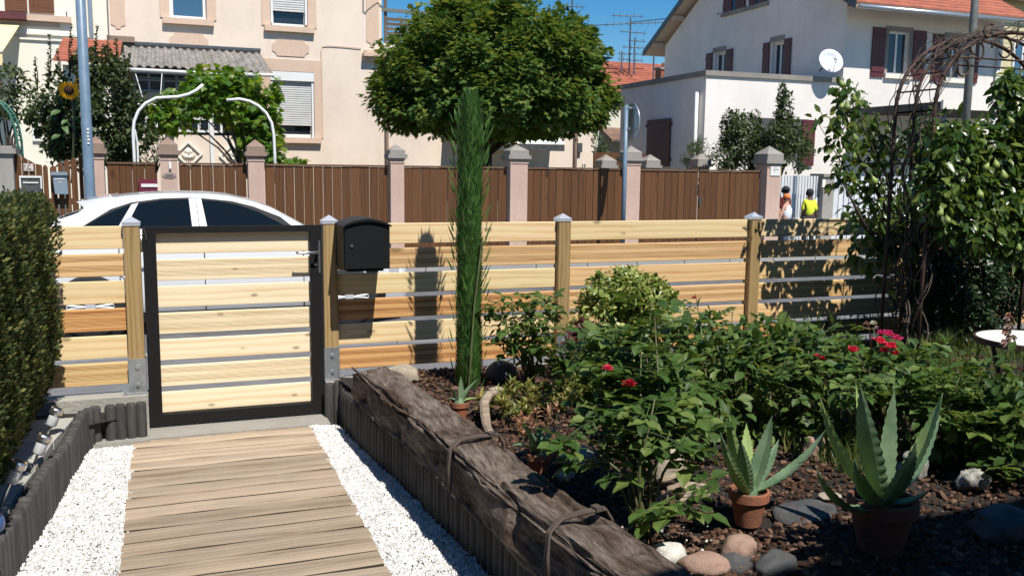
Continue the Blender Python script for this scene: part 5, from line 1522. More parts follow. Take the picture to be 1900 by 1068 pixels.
# ---- white picket gate across the side lane
wp = thing('picket_gate', 'white picket gate between the corner pillar and a grey post', 'gate', (14, 17.3, -.2))
YG = 17.3
xa_, xb_ = at(1449, 340, YG).x, at(1519, 340, YG).x; zt_ = at(1480, 326, YG).z
n = 13; me = vboard_mesh((xb_ - xa_) / n * .72, zt_ + .15, 'picket', name='picket')
for k in range(n):
    o = link('picket', me, wp, (xa_ + (xb_ - xa_) * (k + .5) / n, YG, (zt_ - .15) / 2))
b = MB(); b.box(xa_, xb_, YG + .02, YG + .05, zt_ - .95, zt_ - .42); b.build('infill_board', 'picket', wp)
b = MB(); b.box(xa_, xb_, YG + .02, YG + .05, .1, .2); b.build('rail', 'picket', wp)
xg = at(1519, 340, YG).x; xg2 = at(1540, 340, YG).x
pp = thing('gate_post', 'grey rendered gate post with pale letterbox by the picket gate', 'post', (xg, YG, -.2))
b = MB(); b.box(xg + .02, xg2, YG - .15, YG + .25, -.2, zt_ - .02); b.build('post_shaft', 'concrete', pp)
b = MB(); b.box(xg - .02, xg2 + .04, YG - .19, YG + .29, zt_ - .019, zt_ + .05); b.build('post_cap', 'cap_gr', pp)
pq = at(1526, 333, YG - .16); b = MB(); b.box(pq.x, pq.x + .09, YG - .17, YG - .151, pq.z - .18, pq.z); b.build('plaque', 'cream', pp)
wf = thing('picket_fence', 'bright white picket fence continuing behind the pear tree', 'fence', (16, 17.4, -.2))
xa_ = xg2 + .03; n = 22; me = vboard_mesh(.13, zt_ + .15, 'picket', name='picket')
for k in range(n): o = link('picket', me, wf, (xa_ + .08 + .155 * k, YG + .1, (zt_ - .15) / 2))
b = MB(); b.box(xa_, xa_ + .155 * n, YG + .12, YG + .15, zt_ - .3, zt_ - .2); b.box(xa_, xa_ + .155 * n, YG + .12, YG + .15, .1, .2); b.build('rail', 'picket', wf)
# maroon shutter and white tent-like cover beyond
b = MB(); p = at(1492, 222, 21.9); q2 = at(1506, 250, 21.9); b.box(p.x, q2.x + .15, 21.93, 21.96, q2.z - .9, p.z); o = b.build('shutter', 'maroon', an)
b = MB(); p = at(1405, 218, 21.9); q2 = at(1500, 300, 21.9); b.box(p.x, q2.x, 21.975, 21.998, q2.z, p.z); b.build('garage_door', 'st_grey', an)

# ================================================================ PEOPLE IN THE STREET
def figure(name, label, px, py_head, Y, H, cloth, skin, hat, legs_mat, face=0, armR=None, armL=None, sleeve=True):
    x = at(px, 360, Y).x; z0 = -.09 if Y < 15.84 else -.22
    z0 = -.2
    s = H / 1.75
    t = thing(name, label, 'person', (x, Y, z0))
    rot = Matrix.Rotation(face, 3, 'Z')
    def W(p): return Vector((x, Y, z0)) + rot @ (Vector(p) * s)
    J = {'pel': (0, 0, .95), 'sp1': (0, 0, 1.12), 'chest': (0, 0, 1.32), 'neck': (0, 0, 1.47), 'hb': (0, -.01, 1.55), 'hd': (0, -.01, 1.66), 'ht': (0, 0, 1.73),
         'shL': (-.135, 0, 1.40), 'shR': (.135, 0, 1.40), 'hipL': (-.09, 0, .90), 'hipR': (.09, 0, .90),
         'knL': (-.10, -.03, .50), 'knR': (.10, .02, .50), 'anL': (-.10, .04, .09), 'anR': (.10, .05, .09), 'toL': (-.11, -.12, .03), 'toR': (.11, -.10, .03)}
    J['elL'], J['wrL'] = armL or ((-.185, .02, 1.13), (-.20, -.06, .88))
    J['elR'], J['wrR'] = armR or ((.185, .02, 1.13), (.20, -.06, .88))
    for sd, sx in (('L', -1), ('R', 1)):
        w = Vector(J['wr' + sd]); e = Vector(J['el' + sd]); d = (w - e).normalized()
        J['pa' + sd] = tuple(w + d * .08)
        side = Vector((0, 1, 0)).cross(d).normalized() if abs(d.y) < .9 else Vector((1, 0, 0))
        for k in range(4):
            b0 = w + d * .09 + Vector((0, 1, 0)) * (.018 * (k - 1.5)); J[f'f{k}{sd}'] = tuple(b0 + d * (.055 + .01 * (k in (1, 2))) + Vector((0, -.01, 0)))
        J['th' + sd] = tuple(w + d * .05 + Vector((-.0, -.045, 0)))
    R_ = dict(pel=.125, sp1=.115, chest=.13, neck=.055, hb=.07, hd=.095, ht=.06, shL=.065, shR=.065, hipL=.085, hipR=.085, knL=.06, knR=.06, anL=.042, anR=.042, toL=.035, toR=.035, elL=.042, elR=.042, wrL=.03, wrR=.03, paL=.032, paR=.032)
    E = [('pel', 'sp1'), ('sp1', 'chest'), ('chest', 'neck'), ('neck', 'hb'), ('hb', 'hd'), ('hd', 'ht'), ('chest', 'shL'), ('chest', 'shR'), ('shL', 'elL'), ('shR', 'elR'), ('elL', 'wrL'), ('elR', 'wrR'), ('wrL', 'paL'), ('wrR', 'paR'), ('pel', 'hipL'), ('pel', 'hipR'), ('hipL', 'knL'), ('hipR', 'knR'), ('knL', 'anL'), ('knR', 'anR'), ('anL', 'toL'), ('anR', 'toR')]
    for sd in 'LR':
        E += [('pa' + sd, f'f{k}{sd}') for k in range(4)] + [('wr' + sd, 'th' + sd)]
    def skin_obj(oname, keys, scale, mat, edges, grow=0.0):
        names = [k for k in J if k in keys]; idx = {k: i for i, k in enumerate(names)}
        me = bpy.data.meshes.new(oname)
        me.from_pydata([tuple(W(J[k]) - Vector((x, Y, z0))) for k in names], [(idx[a], idx[c]) for a, c in edges if a in idx and c in idx], [])
        o = link(oname, me, t, (x, Y, z0))
        sk = o.modifiers.new('skin', 'SKIN'); sk.use_smooth_shade = True
        ss = o.modifiers.new('sub', 'SUBSURF'); ss.levels = 1; ss.render_levels = 1
        for k in names:
            r = (R_.get(k, .0095) * scale + grow) * s; me.skin_vertices[0].data[idx[k]].radius = (r * (1.25 if k in ('chest', 'sp1', 'pel') else 1), r)
        me.skin_vertices[0].data[idx[names[0]]].use_root = True
        me.materials.append(MT[mat]); return o
    skin_obj('body', list(J), 1, skin, E)
    torso = ['pel', 'sp1', 'chest', 'shL', 'shR'] + (['elL', 'elR'] if sleeve else [])
    R_.update(elL=.042, elR=.042)
    skin_obj('shirt', torso, 1, cloth, E, .022)
    skin_obj('trousers', ['pel', 'hipL', 'hipR', 'knL', 'knR', 'anL', 'anR'], 1, legs_mat, E, .016)
    # head details
    hc = W((0, -.01, 1.665)); r = .105 * s
    b = MB(); b.lathe([(r * 1.0, -.02 * s), (r * 1.05, .0), (r * .98, .05 * s), (r * .6, .095 * s), (.001, .11 * s)], tuple(hc), 14)
    fd = rot @ Vector((0, -1, 0)); sdv = rot @ Vector((1, 0, 0))
    i = len(b.v); c_ = hc + Vector((0, 0, .01 * s))
    for k in range(7):
        an_ = math.pi * k / 6
        b.v.append(tuple(c_ + sdv * math.cos(an_) * r * .9 + fd * (r * .6 + math.sin(an_) * r * 1.25)))
        b.v.append(tuple(c_ + sdv * math.cos(an_) * r * .9 + fd * r * .5 + Vector((0, 0, .012 * s))))
    for k in range(6): b.f.append((i + 2 * k, i + 2 * k + 2, i + 2 * k + 3, i + 2 * k + 1))
    b.build('cap', hat, t, smooth=True)
    b = MB(); b.lathe([(r * .9, -.085 * s), (r * 1.04, -.04 * s), (r * 1.02, .0)], tuple(hc + Vector((0, .012, 0))), 12); 
    if hat != 'cap_or': b.build('hair', 'cap_bk', t, smooth=True)
    else: b.build('hair', 'brick', t, smooth=True)
    b = MB()
    for sx in (-1, 1): b.lathe([(.001, -.008), (.009, 0), (.001, .008)], tuple(hc + fd * r * .86 + sdv * sx * r * .35 + Vector((0, 0, -.035 * s))), 6)
    b.build('eyes', 'ink', t)
    b = MB(); n_ = hc + fd * r * .9 + Vector((0, 0, -.06 * s)); b.pyr(n_.x - .012, n_.x + .012, n_.y - .012, n_.y + .012, n_.z - .01, n_.z + .035); b.build('nose', skin, t)
    b = MB(); m__ = hc + fd * r * .86 + Vector((0, 0, -.09 * s)); b.obox(tuple(m__), .022, .004, .004, face); b.build('mouth', 'maroon', t)
    return t
figure('person', 'child in bright yellow top and black cap walking in the street', 1503, 350, 16.6, 1.37, 'cl_yel', 'skin_d', 'cap_bk', 'cl_dark', R(150))
figure('person', 'child in white sleeveless top and orange cap beside the corner pillar', 1461, 362, 16.35, 1.27, 'cl_white', 'skin', 'cap_or', 'cl_blue', R(200), armR=((.25, .0, 1.17), (.38, -.05, .92)), sleeve=False)
figure('person', 'person in dark red top and black cap half hidden behind the corner pillar', 1457, 346, 16.9, 1.42, 'cl_red', 'skin', 'cap_bk', 'cl_dark', R(10))
# ================================================================ TREES AND SHRUBS ACROSS THE STREET
def mpp(px, py, Y):
    """metres per photo pixel at this depth"""
    return (at(px + 1, py, Y) - at(px, py, Y)).length
def blobs_px(lst, Y, dens, depth=1.0):
    """lst of (px, py, radius_px_x, radius_px_z[, Yoffset]) -> blobs with leaf counts by surface"""
    out = []
    for t in lst:
        px, py, rx, rz = t[:4]; yo = t[4] if len(t) > 4 else 0
        c = at(px, py, Y + yo); m_ = mpp(px, py, Y + yo)
        ax, az = rx * m_ * .93, rz * m_
        ay = depth * (ax + az) / 2
        area = 4 * math.pi * ((ax * ay) ** 1.6 / 3 + (ax * az) ** 1.6 / 3 + (ay * az) ** 1.6 / 3) ** (1 / 1.6)
        out.append((tuple(c), (ax, ay, az), max(12, int(area * dens))))
    return out
def branches(name, base, blobs, mat, parent, r=.02, seed=3, per=2):
    g = random.Random(seed); b = MB(); base = Vector(base)
    for c, rr, n in blobs:
        c = Vector(c)
        for k in range(per):
            e = c + Vector((g.uniform(-.6, .6) * rr[0], g.uniform(-.6, .6) * rr[1], g.uniform(-.3, .8) * rr[2]))
            m1 = base.lerp(e, .4) + Vector((g.uniform(-.1, .1), g.uniform(-.1, .1), g.uniform(-.02, .1))) * (e - base).length
            b.tube([tuple(base), tuple(m1), tuple(m1.lerp(e, .6)), tuple(e)], [r, r * .7, r * .4, r * .15], 6)
    return b.build(name, mat, parent, smooth=True)

# ---- round maple
YM_ = 18.2
mp = thing('maple_tree', 'large round crowned maple tree with dense leaves across the street', 'tree', tuple(at(900, 330, YM_)))
mp.location.z = -.2; WL[mp.name] = Vector(mp.location)
c = at(921, 178, YM_); m_ = mpp(921, 178, YM_)
ZUP, ZDN = 172 * m_, 90 * m_
g = np.random.default_rng(21)
A = np.array([222 * m_ * .93, 2.1, 1.0])
Ps, Ds, Ns, Ss = [], [], [], []
NC = 560
u = unit(g, NC)
u[:, 2] = np.where(u[:, 2] < -.55, u[:, 2] * .75, u[:, 2])
cc = u * (.80 + .26 * g.random((NC, 1)))
# flat underside, fuller shoulders
cc = cc * .955
for k in range(NC):
    n = int(g.integers(70, 112)); rad = g.uniform(.085, .15)
    off = unit(g, n) * rad * g.random((n, 1)) ** .45
    q = cc[k] + off * np.array([1, 1, 1.1 if cc[k][2] > 0 else 2.0])
    Ps.append(q); o_ = cc[k] / np.linalg.norm(cc[k])
    Ds.append(o_ * .7 + off / rad * .8 + unit(g, n) * .45 + np.array([0, 0, -.42])); Ns.append(o_ * .45 + unit(g, n) * .4 + np.array([0, 0, .62]))
P = np.concatenate(Ps); D = np.concatenate(Ds); N = np.concatenate(Ns)
P[:, 2] = np.where(P[:, 2] > 0, P[:, 2] * ZUP, P[:, 2] * ZDN)
P = P * A + np.array(c)
P[:, 2] += np.where(P[:, 0] > c.x + 1.2, -.10, 0) * 0
S = .108 * (.6 + .7 * g.random(len(P)))
inst_mesh('crown', T_MAPLE, P, D, N, S, 'lf_maple', mp, tuple(c), 'stuff', .2, 5)
# dim inner foliage
P2 = unit(g, 7000) * (.35 + .40 * g.random((7000, 1))); P2[:, 2] = np.where(P2[:, 2] > 0, P2[:, 2] * ZUP, P2[:, 2] * ZDN)
inst_mesh('inner_leaves', T_SMALL, P2 * A + np.array(c), unit(g, 7000), unit(g, 7000), np.full(7000, .17), 'lf_maple', mp, tuple(c), 'stuff', .2, 6)
b = MB(); xb = c.x - .28; bx = at(899, 300, YM_).x
b.tube([(bx, YM_, -.3), (bx + .02, YM_, .9), (bx + .05, YM_, 1.9), (bx + .12, YM_, c.z - .8)], [.16, .125, .115, .11], 12); b.build('trunk', 'trunk', mp, smooth=True)
branches('limbs', (bx + .1, YM_, c.z - 1.2), [(tuple(Vector(c) + Vector((math.cos(a) * 1.3, math.sin(a) * 1.1, .1 + .5 * math.sin(3 * a)))), (.5, .5, .5), 1) for a in np.linspace(0, 6.2, 11)], 'trunk', mp, .06, 4, 2)

# ---- leafy shrub on the left with upright shoots, sunflower
ls = thing('tall_shrub', 'big dark green shrub with upright leafy shoots behind the lamp post', 'shrub', tuple(at(160, 330, 18.0)))
ls.location.z = -.2; WL[ls.name] = Vector(ls.location)
bl = blobs_px([(150, 210, 75, 80), (205, 170, 55, 65), (160, 260, 60, 60), (110, 190, 50, 60), (235, 250, 55, 50), (180, 130, 50, 45, .1), (120, 260, 60, 50), (215, 290, 60, 25), (75, 215, 30, 40), (245, 205, 30, 60)], 18.0, 420)
blob_leaves('foliage', T_OVAL, bl, .085, 'lf_lilac', ls, 31, shell=.45, up=.55, clump=26, spread=.16)
b = MB(); P, D, N, S = [], [], [], []
gg = random.Random(4)
for (px, y0, y1) in ((133, 140, 44), (180, 120, 46), (158, 130, 75), (92, 160, 64), (215, 120, 72), (64, 170, 106), (228, 150, 84), (200, 130, 66), (106, 150, 90), (190, 130, 90), (146, 120, 86), (240, 180, 100)):
    a = at(px, y1, 17.9); s0 = at(px + gg.uniform(-6, 6), y0, 17.9)
    b.tube([tuple(s0), tuple(s0.lerp(a, .5) + Vector((gg.uniform(-.04, .04), 0, 0))), tuple(a)], [.014, .01, .004], 5)
    n = int((a - s0).length / .032)
    for k in range(n):
        p = s0.lerp(a, k / n)
        for q in range(2):
            an = gg.uniform(0, 6.28); P.append(p); D.append((math.cos(an), math.sin(an) * .8, .75)); N.append((-math.cos(an) * .7, -math.sin(an) * .7, .7)); S.append(gg.uniform(.07, .12) * (1 - .3 * k / n))
b.build('stems', 'trunk', ls, kind='stuff')
inst_mesh('shoot_leaves', T_OVAL, P, D, N, np.array(S) * .85, 'lf_lilac', ls, None, 'stuff', .2, 8)
bl2 = blobs_px([(15, 150, 50, 30), (40, 190, 50, 35), (10, 190, 30, 30)], 19.5, 220)
g2 = thing('hedge_shrub', 'bright green leafy bush below the yellow awning', 'shrub', tuple(at(20, 300, 19.5))); 
blob_leaves('foliage', T_SMALL, bl2, .10, 'lf_far', g2, 33, clump=20, spread=.2)
branches('stems', at(20, 330, 19.5), bl2, 'trunk', g2, .03)
sf_ = thing('sunflower', 'sunflower with two yellow heads in front of the dark shrub', 'sunflower', tuple(at(130, 330, 16.9)))
def sunhead(px, py, rpx, tilt):
    p = at(px, py, 16.8); r = rpx * mpp(px, py, 16.8)
    q = Vector((math.sin(tilt) * .3, -1, -.55)).normalized().to_track_quat('Z', 'Y').to_matrix()
    P, D, N = [], [], []
    for ring, n in ((.55, 22), (.50, 18)):
        for k in range(n):
            an = 2 * math.pi * (k + ring) / n; v = Vector((math.cos(an), math.sin(an), .12)); P.append(p + q @ (v * r * ring)); D.append(q @ Vector((math.cos(an), math.sin(an), .05 + .25 * random.random()))); N.append(q @ Vector((0, 0, 1)))
    inst_mesh('petals', T_OVAL, P, D, N, np.full(len(P), r * .55), 'petal_y', sf_, tuple(p), None, .2, 9)
    b = MB(); b.lathe([(.001, .03), (r * .3, .028), (r * .52, .01), (r * .56, -.02), (.001, -.05)], (0, 0, 0), 20)
    b.v = [tuple(p + q @ Vector(v)) for v in b.v]; b.build('seed_disc', 'seed', sf_, smooth=True)
    return p
h1 = sunhead(128, 168, 18, 0); h2 = sunhead(146, 152, 8, 1)
b = MB(); bs = at(134, 340, 16.95); b.tube([tuple(bs), tuple(bs.lerp(h1, .6) + Vector((.05, .1, 0))), tuple(h1 + Vector((.03, .12, .12))), tuple(h1 + Vector((0, .04, .02)))], [.025, .02, .015, .015], 8)
b.tube([tuple(bs.lerp(h1, .7) + Vector((.05, .1, 0))), tuple(h2 + Vector((0, .05, 0)))], .01, 6); b.build('stem', 'stem', sf_, smooth=True)
for k, (px, py, s_, dx) in enumerate(((112, 165, .20, -1), (105, 205, .26, -1), (150, 200, .22, 1), (125, 232, .25, .3), (105, 250, .24, -1), (168, 235, .25, 1), (140, 215, .2, .8), (118, 222, .2, -.6))):
    p = at(px + (8 if dx < 0 else -8), py, 16.85); m_ = MB()
    inst_mesh('leaf', T_OVAL, [p], [(dx, -.5, -.5)], [(0, -.6, .7)], [s_ * .72], 'lf_sun', sf_, tuple(p), None, 0, 1)

# ---- grapevine on white pipe arches
gv = thing('grapevine', 'bright green grapevine climbing over white pipe hoops', 'vine', tuple(at(400, 330, 18.2)))
bl = blobs_px([(400, 165, 60, 40), (350, 190, 60, 35), (300, 215, 35, 22), (330, 222, 50, 25), (440, 200, 50, 45), (470, 240, 38, 55), (455, 170, 45, 40), (380, 145, 35, 28), (440, 145, 35, 22), (490, 275, 40, 28), (520, 292, 35, 10), (505, 200, 18, 35), (512, 165, 9, 25), (540, 297, 25, 6), (500, 240, 26, 40)], 18.2, 130)
blob_leaves('foliage', T_MAPLE, bl, .125, 'lf_vine', gv, 41, shell=.3, up=.5, clump=18, spread=.22, droop=.5)
branches('vine_stem', at(455, 330, 18.2), bl, 'vine_bark', gv, .03, 6, 1)
ho = thing('pipe_hoop', 'white bent pipe hoop left of the grapevine', 'hoop', tuple(at(250, 330, 17.7)), 'white pipe hoops')
b = MB(); b.tube([at(x, y, 16.75) for x, y in ((251, 345), (249, 290), (247, 245), (249, 225), (257, 206), (270, 192), (290, 182))] + [at(x, y, 16.75) for x, y in ((308, 181), (330, 180), (350, 175), (364, 168), (377, 157))], .027, 8); b.build('pipe', 'white_pl', ho, smooth=True)
b = MB(); b.tube([at(258, 345, 16.78), at(255, 265, 16.78), at(250, 240, 16.76)], .018, 6); b.build('pipe_stay', 'white_pl', ho)
ho = thing('pipe_hoop', 'white bent pipe hoop at the right end of the grapevine', 'hoop', tuple(at(508, 330, 17.7)), 'white pipe hoops')
b = MB(); b.tube([at(x, y, 17.1) for x, y in ((420, 186), (445, 184), (463, 188), (480, 197), (494, 210), (504, 228), (508, 250), (510, 290), (511, 340))], .027, 8); b.build('pipe', 'white_pl', ho, smooth=True)
# green trellis arch far left
ta = thing('trellis_arch', 'green mesh garden arch at the left edge behind the hedge', 'arch', tuple(at(25, 290, 16.6)))
b = MB()
for dx, Yt in ((0, 16.6), (8, 16.9)):
    pts = [at(x + dx, y, Yt) for x, y in ((-10, 186), (4, 195), (18, 212), (27, 235), (32, 260), (35, 300))]; b.tube(pts, .02, 5)
    if dx == 0: p_a = pts
    else: p_b = pts
for a, c2 in zip(p_a, p_b):
    b.tube([a, c2], .012, 4)
for i in range(5):
    for f in (.33, .66): b.tube([p_a[i].lerp(p_a[i + 1], f), p_b[i].lerp(p_b[i + 1], f)], .010, 4)
    b.tube([p_a[i], p_b[i + 1]], .008, 4)
b.build('mesh_frame', plain('green_wire_coating', (.05, .16, .11), .6, vary=0), ta)
# shrubs by the annex
def shrub(label, base, blobs, Y, dens, size, mat, tmpl=T_SMALL, seed=1, clump=20, cat='shrub', name='garden_shrub', spread=.2, depth=.8, stemmat='trunk', shell=.4):
    bp = at(base[0], base[1], Y)
    t = thing(name, label, cat, tuple(bp)); bl = blobs_px(blobs, Y, dens, depth)
    blob_leaves('foliage', tmpl, bl, size, mat, t, seed, shell=shell, clump=clump, spread=spread)
    branches('stems', bp, bl, stemmat, t, .02, seed, 2); return t
shrub('loose shrub with reddish tips in front of the annex front wall', (1395, 325), [(1375, 255, 34, 38), (1360, 235, 18, 28), (1395, 235, 16, 25), (1350, 290, 25, 22), (1400, 290, 30, 30)], 19.5, 700, .085, 'lf_far', T_SMALL, 51, 24)
shrub('wild tall shrub with a bare shoot tip against the annex wall', (1450, 325), [(1450, 250, 30, 35), (1435, 280, 30, 30), (1475, 275, 28, 35), (1455, 205, 10, 30), (1452, 178, 4, 20)], 18.8, 600, .085, 'lf_far', T_SMALL, 52, 22)
shrub('small grey green bush at the annex corner beside the pipe', (1290, 320), [(1285, 290, 22, 18), (1305, 280, 18, 22), (1290, 275, 12, 15)], 20.5, 800, .07, 'lf_far', T_LONG, 53, 16)
shrub('small bush at the corner of the wing left of the road sign', (1110, 300), [(1110, 270, 11, 20), (1118, 285, 12, 18)], 23.3, 330, .08, 'lf_far', T_SMALL, 54, 12)
shrub('rose bush with pale leaves left of the entrance gate pillar', (290, 320), [(285, 265, 22, 25), (300, 285, 20, 18), (270, 295, 18, 15)], 17.2, 260, .07, 'lf_far', T_SMALL, 55, 14)

# ================================================================ CLIPPED HEDGE
hg = thing('clipped_hedge', 'tall clipped conifer hedge at the left side of the path', 'hedge', (-1.2, 3.8, .15))
hx0, hx1, hy0, hy1, hz0, hz1 = -2.3, -.595, 1.0, 5.50, .22, 1.385
g = np.random.default_rng(61)
def hface(n, kind):
    a = g.random(n); c_ = g.random(n); dep = .13 * g.random(n) ** 1.4
    if kind == 'side':
        y = 2.4 + (hy1 - 2.4) * (a ** .85); z = hz0 + (hz1 - hz0) * c_; 
        P = np.stack([hx1 - dep, y, z], 1); nrm = np.array([1, 0, .1])
    elif kind == 'top':
        x = hx0 + (hx1 - hx0) * a; y = hy0 + (hy1 - hy0) * c_; P = np.stack([x, y, hz1 - dep], 1); nrm = np.array([0, 0, 1.])
    elif kind == 'end':
        x = hx0 + (hx1 - hx0) * a; z = hz0 + (hz1 - hz0) * c_; P = np.stack([x, hy1 - dep, z], 1); nrm = np.array([0, 1., 0])
    bumpy = .020 * np.sin(P[:, 1] * 17 + P[:, 2] * 2.5) * np.sin(P[:, 1] * 8.1 - P[:, 2] * 5 + 1) + .02 * np.sin(P[:, 1] * 19 + P[:, 0] * 17 + P[:, 2] * 13)
    P = P + nrm * bumpy[:, None]
    # rounded shoulder
    t = np.clip((P[:, 2] - (hz1 - .12)) / .12, 0, 1); P[:, 0] = np.where(P[:, 0] > hx1 - .3, P[:, 0] - .05 * t ** 2, P[:, 0])
    P[:, 0] = np.where(P[:, 0] > hx1 - .3, P[:, 0] - .13 * np.clip((.62 - P[:, 2]) / .4, 0, 1) ** 1.3, P[:, 0])
    D = nrm * .75 + unit(g, n) * .55 + np.array([0, 0, .7]); N = unit(g, n) * .5 + nrm * .9
    return P, D, N
for kind, n, s_ in (('side', 64000, .024), ('top', 30000, .024), ('end', 6000, .03)):
    P, D, N = hface(n, kind); inst_mesh('sprays', T_SPRAY, P, D, N, s_ * (.6 + .8 * g.random(n)), 'lf_hedge', hg, (-1.2, 3.6, .8), 'stuff', .3, 3)
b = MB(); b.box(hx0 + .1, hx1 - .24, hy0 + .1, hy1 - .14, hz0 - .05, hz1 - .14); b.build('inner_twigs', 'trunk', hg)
b = MB()
for k in range(9): y = 1.3 + .5 * k; b.tube([(hx1 - .25, y, .1), (hx1 - .25, y + .03, hz0 + .15)], .03, 6)
b.build('trunks', 'trunk', hg)
# ---- solar lamps
def solar(px, py, Yd, label, pyb):
    p = at(px, py, Yd)
    t = thing('solar_lamp', label, 'solar lamp', (p.x, p.y, .14), 'solar lamps under the hedge')
    ax = Vector((.42, .1, 1)).normalized()
    top = Vector(p)
    q = ax.to_track_quat('Z', 'Y').to_matrix()
    b = MB(); b.lathe([(.001, 0), (.030, 0), (.034, -.006), (.034, -.028), (.028, -.036), (.001, -.036)], (0, 0, 0), 20); b.v = [tuple(top + q @ Vector(v)) for v in b.v]; b.build('lamp_head', 'steel', t, smooth=False)
    b = MB(); b.lathe([(.026, -.036), (.026, -.085), (.022, -.092), (.001, -.095)], (0, 0, 0), 20); b.v = [tuple(top + q @ Vector(v)) for v in b.v]; b.build('lens', plain('frosted_lens', (.55, .57, .6), .2, vary=0), t, smooth=True)
    b = MB(); b.lathe([(.001, .002), (.022, .002), (.022, .0005)], (0, 0, 0), 16); b.v = [tuple(top + q @ Vector(v)) for v in b.v]; b.build('solar_cell', 'black', t)
    e = top - ax * .095
    b = MB(); b.tube([tuple(e), tuple(e - ax * max(.05, (e.z - .1)))], .006, 6); b.build('spike', 'steel', t)
solar(107, 757, 5.0, 'solar lamp nearest the gate at the foot of the hedge', 790)
solar(85, 806, 4.5, 'middle solar lamp of three leaning out of the hedge foot', 835)
solar(36, 855, 4.0, 'solar lamp furthest from the gate beside the hedge foot', 890)
p = atz(-2, 960, .25)
bt = thing('garden_ball', 'blue glazed ball half hidden at the left edge below the hedge', 'ball', (p.x - .04, p.y, .2))
b = MB(); b.lathe([(.05 * math.sin(math.pi * k / 10) + .0005, -.05 * math.cos(math.pi * k / 10)) for k in range(11)], (p.x - .03, p.y, .23), 16); b.build('ball', plain('blue_glaze', (.05, .10, .25), .3, vary=0), bt, smooth=True)

# ================================================================ COLUMN CONIFER
tx, ty = 1.655, 5.08
tj = thing('column_conifer', 'slim upright conifer column in front of the board fence', 'conifer', (tx, ty, .24))
g = np.random.default_rng(71); n = 34000
h = g.random(n) ** .9; H_ = 1.72
rad = .074 * np.clip(np.minimum((h * 3.0 + .85), 1), 0, 1) * np.clip((1.03 - h) / .10, 0, 1) ** .5 * (1 - .10 * h)
an = g.random(n) * 2 * np.pi
rr_ = rad * (.55 + .45 * g.random(n) ** .5) * (1 + .06 * np.sin(an * 3 + h * 21) + .05 * np.sin(an * 5 - h * 43))
P = np.stack([tx + rr_ * np.cos(an), ty + rr_ * np.sin(an), .24 + h * H_], 1)
D = np.stack([np.cos(an) * .22, np.sin(an) * .22, np.ones(n)], 1) + unit(g, n) * .30
N = np.stack([np.cos(an), np.sin(an), np.zeros(n)], 1) + unit(g, n) * .4
inst_mesh('needles', T_NEEDLE, P, D, N, .036 * (.6 + .8 * g.random(n)), 'lf_thuja', tj, (tx, ty, 1.1), 'stuff', .2, 5)
# fine standing tips
n2 = 330; an = g.random(n2) * 6.28; h2 = g.random(n2) ** .7; r2_ = .09 * g.random(n2) ** .5
r2_ = np.where(h2 > .93, r2_ * .5, .10)
P = np.stack([tx + r2_ * np.cos(an), ty + r2_ * np.sin(an), .25 + h2 * H_], 1); D = np.stack([np.cos(an) * .35, np.sin(an) * .35, np.ones(n2)], 1) + unit(g, n2) * .18
inst_mesh('shoot_tips', T_NEEDLE, P, D, unit(g, n2), .05 + .055 * g.random(n2), 'lf_thuja', tj, (tx, ty, 1.1), 'stuff', .2, 5)
b = MB(); b.tube([(tx, ty, .2), (tx, ty, .8), (tx, ty, 1.7)], [.03, .035, .012], 8); b.build('stem', 'trunk', tj, smooth=True)
b = MB(); b.tube([(tx - .03, ty - .09, .24), (tx + .0, ty - .10, .75), (tx + .05, ty - .09, 1.15)], .006, 6); b.build('stake', 'stem', tj)

# ================================================================ POTS AND AGAVES
def pot(name, label, c, r, h, seed=1, tilt=0):
    t = thing(name, label, 'pot', c)
    rr = r
    b = MB(); x, y, z = c
    b.lathe([(rr * .60, 0), (rr * .62, .002), (rr * .86, h * .70), (rr * .86, h * .72), (rr * .97, h * .72), (rr, h * .74), (rr * 1.01, h * .98), (rr * .98, h), (rr * .88, h), (rr * .86, h * .98), (rr * .84, h * .86)], c, 40)
    b.build('pot_wall', 'terracotta_shaded' if r > .1 else 'terracotta', t, smooth=False)
    b = MB()
    for k in range(13):
        for q in range(28):
            a = 2 * math.pi * q / 28; rad_ = rr * .86 * k / 12
            b.v.append((x + rad_ * math.cos(a), y + rad_ * math.sin(a), z + h * .86 + .006 * mnoise.noise(Vector((math.cos(a) * k * .6, math.sin(a) * k * .6, seed)))))
    for k in range(12):
        for q in range(28):
            q2 = (q + 1) % 28; b.f.append((k * 28 + q, k * 28 + q2, (k + 1) * 28 + q2, (k + 1) * 28 + q))
    b.build('pot_soil', 'earth', t); return t
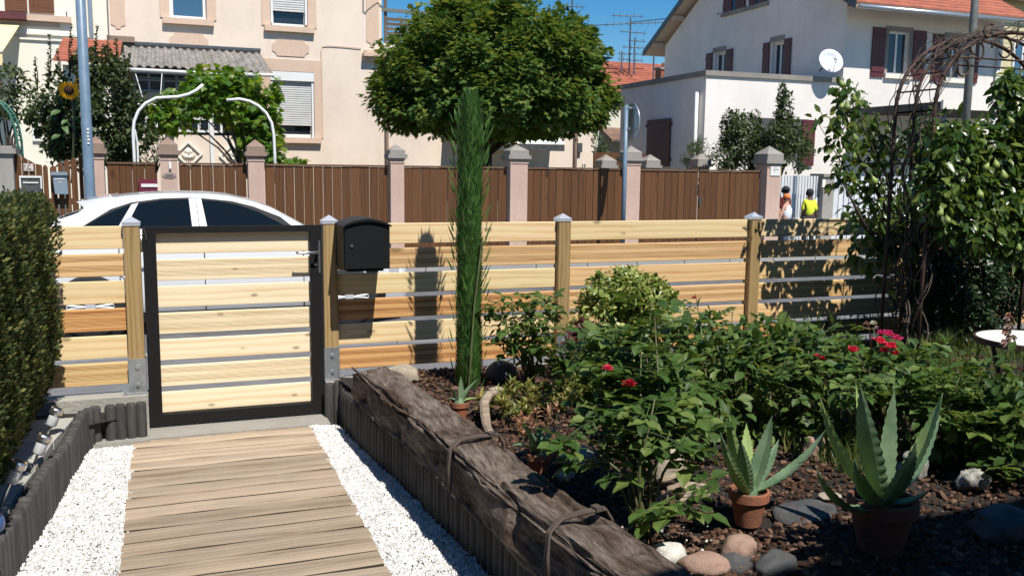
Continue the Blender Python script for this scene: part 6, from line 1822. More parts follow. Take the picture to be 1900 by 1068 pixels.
def agave_leaf(b, base, tip, width, bend=.12, up=Vector((0, 0, 1)), chan=.35, teeth=.085, n=26, thick=.012, twist=0):
    """thick tapering channelled leaf with toothed margins; bend lifts the middle"""
    base = Vector(base); tip = Vector(tip); L = (tip - base).length
    d = (tip - base).normalized(); side = d.cross(up)
    if side.length < .1: side = d.cross(Vector((0, 1, .2)))
    side.normalize(); nrm = side.cross(d).normalized()
    if twist: 
        rm = Matrix.Rotation(twist, 3, d); side = rm @ side; nrm = rm @ nrm
    rows = []
    for k in range(n + 1):
        t = k / n
        c = base.lerp(tip, t) + nrm * (-bend * L * 4 * t * (1 - t) * (1 if bend > 0 else 1))
        w = width * (.55 + .45 * math.sin(min(1, t / .42) * math.pi / 2)) * (1 - max(0, (t - .42) / .58) ** 1.7) + .001
        te = teeth * width * (1 if k % 2 else -.3) * (1 - t * .6) if 2 < k < n - 1 else 0
        ch = chan * w * (1 - .5 * t); th = thick * (1 - .85 * t) + .0008
        top = []
        for s_ in (-1, -.86, 0, .86, 1):
            ww = (w / 2 + (te if abs(s_) == 1 else 0)) * s_
            top.append(c + side * ww + nrm * (ch * (s_ * s_) * .5 + .0))
        bot = [c + side * (w / 2 * s_) + nrm * (ch * s_ * s_ * .5 - th) for s_ in (.55, 0, -.55)]
        rows.append(top + bot)
    i = len(b.v); m_ = 8
    for r_ in rows: b.v += [tuple(p) for p in r_]
    for k in range(n):
        for q in range(m_):
            q2 = (q + 1) % m_; b.f.append((i + k * m_ + q, i + k * m_ + q2, i + (k + 1) * m_ + q2, i + (k + 1) * m_ + q))
    b.f.append(tuple(i + q for q in range(m_ - 1, -1, -1)))
    b.v.append(tuple(tip + d * L * .02)); e = len(b.v) - 1
    for q in range(m_): b.f.append((i + n * m_ + q, i + n * m_ + (q + 1) % m_, e))
def agave_mat(name, c, c2, tr=(.3, .45, .05)):
    m, nt, bs = _nt(name)
    v = _coords(nt)
    col = _ramp(nt, _noise(nt, v, 9, 5), [(.3, c2), (.65, c)])
    ge = nt.nodes.new('ShaderNodeNewGeometry')
    _lnk(nt, col, bs.inputs['Base Color']); bs.inputs['Roughness'].default_value = .48; bs.inputs['Specular IOR Level'].default_value = .35
    _bump(nt, bs, _noise(nt, v, 45, 4), .25, .004)
    t = nt.nodes.new('ShaderNodeBsdfTranslucent'); t.inputs[0].default_value = _col(tr)
    mx = nt.nodes.new('ShaderNodeMixShader'); mx.inputs[0].default_value = .22
    _lnk(nt, bs.outputs[0], mx.inputs[1]); _lnk(nt, t.outputs[0], mx.inputs[2]); _lnk(nt, mx.outputs[0], nt.nodes['Material Output'].inputs[0])
    return m
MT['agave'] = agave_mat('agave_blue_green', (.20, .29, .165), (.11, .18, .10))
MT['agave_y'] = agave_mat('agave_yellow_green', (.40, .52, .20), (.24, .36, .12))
def agave(label, potc, leaves, Yb, width, pot_r, pot_h, potlabel, name='agave_plant'):
    pot('terracotta_pot', potlabel, potc, pot_r, pot_h)
    cz = potc[2] + pot_h * .9
    t = thing(name, label, 'agave', (potc[0], potc[1], cz))
    cen = Vector((potc[0], potc[1], cz))
    b = MB(); b.lathe([(.02 + pot_r * .16, -.03), (.02 + pot_r * .14, pot_h * .15), (.001, pot_h * .3)], tuple(cen), 10); b.build('core', 'agave', t, smooth=True)
    for (px, py, dy, bend, wf, mt) in leaves:
        tip = at(px, py, potc[1] + dy)
        d = (tip - cen); d.z = 0
        base = cen + (d.normalized() * pot_r * .16 if d.length > 0 else Vector((0, 0, 0)))
        m_ = MB(); agave_leaf(m_, base, tip, width * wf, bend, Vector((0, 0, 1)) if abs((tip - base).normalized().z) < .93 else Vector((0, -1, .3)), thick=.05 * width + .006)
        m_.build('leaf', mt, t, smooth=False)
    return t
pc3 = atz(1405, 985, .245)
agave('medium pale green agave in the sunlit terracotta pot', (pc3.x, pc3.y + .06, .25),
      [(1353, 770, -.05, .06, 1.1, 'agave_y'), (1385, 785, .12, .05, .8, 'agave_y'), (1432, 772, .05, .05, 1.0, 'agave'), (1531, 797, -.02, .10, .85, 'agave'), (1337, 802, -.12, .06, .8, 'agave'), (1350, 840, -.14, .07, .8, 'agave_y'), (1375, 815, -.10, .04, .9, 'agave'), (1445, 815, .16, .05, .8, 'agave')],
      0, .062, .075, .135, 'middle sized terracotta pot standing in the sun on bark chips')
pc4 = atz(1650, 1052, .245)
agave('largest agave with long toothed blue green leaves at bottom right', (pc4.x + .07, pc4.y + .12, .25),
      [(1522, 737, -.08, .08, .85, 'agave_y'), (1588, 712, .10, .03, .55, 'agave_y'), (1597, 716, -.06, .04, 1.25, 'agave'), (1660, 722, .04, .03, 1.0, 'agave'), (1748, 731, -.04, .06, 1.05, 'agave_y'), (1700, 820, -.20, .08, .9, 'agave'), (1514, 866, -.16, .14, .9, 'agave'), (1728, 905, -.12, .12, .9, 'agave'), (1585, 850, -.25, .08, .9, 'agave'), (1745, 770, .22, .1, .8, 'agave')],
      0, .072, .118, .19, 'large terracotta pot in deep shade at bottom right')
pc1 = atz(855, 782, .24)
agave('small agave with arching leaves in a little pot by the beam', (pc1.x, pc1.y + .02, .245),
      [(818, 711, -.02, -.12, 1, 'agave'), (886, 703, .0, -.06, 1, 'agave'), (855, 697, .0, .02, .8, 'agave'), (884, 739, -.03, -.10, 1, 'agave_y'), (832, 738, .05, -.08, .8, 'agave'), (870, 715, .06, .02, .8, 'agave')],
      0, .034, .052, .10, 'smallest terracotta pot beside the start of the timber beam')
pc2 = atz(1003, 884, .24)
agave('small dark agave half shaded under the rose stems', (pc2.x, pc2.y + .02, .245),
      [(966, 777, -.02, -.03, 1.3, 'agave_y'), (1002, 785, .04, .02, 1, 'agave'), (1035, 790, .0, -.08, 1, 'agave'), (950, 826, -.04, -.12, 1, 'agave'), (1052, 828, -.02, -.12, 1, 'agave'), (985, 800, -.06, .03, 1.1, 'agave'), (1020, 812, -.06, -.06, 1.1, 'agave')],
      0, .048, .06, .10, 'terracotta pot in dappled shade left of the rose stems')

# ================================================================ STONES, DRIFTWOOD, CHIPS
def rock(label, px, py, z, rx, ry, rz, mat, seed, rot=0, sharp=.25, name='rock', flat=0, dz=0):
    p = atz(px, py, z)
    b = MB(); seg, rings = 22, 13
    c = Vector((p.x, p.y + ry * .5, z + rz * .45 + dz)); rm = Matrix.Rotation(rot, 3, 'Z')
    for i in range(rings + 1):
        ph_ = math.pi * i / rings
        for j in range(seg):
            th = 2 * math.pi * j / seg; v = Vector((math.sin(ph_) * math.cos(th), math.sin(ph_) * math.sin(th), math.cos(ph_)))
            v = Vector([math.copysign(abs(t_) ** (.75 if sharp > .2 else .95), t_) for t_ in v])
            k = 1 + sharp * mnoise.noise(v * 1.3 + Vector((seed * 3.1, 0, 0))) + .07 * mnoise.noise(v * 4 + Vector((seed, 5, 0)))
            q = Vector((v.x * rx, v.y * ry, v.z * rz)) * k
            if flat and q.z > rz * flat: q.z = rz * flat + (q.z - rz * flat) * .15
            b.v.append(tuple(c + rm @ q))
    for i in range(rings):
        for j in range(seg):
            j2 = (j + 1) % seg; b.f.append((i * seg + j, (i + 1) * seg + j, (i + 1) * seg + j2, i * seg + j2))
    o = b.build(name, mat, smooth=True); tag(o, label, 'rock'); return o
rock('tan boulder beside the upper end of the timber beam', 748, 708, .26, .105, .09, .062, 'st_tan', 1, .2, .22)
rock('round dark slate boulder at the foot of the board fence', 937, 708, .24, .10, .10, .085, 'st_dark', 2, 0, .12)
rock('pale cream stone touching the lower part of the beam', 1250, 1038, .26, .058, .05, .034, 'st_white', 3, .3, .2)
rock('pinkish flat stone lying beside the pale cream stone', 1318, 1062, .25, .085, .06, .036, 'st_pink', 4, -.3, .2)
rock('rounded pinkish stone in front of the middle terracotta pot', 1378, 1038, .25, .072, .05, .05, 'st_pink', 5, .5, .25)
rock('flat topped beige stone block under the rose stems', 1247, 884, .27, .085, .05, .065, 'st_tan', 6, .1, .35)
rock('pale stone with ochre patch left of the rose stems', 1080, 868, .25, .085, .06, .05, 'st_tan', 7, .2, .3)
rock('small ochre stone behind the half shaded pot', 1050, 892, .245, .04, .035, .03, 'st_tan', 8, .2, .3)
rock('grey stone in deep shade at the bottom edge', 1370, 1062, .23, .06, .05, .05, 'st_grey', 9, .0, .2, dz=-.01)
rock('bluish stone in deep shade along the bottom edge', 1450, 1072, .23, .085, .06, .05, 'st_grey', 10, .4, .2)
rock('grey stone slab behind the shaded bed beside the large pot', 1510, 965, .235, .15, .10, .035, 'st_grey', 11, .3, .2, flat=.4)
rock('flat pale stone lying left of the large pot', 1545, 925, .26, .05, .035, .014, 'st_tan', 12, .1, .2, flat=.4)
rock('pinkish stone under the shaded roses behind the medium agave', 1515, 850, .26, .05, .04, .07, 'st_pink', 13, .2, .3)
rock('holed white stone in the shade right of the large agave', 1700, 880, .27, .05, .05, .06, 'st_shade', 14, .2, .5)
rock('rough mottled stone behind the far right rose stems', 1815, 900, .27, .06, .05, .04, 'st_shade', 15, .2, .5)
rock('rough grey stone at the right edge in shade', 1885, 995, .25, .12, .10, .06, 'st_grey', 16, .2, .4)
rock('mossy tan stone between ground cover and small pot', 925, 735, .25, .05, .05, .035, 'st_tan', 17, .2, .3)
dw = thing('driftwood', 'pale split driftwood piece lying on the bark chips', 'driftwood', tuple(atz(1265, 910, .27)))
b = MB()
for pts, r_ in (([(1222, 892), (1250, 890), (1285, 896), (1312, 900)], [.010, .018, .016, .006]), ([(1235, 908), (1262, 905), (1290, 905), (1312, 912)], [.008, .02, .02, .008]), ([(1262, 930), (1280, 918), (1300, 912), (1318, 915)], [.007, .014, .016, .006]), ([(1240, 918), (1225, 925), (1205, 940)], [.01, .007, .003])):
    P_ = [atz(x, y, .285) + Vector((0, 0, .01 * math.sin(i * 2))) for i, (x, y) in enumerate(pts)]
    Q = []; Rr = []
    for i in range(len(P_) - 1):
        for f in (0, .33, .66): Q.append(P_[i].lerp(P_[i + 1], f) + Vector((0, rnd.uniform(-.004, .004), rnd.uniform(-.004, .004)))); Rr.append(r_[i] + (r_[i + 1] - r_[i]) * f)
    b.tube(Q + [P_[-1]], Rr + [r_[-1]], 7)
b.build('wood_pieces', 'drift', dw)
cr = thing('curved_root', 'grey curved root standing between small pot and ground cover', 'driftwood', tuple(atz(905, 800, .25)))
b = MB(); b.tube([atz(912, 812, .25), atz(903, 790, .27), at(900, 770, 4.25), at(898, 748, 4.3), at(906, 733, 4.35), at(922, 727, 4.42)], [.02, .024, .026, .027, .024, .012], 9); b.build('root', 'drift', cr)
# bark chips
g = np.random.default_rng(81); n = 25000
X = 1.12 + (5.4 - 1.12) * g.random(n) ** 1.5; Y = 1.9 + (5.55 - 1.9) * g.random(n)
ok = X > np.array([lerp_path(PR, y) for y in Y]) + .08
X, Y = X[ok], Y[ok]; n = len(X)
Z = np.array([bed_z(x, y) for x, y in zip(X, Y)]) + .004 + .014 * g.random(n)
bm_ = inst_mesh('bark_mulch', T_CHIP, np.stack([X, Y, Z], 1), unit(g, n) * [1, 1, .4], unit(g, n) * .45 + [0, 0, 1], .012 + .026 * g.random(n) ** 2, 'bark', None, None, 'stuff', .4, 2)
n = 60
P = np.stack([1.55 + .12 * g.normal(size=n), 2.62 + .10 * g.normal(size=n), np.full(n, .285)], 1)
sc = inst_mesh('shell_bits', T_PEB, P, unit(g, n), unit(g, n), .005 + .007 * g.random(n), 'st_white', None, None, 'stuff', .3, 3)
# grass
g = np.random.default_rng(83); n = 26000
X = 2.7 + 6.5 * g.random(n) ** 1.2; Y = 3.0 + 2.5 * g.random(n)
dens = np.sin(X * 2.1 + Y * 3) * .5 + np.sin(X * 5.3 - Y * 4.1) * .3 + .6
ok = g.random(n) < np.clip(dens, .15, 1); X, Y = X[ok], Y[ok]; n = len(X)
inst_mesh('lawn_grass', T_BLADE, np.stack([X, Y, np.array([bed_z(x, y) for x, y in zip(X, Y)])], 1), unit(g, n) * .45 + [0, 0, 1], unit(g, n) + [0, -.5, 0], .07 + .07 * g.random(n), 'lf_grass', None, None, 'stuff', .3, 4)

# ================================================================ GROUND COVER
def rosettes(label, lst, Yz, mat, size, name, seed, tm=T_LONG, per=26, cat='plant'):
    g = random.Random(seed); p0 = atz(*lst[0], Yz); t = thing(name, label, cat, tuple(p0))
    P, D, N, S = [], [], [], []; st = MB()
    for (px, py) in lst:
        for q in range(5):
            p = atz(px + g.uniform(-14, 14), py + g.uniform(-8, 8), Yz); hgt = g.uniform(.02, .09)
            st.tube([(p.x, p.y, Yz - .02), (p.x, p.y, Yz + hgt)], .003, 4)
            for k in range(per):
                an = g.uniform(0, 6.28); el = g.uniform(.1, 1.2)
                P.append((p.x, p.y, Yz + hgt * g.uniform(.5, 1))); D.append((math.cos(an) * math.cos(el), math.sin(an) * math.cos(el), math.sin(el))); N.append((-math.cos(an) * math.sin(el), -math.sin(an) * math.sin(el), math.cos(el))); S.append(size * g.uniform(.6, 1.2))
    inst_mesh('foliage', tm, P, D, N, S, mat, t, None, 'stuff', .2, seed); st.build('stems', 'stem', t, kind='stuff')
    return t
rosettes('yellow green ground cover with narrow leaves near the small pot', [(930, 745), (955, 735), (980, 742), (925, 770), (950, 775), (905, 768), (975, 770), (1005, 760)], .27, 'lf_sedum', .055, 'ground_cover', 3)
rosettes('pale orange dried leaves among the ground cover', [(985, 805), (1005, 790), (1025, 775), (965, 800)], .26, 'lf_dry', .04, 'dried_plant', 4, per=14)
rosettes('yellowish leafy cover left of the rose stems', [(1040, 730), (1060, 750), (1035, 760), (1075, 735), (1060, 715), (1020, 735)], .30, 'lf_sedum', .05, 'ground_cover', 5)
rosettes('low green weeds around the rose stem foot', [(1130, 760), (1100, 780), (1160, 790), (1130, 800), (1090, 740), (1150, 740)], .28, 'lf_rose', .045, 'ground_cover', 6, T_SMALL)
rosettes('grey green tufts along the fence right of the arch', [(1700, 640), (1740, 650), (1780, 640), (1660, 630), (1620, 620), (1720, 670)], .3, 'lf_grass', .12, 'grass_tuft', 7, T_BLADE, 40)
rosettes('fine grey lavender tufts at the foot of the shaded fence', [(1500, 590), (1530, 595), (1560, 590), (1470, 590), (1590, 600), (1540, 605)], .34, 'lf_lilac', .08, 'lavender', 8, T_BLADE, 34)

# ================================================================ VARIEGATED BALL SHRUB, ROSES
eu = thing('variegated_shrub', 'rounded yellow green variegated shrub in front of the fence', 'shrub', tuple(at(1160, 690, 4.95)))
bl = blobs_px([(1160, 590, 78, 80), (1110, 600, 45, 65), (1210, 585, 40, 55), (1140, 545, 50, 38), (1185, 550, 52, 42), (1230, 560, 30, 25)], 4.95, 2600, .9)
blob_leaves('foliage', T_OVAL, bl, .038, 'lf_euo', eu, 91, shell=.6, up=.6, clump=40, spread=.13)
branches('stems', at(1160, 700, 4.95), bl, 'trunk', eu, .012, 3, 4)

ROSEBUD = []
def rose_flower(parent, c, r, mat, seed, label=None):
    g = np.random.default_rng(seed); P, D, N, S = [], [], [], []
    tv = np.array([(0, 0, 0), (-.42, .35, .10), (.42, .35, .10), (0, .45, -.06), (-.36, .85, .12), (.36, .85, .12), (0, .95, .02), (0, 1.05, .10)])
    tm = (tv, T_OVAL[1])
    for ring, n, el in ((0, 4, 1.35), (1, 5, 1.0), (2, 6, .65), (3, 7, .25)):
        for k in range(n):
            an = 2 * math.pi * (k + .5 * ring + .2 * g.random()) / n
            e = el + .15 * g.normal(); P.append((c[0], c[1], c[2])); D.append((math.cos(an) * math.cos(e), math.sin(an) * math.cos(e), math.sin(e))); N.append((-math.cos(an) * math.sin(e), -math.sin(an) * math.sin(e), math.cos(e))); S.append(r * (.72 + .12 * ring))
    return inst_mesh('flower', tm, P, D, N, S, mat, parent, c, None, .2, seed)
# shared leaf sprays: a stalk with five leaflets
def spray_meshes(mat, tmpl=T_OVAL, s=1.0, nvar=4, seed=2):
    out = []; g = random.Random(seed)
    tv, tf = tmpl
    for q in range(nvar):
        m_ = MB(); m_.tube([(0, 0, 0), (0, .05 * s, -.003), (0, .10 * s, -.012)], .0014, 4)
        for (y, an, sc) in ((.10, 0, 1.0), (.085, 1.15, .85), (.085, -1.15, .85), (.045, 1.25, .7), (.045, -1.25, .7)):
            an += g.uniform(-.2, .2); sc *= g.uniform(.85, 1.15) * .052 * s
            i = len(m_.v); ca, sa = math.cos(an), math.sin(an); tl = g.uniform(-.5, .3)
            for v in tv:
                x, yy, z = v[0] * 1.25 * sc, v[1] * sc, v[2] * sc + v[1] * sc * tl * .5
                m_.v.append((x * ca + yy * sa, -x * sa + yy * ca + y * s, z - .012 * s))
            m_.f += [tuple(i + k for k in f) for f in tf]
        me = m_.mesh('leaf', (0, 0, 0)); me.materials.append(MT[mat]); out.append(me)
    return out
SPR = spray_meshes('lf_rose'); SPR_B = spray_meshes('lf_rose', s=1.3, seed=5)
def rose_bush(label, base, tops, nsp, dens_blobs, Y, seed, flowers=(), name='rose_bush', sprays=SPR, stuff_size=.056, dens=900, group='rose bushes in the bed', mat='lf_rose', lower=.35):
    """canes from the base to given tops, leaf sprays along the canes (each a part), finer leaves joined"""
    g = random.Random(seed); bp = Vector(base)
    t = thing(name, label, 'rose bush', tuple(bp), group)
    st = MB(); pts_all = []
    for tp in tops:
        e = at(tp[0], tp[1], Y + (tp[2] if len(tp) > 2 else g.uniform(-.15, .15)))
        m1 = bp.lerp(e, .45) + Vector((g.uniform(-.05, .05), g.uniform(-.05, .05), .05))
        ps = [bp + Vector((g.uniform(-.03, .03), g.uniform(-.03, .03), -.02)), m1, m1.lerp(e, .55) + Vector((g.uniform(-.02, .02), g.uniform(-.02, .02), 0)), e]
        st.tube(ps, [.006, .005, .0038, .0022], 6); pts_all.append(ps)
    st.build('canes', 'stem', t, smooth=True)
    for k in range(nsp):
        ps = g.choice(pts_all); f = g.uniform(lower, 1.0) * 3; i = min(2, int(f)); p = ps[i].lerp(ps[i + 1], f - i)
        an = g.uniform(0, 2 * math.pi)
        o = link('leaf', g.choice(sprays), t, tuple(p + Vector((math.cos(an) * .012, math.sin(an) * .012, 0))))
        o.rotation_euler = (g.uniform(-.35, .6), g.uniform(-.4, .4), an); s_ = g.uniform(.75, 1.25); o.scale = (s_, s_, s_)
    if dens_blobs:
        bl = blobs_px(dens_blobs, Y, dens, .9); blob_leaves('foliage', T_OVAL, bl, stuff_size, mat, t, seed, shell=.35, up=.75, clump=30, spread=.2)
    for (px, py, dy, r, mt) in flowers:
        rose_flower(t, tuple(at(px, py, Y + dy)), r, mt, seed + px)
    return t
G_ = .25
rose_bush('rose bush beside the dark slate boulder and conifer', at(985, 705, 5.0), [(925, 560), (950, 552), (965, 590), (1005, 560), (920, 610), (985, 545), (1020, 590), (1015, 620)], 70, [(960, 600, 50, 40), (975, 640, 45, 35), (1010, 590, 30, 35), (1000, 660, 30, 30)], 5.0, 101, lower=.4, dens=420)
rose_bush('rose bush with dark red wilted foliage near the fence post', at(1085, 720, 4.75), [(1075, 600), (1050, 640), (1110, 620), (1040, 600), (1095, 640)], 40, [(1075, 690, 45, 40), (1110, 660, 40, 50)], 4.75, 102)
rosettes('withered dark red leaf cluster hanging over the rose bush', [(1065, 655), (1085, 640)], .62, 'lf_red', .06, 'red_foliage', 12, T_SMALL, 20)
tb = atz(1195, 1004, .26)
rose_bush('tall nearest rose bush with bare lower stems and two red blooms', tb, [(1215, 590, .3), (1130, 690, .5), (1168, 720, .45), (1215, 740, .0), (1100, 780, .25), (1250, 790, .05), (1270, 700, .2), (1155, 640, .5), (1075, 800, .2), (1262, 915, -.12), (1190, 650, .3), (1240, 650, .4), (1090, 640, .6), (1280, 780, .1), (1210, 560, .45), (1130, 600, .55)], 190, [(1200, 690, 60, 50, .35), (1130, 720, 55, 40, .45), (1250, 740, 50, 50, .2), (1150, 650, 55, 45, .5), (1240, 640, 50, 45, .5), (1090, 700, 45, 50, .5), (1200, 780, 60, 40, .3)], tb.y, 103, flowers=((1128, 686, .12, .021, 'petal_r'), (1168, 714, .08, .025, 'petal_d')), sprays=SPR_B, dens=300, lower=.45)
rose_bush('bushy rose in the middle of the bed with leafy arching tips', at(1330, 800, 3.65), [(1290, 545, .5), (1360, 570, .5), (1300, 600, .2), (1380, 620, .2), (1260, 610, .3), (1240, 640, .2), (1330, 640, 0), (1400, 660, 0), (1280, 690, -.1), (1430, 620, .3), (1310, 575, .4), (1345, 600, .3)], 160, [(1320, 680, 85, 60), (1290, 620, 60, 40, .3), (1390, 690, 55, 60), (1330, 760, 80, 45), (1300, 640, 60, 50, .25), (1380, 640, 50, 45, .2), (1300, 800, 70, 40, -.2), (1400, 800, 60, 40)], 3.65, 104, flowers=((1288, 553, .4, .014, 'petal_d'),), dens=270)
rose_bush('wide rose bush in front of the metal shod fence post', at(1470, 790, 3.6), [(1440, 600, .3), (1480, 610, .2), (1530, 600, .2), (1410, 640, .1), (1500, 650, -.1), (1560, 640, .1), (1450, 680, -.2), (1540, 690, -.2), (1420, 590, .3), (1500, 585, .3)], 160, [(1470, 670, 75, 50), (1530, 650, 65, 40), (1450, 740, 70, 50), (1540, 730, 60, 45), (1500, 790, 80, 40), (1420, 620, 45, 30, .2)], 3.6, 105, flowers=((1525, 666, -.4, .016, 'petal_d'), (1515, 660, -.38, .012, 'petal_r')), dens=270)
rose_bush('rose bush carrying the coral and magenta blooms near the arch', at(1640, 800, 3.3), [(1583, 650, .1), (1645, 632, .15), (1600, 680, 0), (1690, 660, 0), (1650, 700, -.1), (1720, 680, 0), (1620, 610, .4), (1580, 700, -.2), (1560, 620, .3)], 150, [(1620, 700, 80, 45), (1680, 700, 70, 45), (1600, 760, 70, 45), (1710, 740, 60, 40), (1560, 800, 70, 40), (1700, 800, 80, 40), (1760, 680, 50, 35)], 3.3, 106,
          flowers=((1583, 651, .0, .030, 'petal_r'), (1632, 636, .05, .036, 'petal_r'), (1652, 645, .0, .034, 'petal_r'), (1648, 622, .15, .034, 'petal_p'), (1664, 630, .12, .030, 'petal_p'), (1640, 652, .02, .026, 'petal_r'), (1660, 658, .0, .026, 'petal_d'), (1636, 620, .2, .026, 'petal_p')), dens=270)
rose_bush('rose bush with large leaves in front of the round white table', at(1790, 850, 2.95), [(1740, 690, .1), (1780, 700, 0), (1830, 690, .1), (1860, 720, 0), (1700, 720, .1), (1760, 760, -.15), (1820, 780, -.1)], 80, [(1780, 740, 70, 40), (1840, 750, 50, 40), (1740, 790, 50, 35), (1800, 820, 80, 45), (1850, 690, 45, 35), (1760, 860, 60, 40, .2)], 2.95, 107, sprays=SPR_B, dens=330)
rose_bush('rose bush with leafy stems at the right edge in shade', at(1890, 930, 2.75), [(1870, 700, .1), (1900, 730, 0), (1850, 800, 0), (1890, 860, -.1), (1920, 780, 0), (1840, 850, .1)], 60, [(1880, 800, 45, 60), (1870, 880, 50, 40, .2), (1890, 730, 35, 40)], 2.75, 108, sprays=SPR_B, dens=300)
# young dark red shoot before the table
sp = thing('red_shoot', 'thin young shoot with dark red leaves in front of the white table', 'plant', tuple(at(1855, 720, 3.0)))
b = MB(); b.tube([at(1840, 760, 3.0), at(1862, 690, 3.0), at(1872, 640, 3.0), at(1870, 585, 3.0)], [.006, .005, .004, .002], 6); b.build('cane', 'stem', sp)
P, D, N = [], [], []
for (px, py) in ((1870, 585), (1872, 600), (1868, 612), (1875, 622), (1866, 630)):
    for an in (-1.2, -.4, .4, 1.2): P.append(at(px, py, 3.0)); D.append((math.sin(an), -.2, -.25 - .3 * abs(math.cos(an)))); N.append((0, -.7, .7))
inst_mesh('foliage', T_OVAL, P, D, N, np.full(len(P), .038), 'lf_red', sp, None, 'stuff', .2, 3)
sp = thing('red_shoot', 'short reddish shoot left of the coral rose blooms', 'plant', tuple(at(1613, 680, 3.6)))
b = MB(); b.tube([at(1617, 690, 3.6), at(1615, 640, 3.6), at(1613, 600, 3.6)], [.005, .004, .002], 6); b.build('cane', 'lf_red', sp)
P, D, N = [], [], []
for (px, py) in ((1613, 600), (1614, 608)):
    for an in (-1.3, -.6, .6, 1.3): P.append(at(px, py, 3.6)); D.append((math.sin(an), -.2, .1)); N.append((0, -.7, .7))
inst_mesh('foliage', T_OVAL, P, D, N, np.full(len(P), .05), 'lf_red', sp, None, 'stuff', .2, 3)

# ================================================================ PEAR TREE
pt = thing('pear_tree', 'pear tree with hanging green pears in front of the board fence', 'tree', tuple(at(1690, 600, 5.15)))
YPr = 5.12
pb = [(1572, 190, 30, 45), (1600, 215, 32, 32), (1560, 160, 18, 20), (1530, 225, 28, 20), (1570, 265, 50, 35), (1625, 245, 35, 35), (1600, 310, 55, 40), (1650, 290, 40, 50), (1560, 330, 30, 22), (1640, 370, 60, 40), (1600, 410, 45, 35), (1660, 440, 45, 40), (1610, 470, 40, 30), (1645, 510, 30, 20),
      (1720, 260, 50, 40), (1780, 270, 60, 40), (1840, 290, 60, 50), (1760, 340, 70, 50), (1850, 370, 60, 50), (1720, 380, 50, 50), (1890, 200, 45, 55), (1905, 300, 40, 60), (1800, 410, 70, 40), (1880, 430, 50, 40), (1870, 160, 25, 25)]
bl = blobs_px([t_ + (.0,) if t_[0] < 1665 else t_ + (.15,) if t_[0] < 1740 else t_ + (-.6,) for t_ in pb], YPr, 560, .45)
bl = [(c_, r_, int(n_ * (.48 if c_[0] < at(1660, 300, YPr).x and c_[1] > 5 else 1.7))) for c_, r_, n_ in bl]
blob_leaves('crown', T_OVAL, bl, .070, 'lf_pear', pt, 201, shell=.25, up=.35, droop=.75, out=.55, clump=0, sizev=.25)
tb_ = Vector(at(1700, 620, 5.2)); tb_.z = .2
b = MB(); b.tube([tb_, at(1690, 520, 5.2), at(1670, 440, 5.15), at(1640, 380, 5.1), at(1597, 300, 5.1), at(1562, 190, 5.1)], [.03, .026, .02, .016, .010, .004], 8)
b.tube([at(1690, 520, 5.2), at(1760, 430, 4.8), at(1840, 350, 4.5), at(1880, 220, 4.5)], [.03, .02, .014, .004], 8)
b.tube([at(1670, 440, 5.15), at(1610, 430, 5.05), at(1565, 340, 5.0)], [.025, .015, .005], 6)
b.tube([at(1690, 500, 5.2), at(1720, 380, 5.1), at(1730, 250, 5.1)], [.03, .02, .006], 8); b.build('trunk', 'trunk', pt, smooth=True)
branches('twigs', at(1680, 440, 5.15), bl, 'trunk', pt, .009, 12, 1)
pear_me = None
pp_ = [(1584, 183), (1562, 197), (1572, 198), (1562, 156), (1648, 240), (1586, 256), (1585, 290), (1622, 335), (1638, 350), (1745, 395), (1738, 408), (1758, 408), (1640, 500), (1848, 305), (1862, 325), (1795, 300), (1830, 310), (1818, 360), (1890, 460), (1700, 310), (1875, 225), (1655, 230)]
for k, (px, py) in enumerate(pp_):
    p = at(px, py, YPr + (-.1 if px < 1665 else -.02 if px < 1740 else -.75) - .04 * (k % 3))
    if pear_me is None:
        m_ = MB(); m_.lathe([(.001, -.033), (.012, -.031), (.023, -.020), (.026, -.006), (.022, .008), (.014, .022), (.009, .032), (.003, .037), (.0015, .038), (.0015, .055)], (0, 0, 0), 12)
        pear_me = m_.mesh('pear', (0, 0, 0), True); pear_me.materials.append(MT['pear'])
    o = link('pear', pear_me, pt, tuple(p)); o.rotation_euler = (rnd.uniform(-.4, .4), rnd.uniform(-.5, .5), 0); s_ = rnd.uniform(.7, .95); o.scale = (s_, s_, s_)
# dark dense shrub under and behind
ds = thing('dark_shrub', 'dense dark small leaved shrub right of the iron arch', 'shrub', tuple(at(1800, 610, 5.1)))
bl = blobs_px([(1750, 470, 50, 60), (1800, 480, 60, 70), (1860, 500, 60, 65), (1760, 550, 60, 55), (1830, 560, 60, 40), (1720, 520, 35, 60), (1900, 440, 40, 50), (1900, 530, 40, 45), (1790, 600, 50, 22), (1850, 450, 60, 50), (1700, 560, 40, 40)], 5.15, 2300, .7)
blob_leaves('foliage', T_SMALL, bl, .042, 'lf_dark', ds, 211, shell=.45, up=.4, clump=40, spread=.16)
branches('stems', at(1800, 640, 5.1), bl, 'trunk', ds, .014, 5, 2)

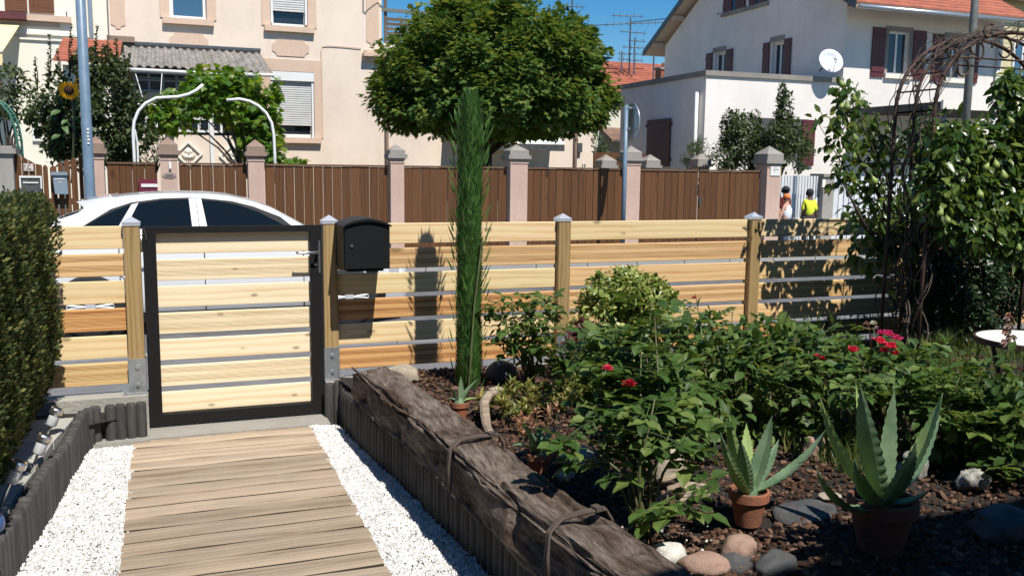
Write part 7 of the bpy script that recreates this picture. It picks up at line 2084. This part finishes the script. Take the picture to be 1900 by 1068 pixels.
# ================================================================ IRON ARCH WITH DRY VINE
ar = thing('iron_arch', 'rusty wrought iron garden arch wrapped in a dry climbing stem', 'arch', tuple(at(1690, 640, 4.85)))
XA_ = 4.66
def arch_path(Y, x0=XA_, r=.66, zs=None, lean=0):
    zs = zs or 1.98
    pts = [(x0, Y, .22), (x0, Y, 1.0), (x0, Y, zs - .12)]
    for k in range(0, 15):
        a = math.pi * k / 28
        pts.append((x0 + r - r * math.cos(a), Y, zs + r * .80 * math.sin(a) ** .9))
    right = [(2 * (x0 + r) - p[0], p[1], p[2]) for p in reversed(pts[:-1])]
    return pts + right
zsp = at(1712, 205, 4.65).z
paths = {}
for k, Yk in enumerate((4.60, 4.77, 4.94)):
    P_ = arch_path(Yk, zs=zsp); paths[k] = P_
    b = MB(); b.tube(P_, .0135 if k != 1 else .010, 7); b.build('hoop_bar', 'iron', ar, smooth=True)
def bar(p, q, r):
    b = MB(); b.tube([p, q], r, 5); b.build('cross_bar', 'iron', ar)
for z in (.55, .85, 1.25, 1.62, zsp):
    for xx in (XA_, XA_ + 1.32): bar((xx, 4.60, z), (xx, 4.94, z), .006)
for k in range(3, 18, 2): bar(paths[0][k], paths[2][k], .006)
zc2 = at(1800, 107, 4.6).z
for Yk in (4.60, 4.94): bar((XA_ + .12, Yk, zc2), (XA_ + 1.2, Yk, zc2), .007)
def scroll(c, r, a0, a1, Y, turns=1.0, n=22, flip=1):
    return [(c[0] + flip * r * (1 - .62 * t) * math.cos(a0 + (a1 - a0) * t), Y, c[1] + r * (1 - .62 * t) * math.sin(a0 + (a1 - a0) * t)) for t in [k / n for k in range(n + 1)]]
for Yk in (4.59, 4.95):
    for (px, py, rp, a0, a1, fl) in ((1810, 92, 18, -1.5, 4.6, 1), (1862, 92, 22, 3.1, -2.6, 1), (1905, 92, 20, 0, 5.5, -1), (1785, 128, 17, 2.4, -3.4, 1), (1742, 150, 12, 0, 5.5, 1), (1700, 165, 6, 0, 5.5, -1), (1765, 100, 9, 0, 5.0, 1), (1835, 60, 12, 1, 6.5, 1)):
        c_ = at(px, py, Yk); r_ = rp * mpp(px, py, Yk); b = MB(); b.tube(scroll((c_.x, c_.z), r_, a0, a1, Yk, flip=fl), .0065, 6); b.build('scroll', 'iron', ar, smooth=True)
vn = thing('dry_climber', 'tangled leafless climbing stems twisted around the iron arch', 'climber', (XA_, 4.75, .25))
b = MB(); gg = random.Random(12)
for q in range(15):
    k = gg.choice((0, 1, 1, 2)); P_ = [Vector(p) for p in paths[k]][:gg.randint(13, 24)]
    path_ = []
    for a_, c_ in zip(P_, P_[1:]):
        nseg = max(1, int((c_ - a_).length / .055))
        for s_ in range(nseg): path_.append(a_.lerp(c_, s_ / nseg))
    ph_ = gg.uniform(0, 6.28); pts = []
    for i, p in enumerate(path_):
        w = i * .55 + ph_; am = .018 + .030 * abs(math.sin(i * .13 + q)); up_s = 1
        pts.append(p + Vector((math.cos(w) * am, math.sin(w) * am * 1.4, gg.uniform(-.004, .012) + (.02 if i > 35 else 0))))
    r0_ = gg.uniform(.003, .0068); b.tube(pts, [r0_ * (1 - .5 * i / len(pts)) for i in range(len(pts))], 5)
for q in range(70):
    k = gg.choice((0, 1, 2)); p = Vector(gg.choice(paths[k][7:22])); e = p + Vector((gg.uniform(-.12, .2), gg.uniform(-.1, .1), gg.uniform(-.05, .10)))
    b.tube([p, p.lerp(e, .5) + Vector((0, 0, .03)), e], [.0035, .003, .0015], 4)
b.build('climbing_stems', 'vine_bark', vn)

# ================================================================ ROUND TABLE
tc = (atz(1900, 629, .72) + Vector((.05, .0, 0)))
tcx, tcy = tc.x + .0, tc.y + .0
tt = thing('round_table', 'round white mosaic topped garden table at the right edge', 'table', (tcx, tcy, .25))
lft = atz(1812, 617, .72); rtb = abs((Vector((tcx, tcy, .72)) - lft).length)
b = MB(); b.lathe([(.001, .0), (rtb, .0), (rtb, -.022), (.001, -.022)], (tcx, tcy, .72), 48); b.build('table_top', 'cream', tt)
b = MB(); b.lathe([(rtb + .001, .003), (rtb + .012, .001), (rtb + .012, -.026), (rtb + .001, -.026)], (tcx, tcy, .72), 48); b.build('table_rim', 'iron', tt)
for k in range(4):
    a = k * math.pi / 2 + .6; b = MB(); b.tube([(tcx + .7 * rtb * math.cos(a), tcy + .7 * rtb * math.sin(a), .69), (tcx + .45 * rtb * math.cos(a), tcy + .45 * rtb * math.sin(a), .45), (tcx + .8 * rtb * math.cos(a), tcy + .8 * rtb * math.sin(a), .22)], .012, 6); b.build('leg', 'iron', tt, smooth=True)

# ================================================================ UNSEEN WALL AND SLAB ADDED TO SHADE THE BED (behind the camera)
hb = thing('shade_caster', 'unseen wall and slab behind the viewpoint, added to shade the bed', 'house', (2, -1.5, 0))
b = MB(); b.box(-3.5, 12, -6, -1.2, -.3, 5.4); b.build('wall', 'white_wall', hb)
b = MB(); b.prism([(1.35, -1.199), (12, -1.199), (12, .22), (2.8, .22), (2.35, -.02), (1.35, -.15)], lambda p: (p[0], p[1], 2.72), lambda p: (p[0], p[1], 2.95)); b.build('shade_slab', 'concrete', hb)  # added out of view, outline bent to place the shade edge
b = MB(); b.prism([(1.35, -.21), (1.35, -.15), (2.35, -.02), (2.8, .22), (12, .22), (12, .16), (2.83, .16), (2.38, -.08)], lambda p: (p[0], p[1], 2.951), lambda p: (p[0], p[1], 3.80)); b.build('shade_upstand', 'white_wall', hb)  # added upstand, its height carries the shade edge further

# drop helper labels that are empty
for o in SC.objects:
    for k in ('label', 'category', 'group'):
        if k in o.keys() and not o[k]: del o[k]
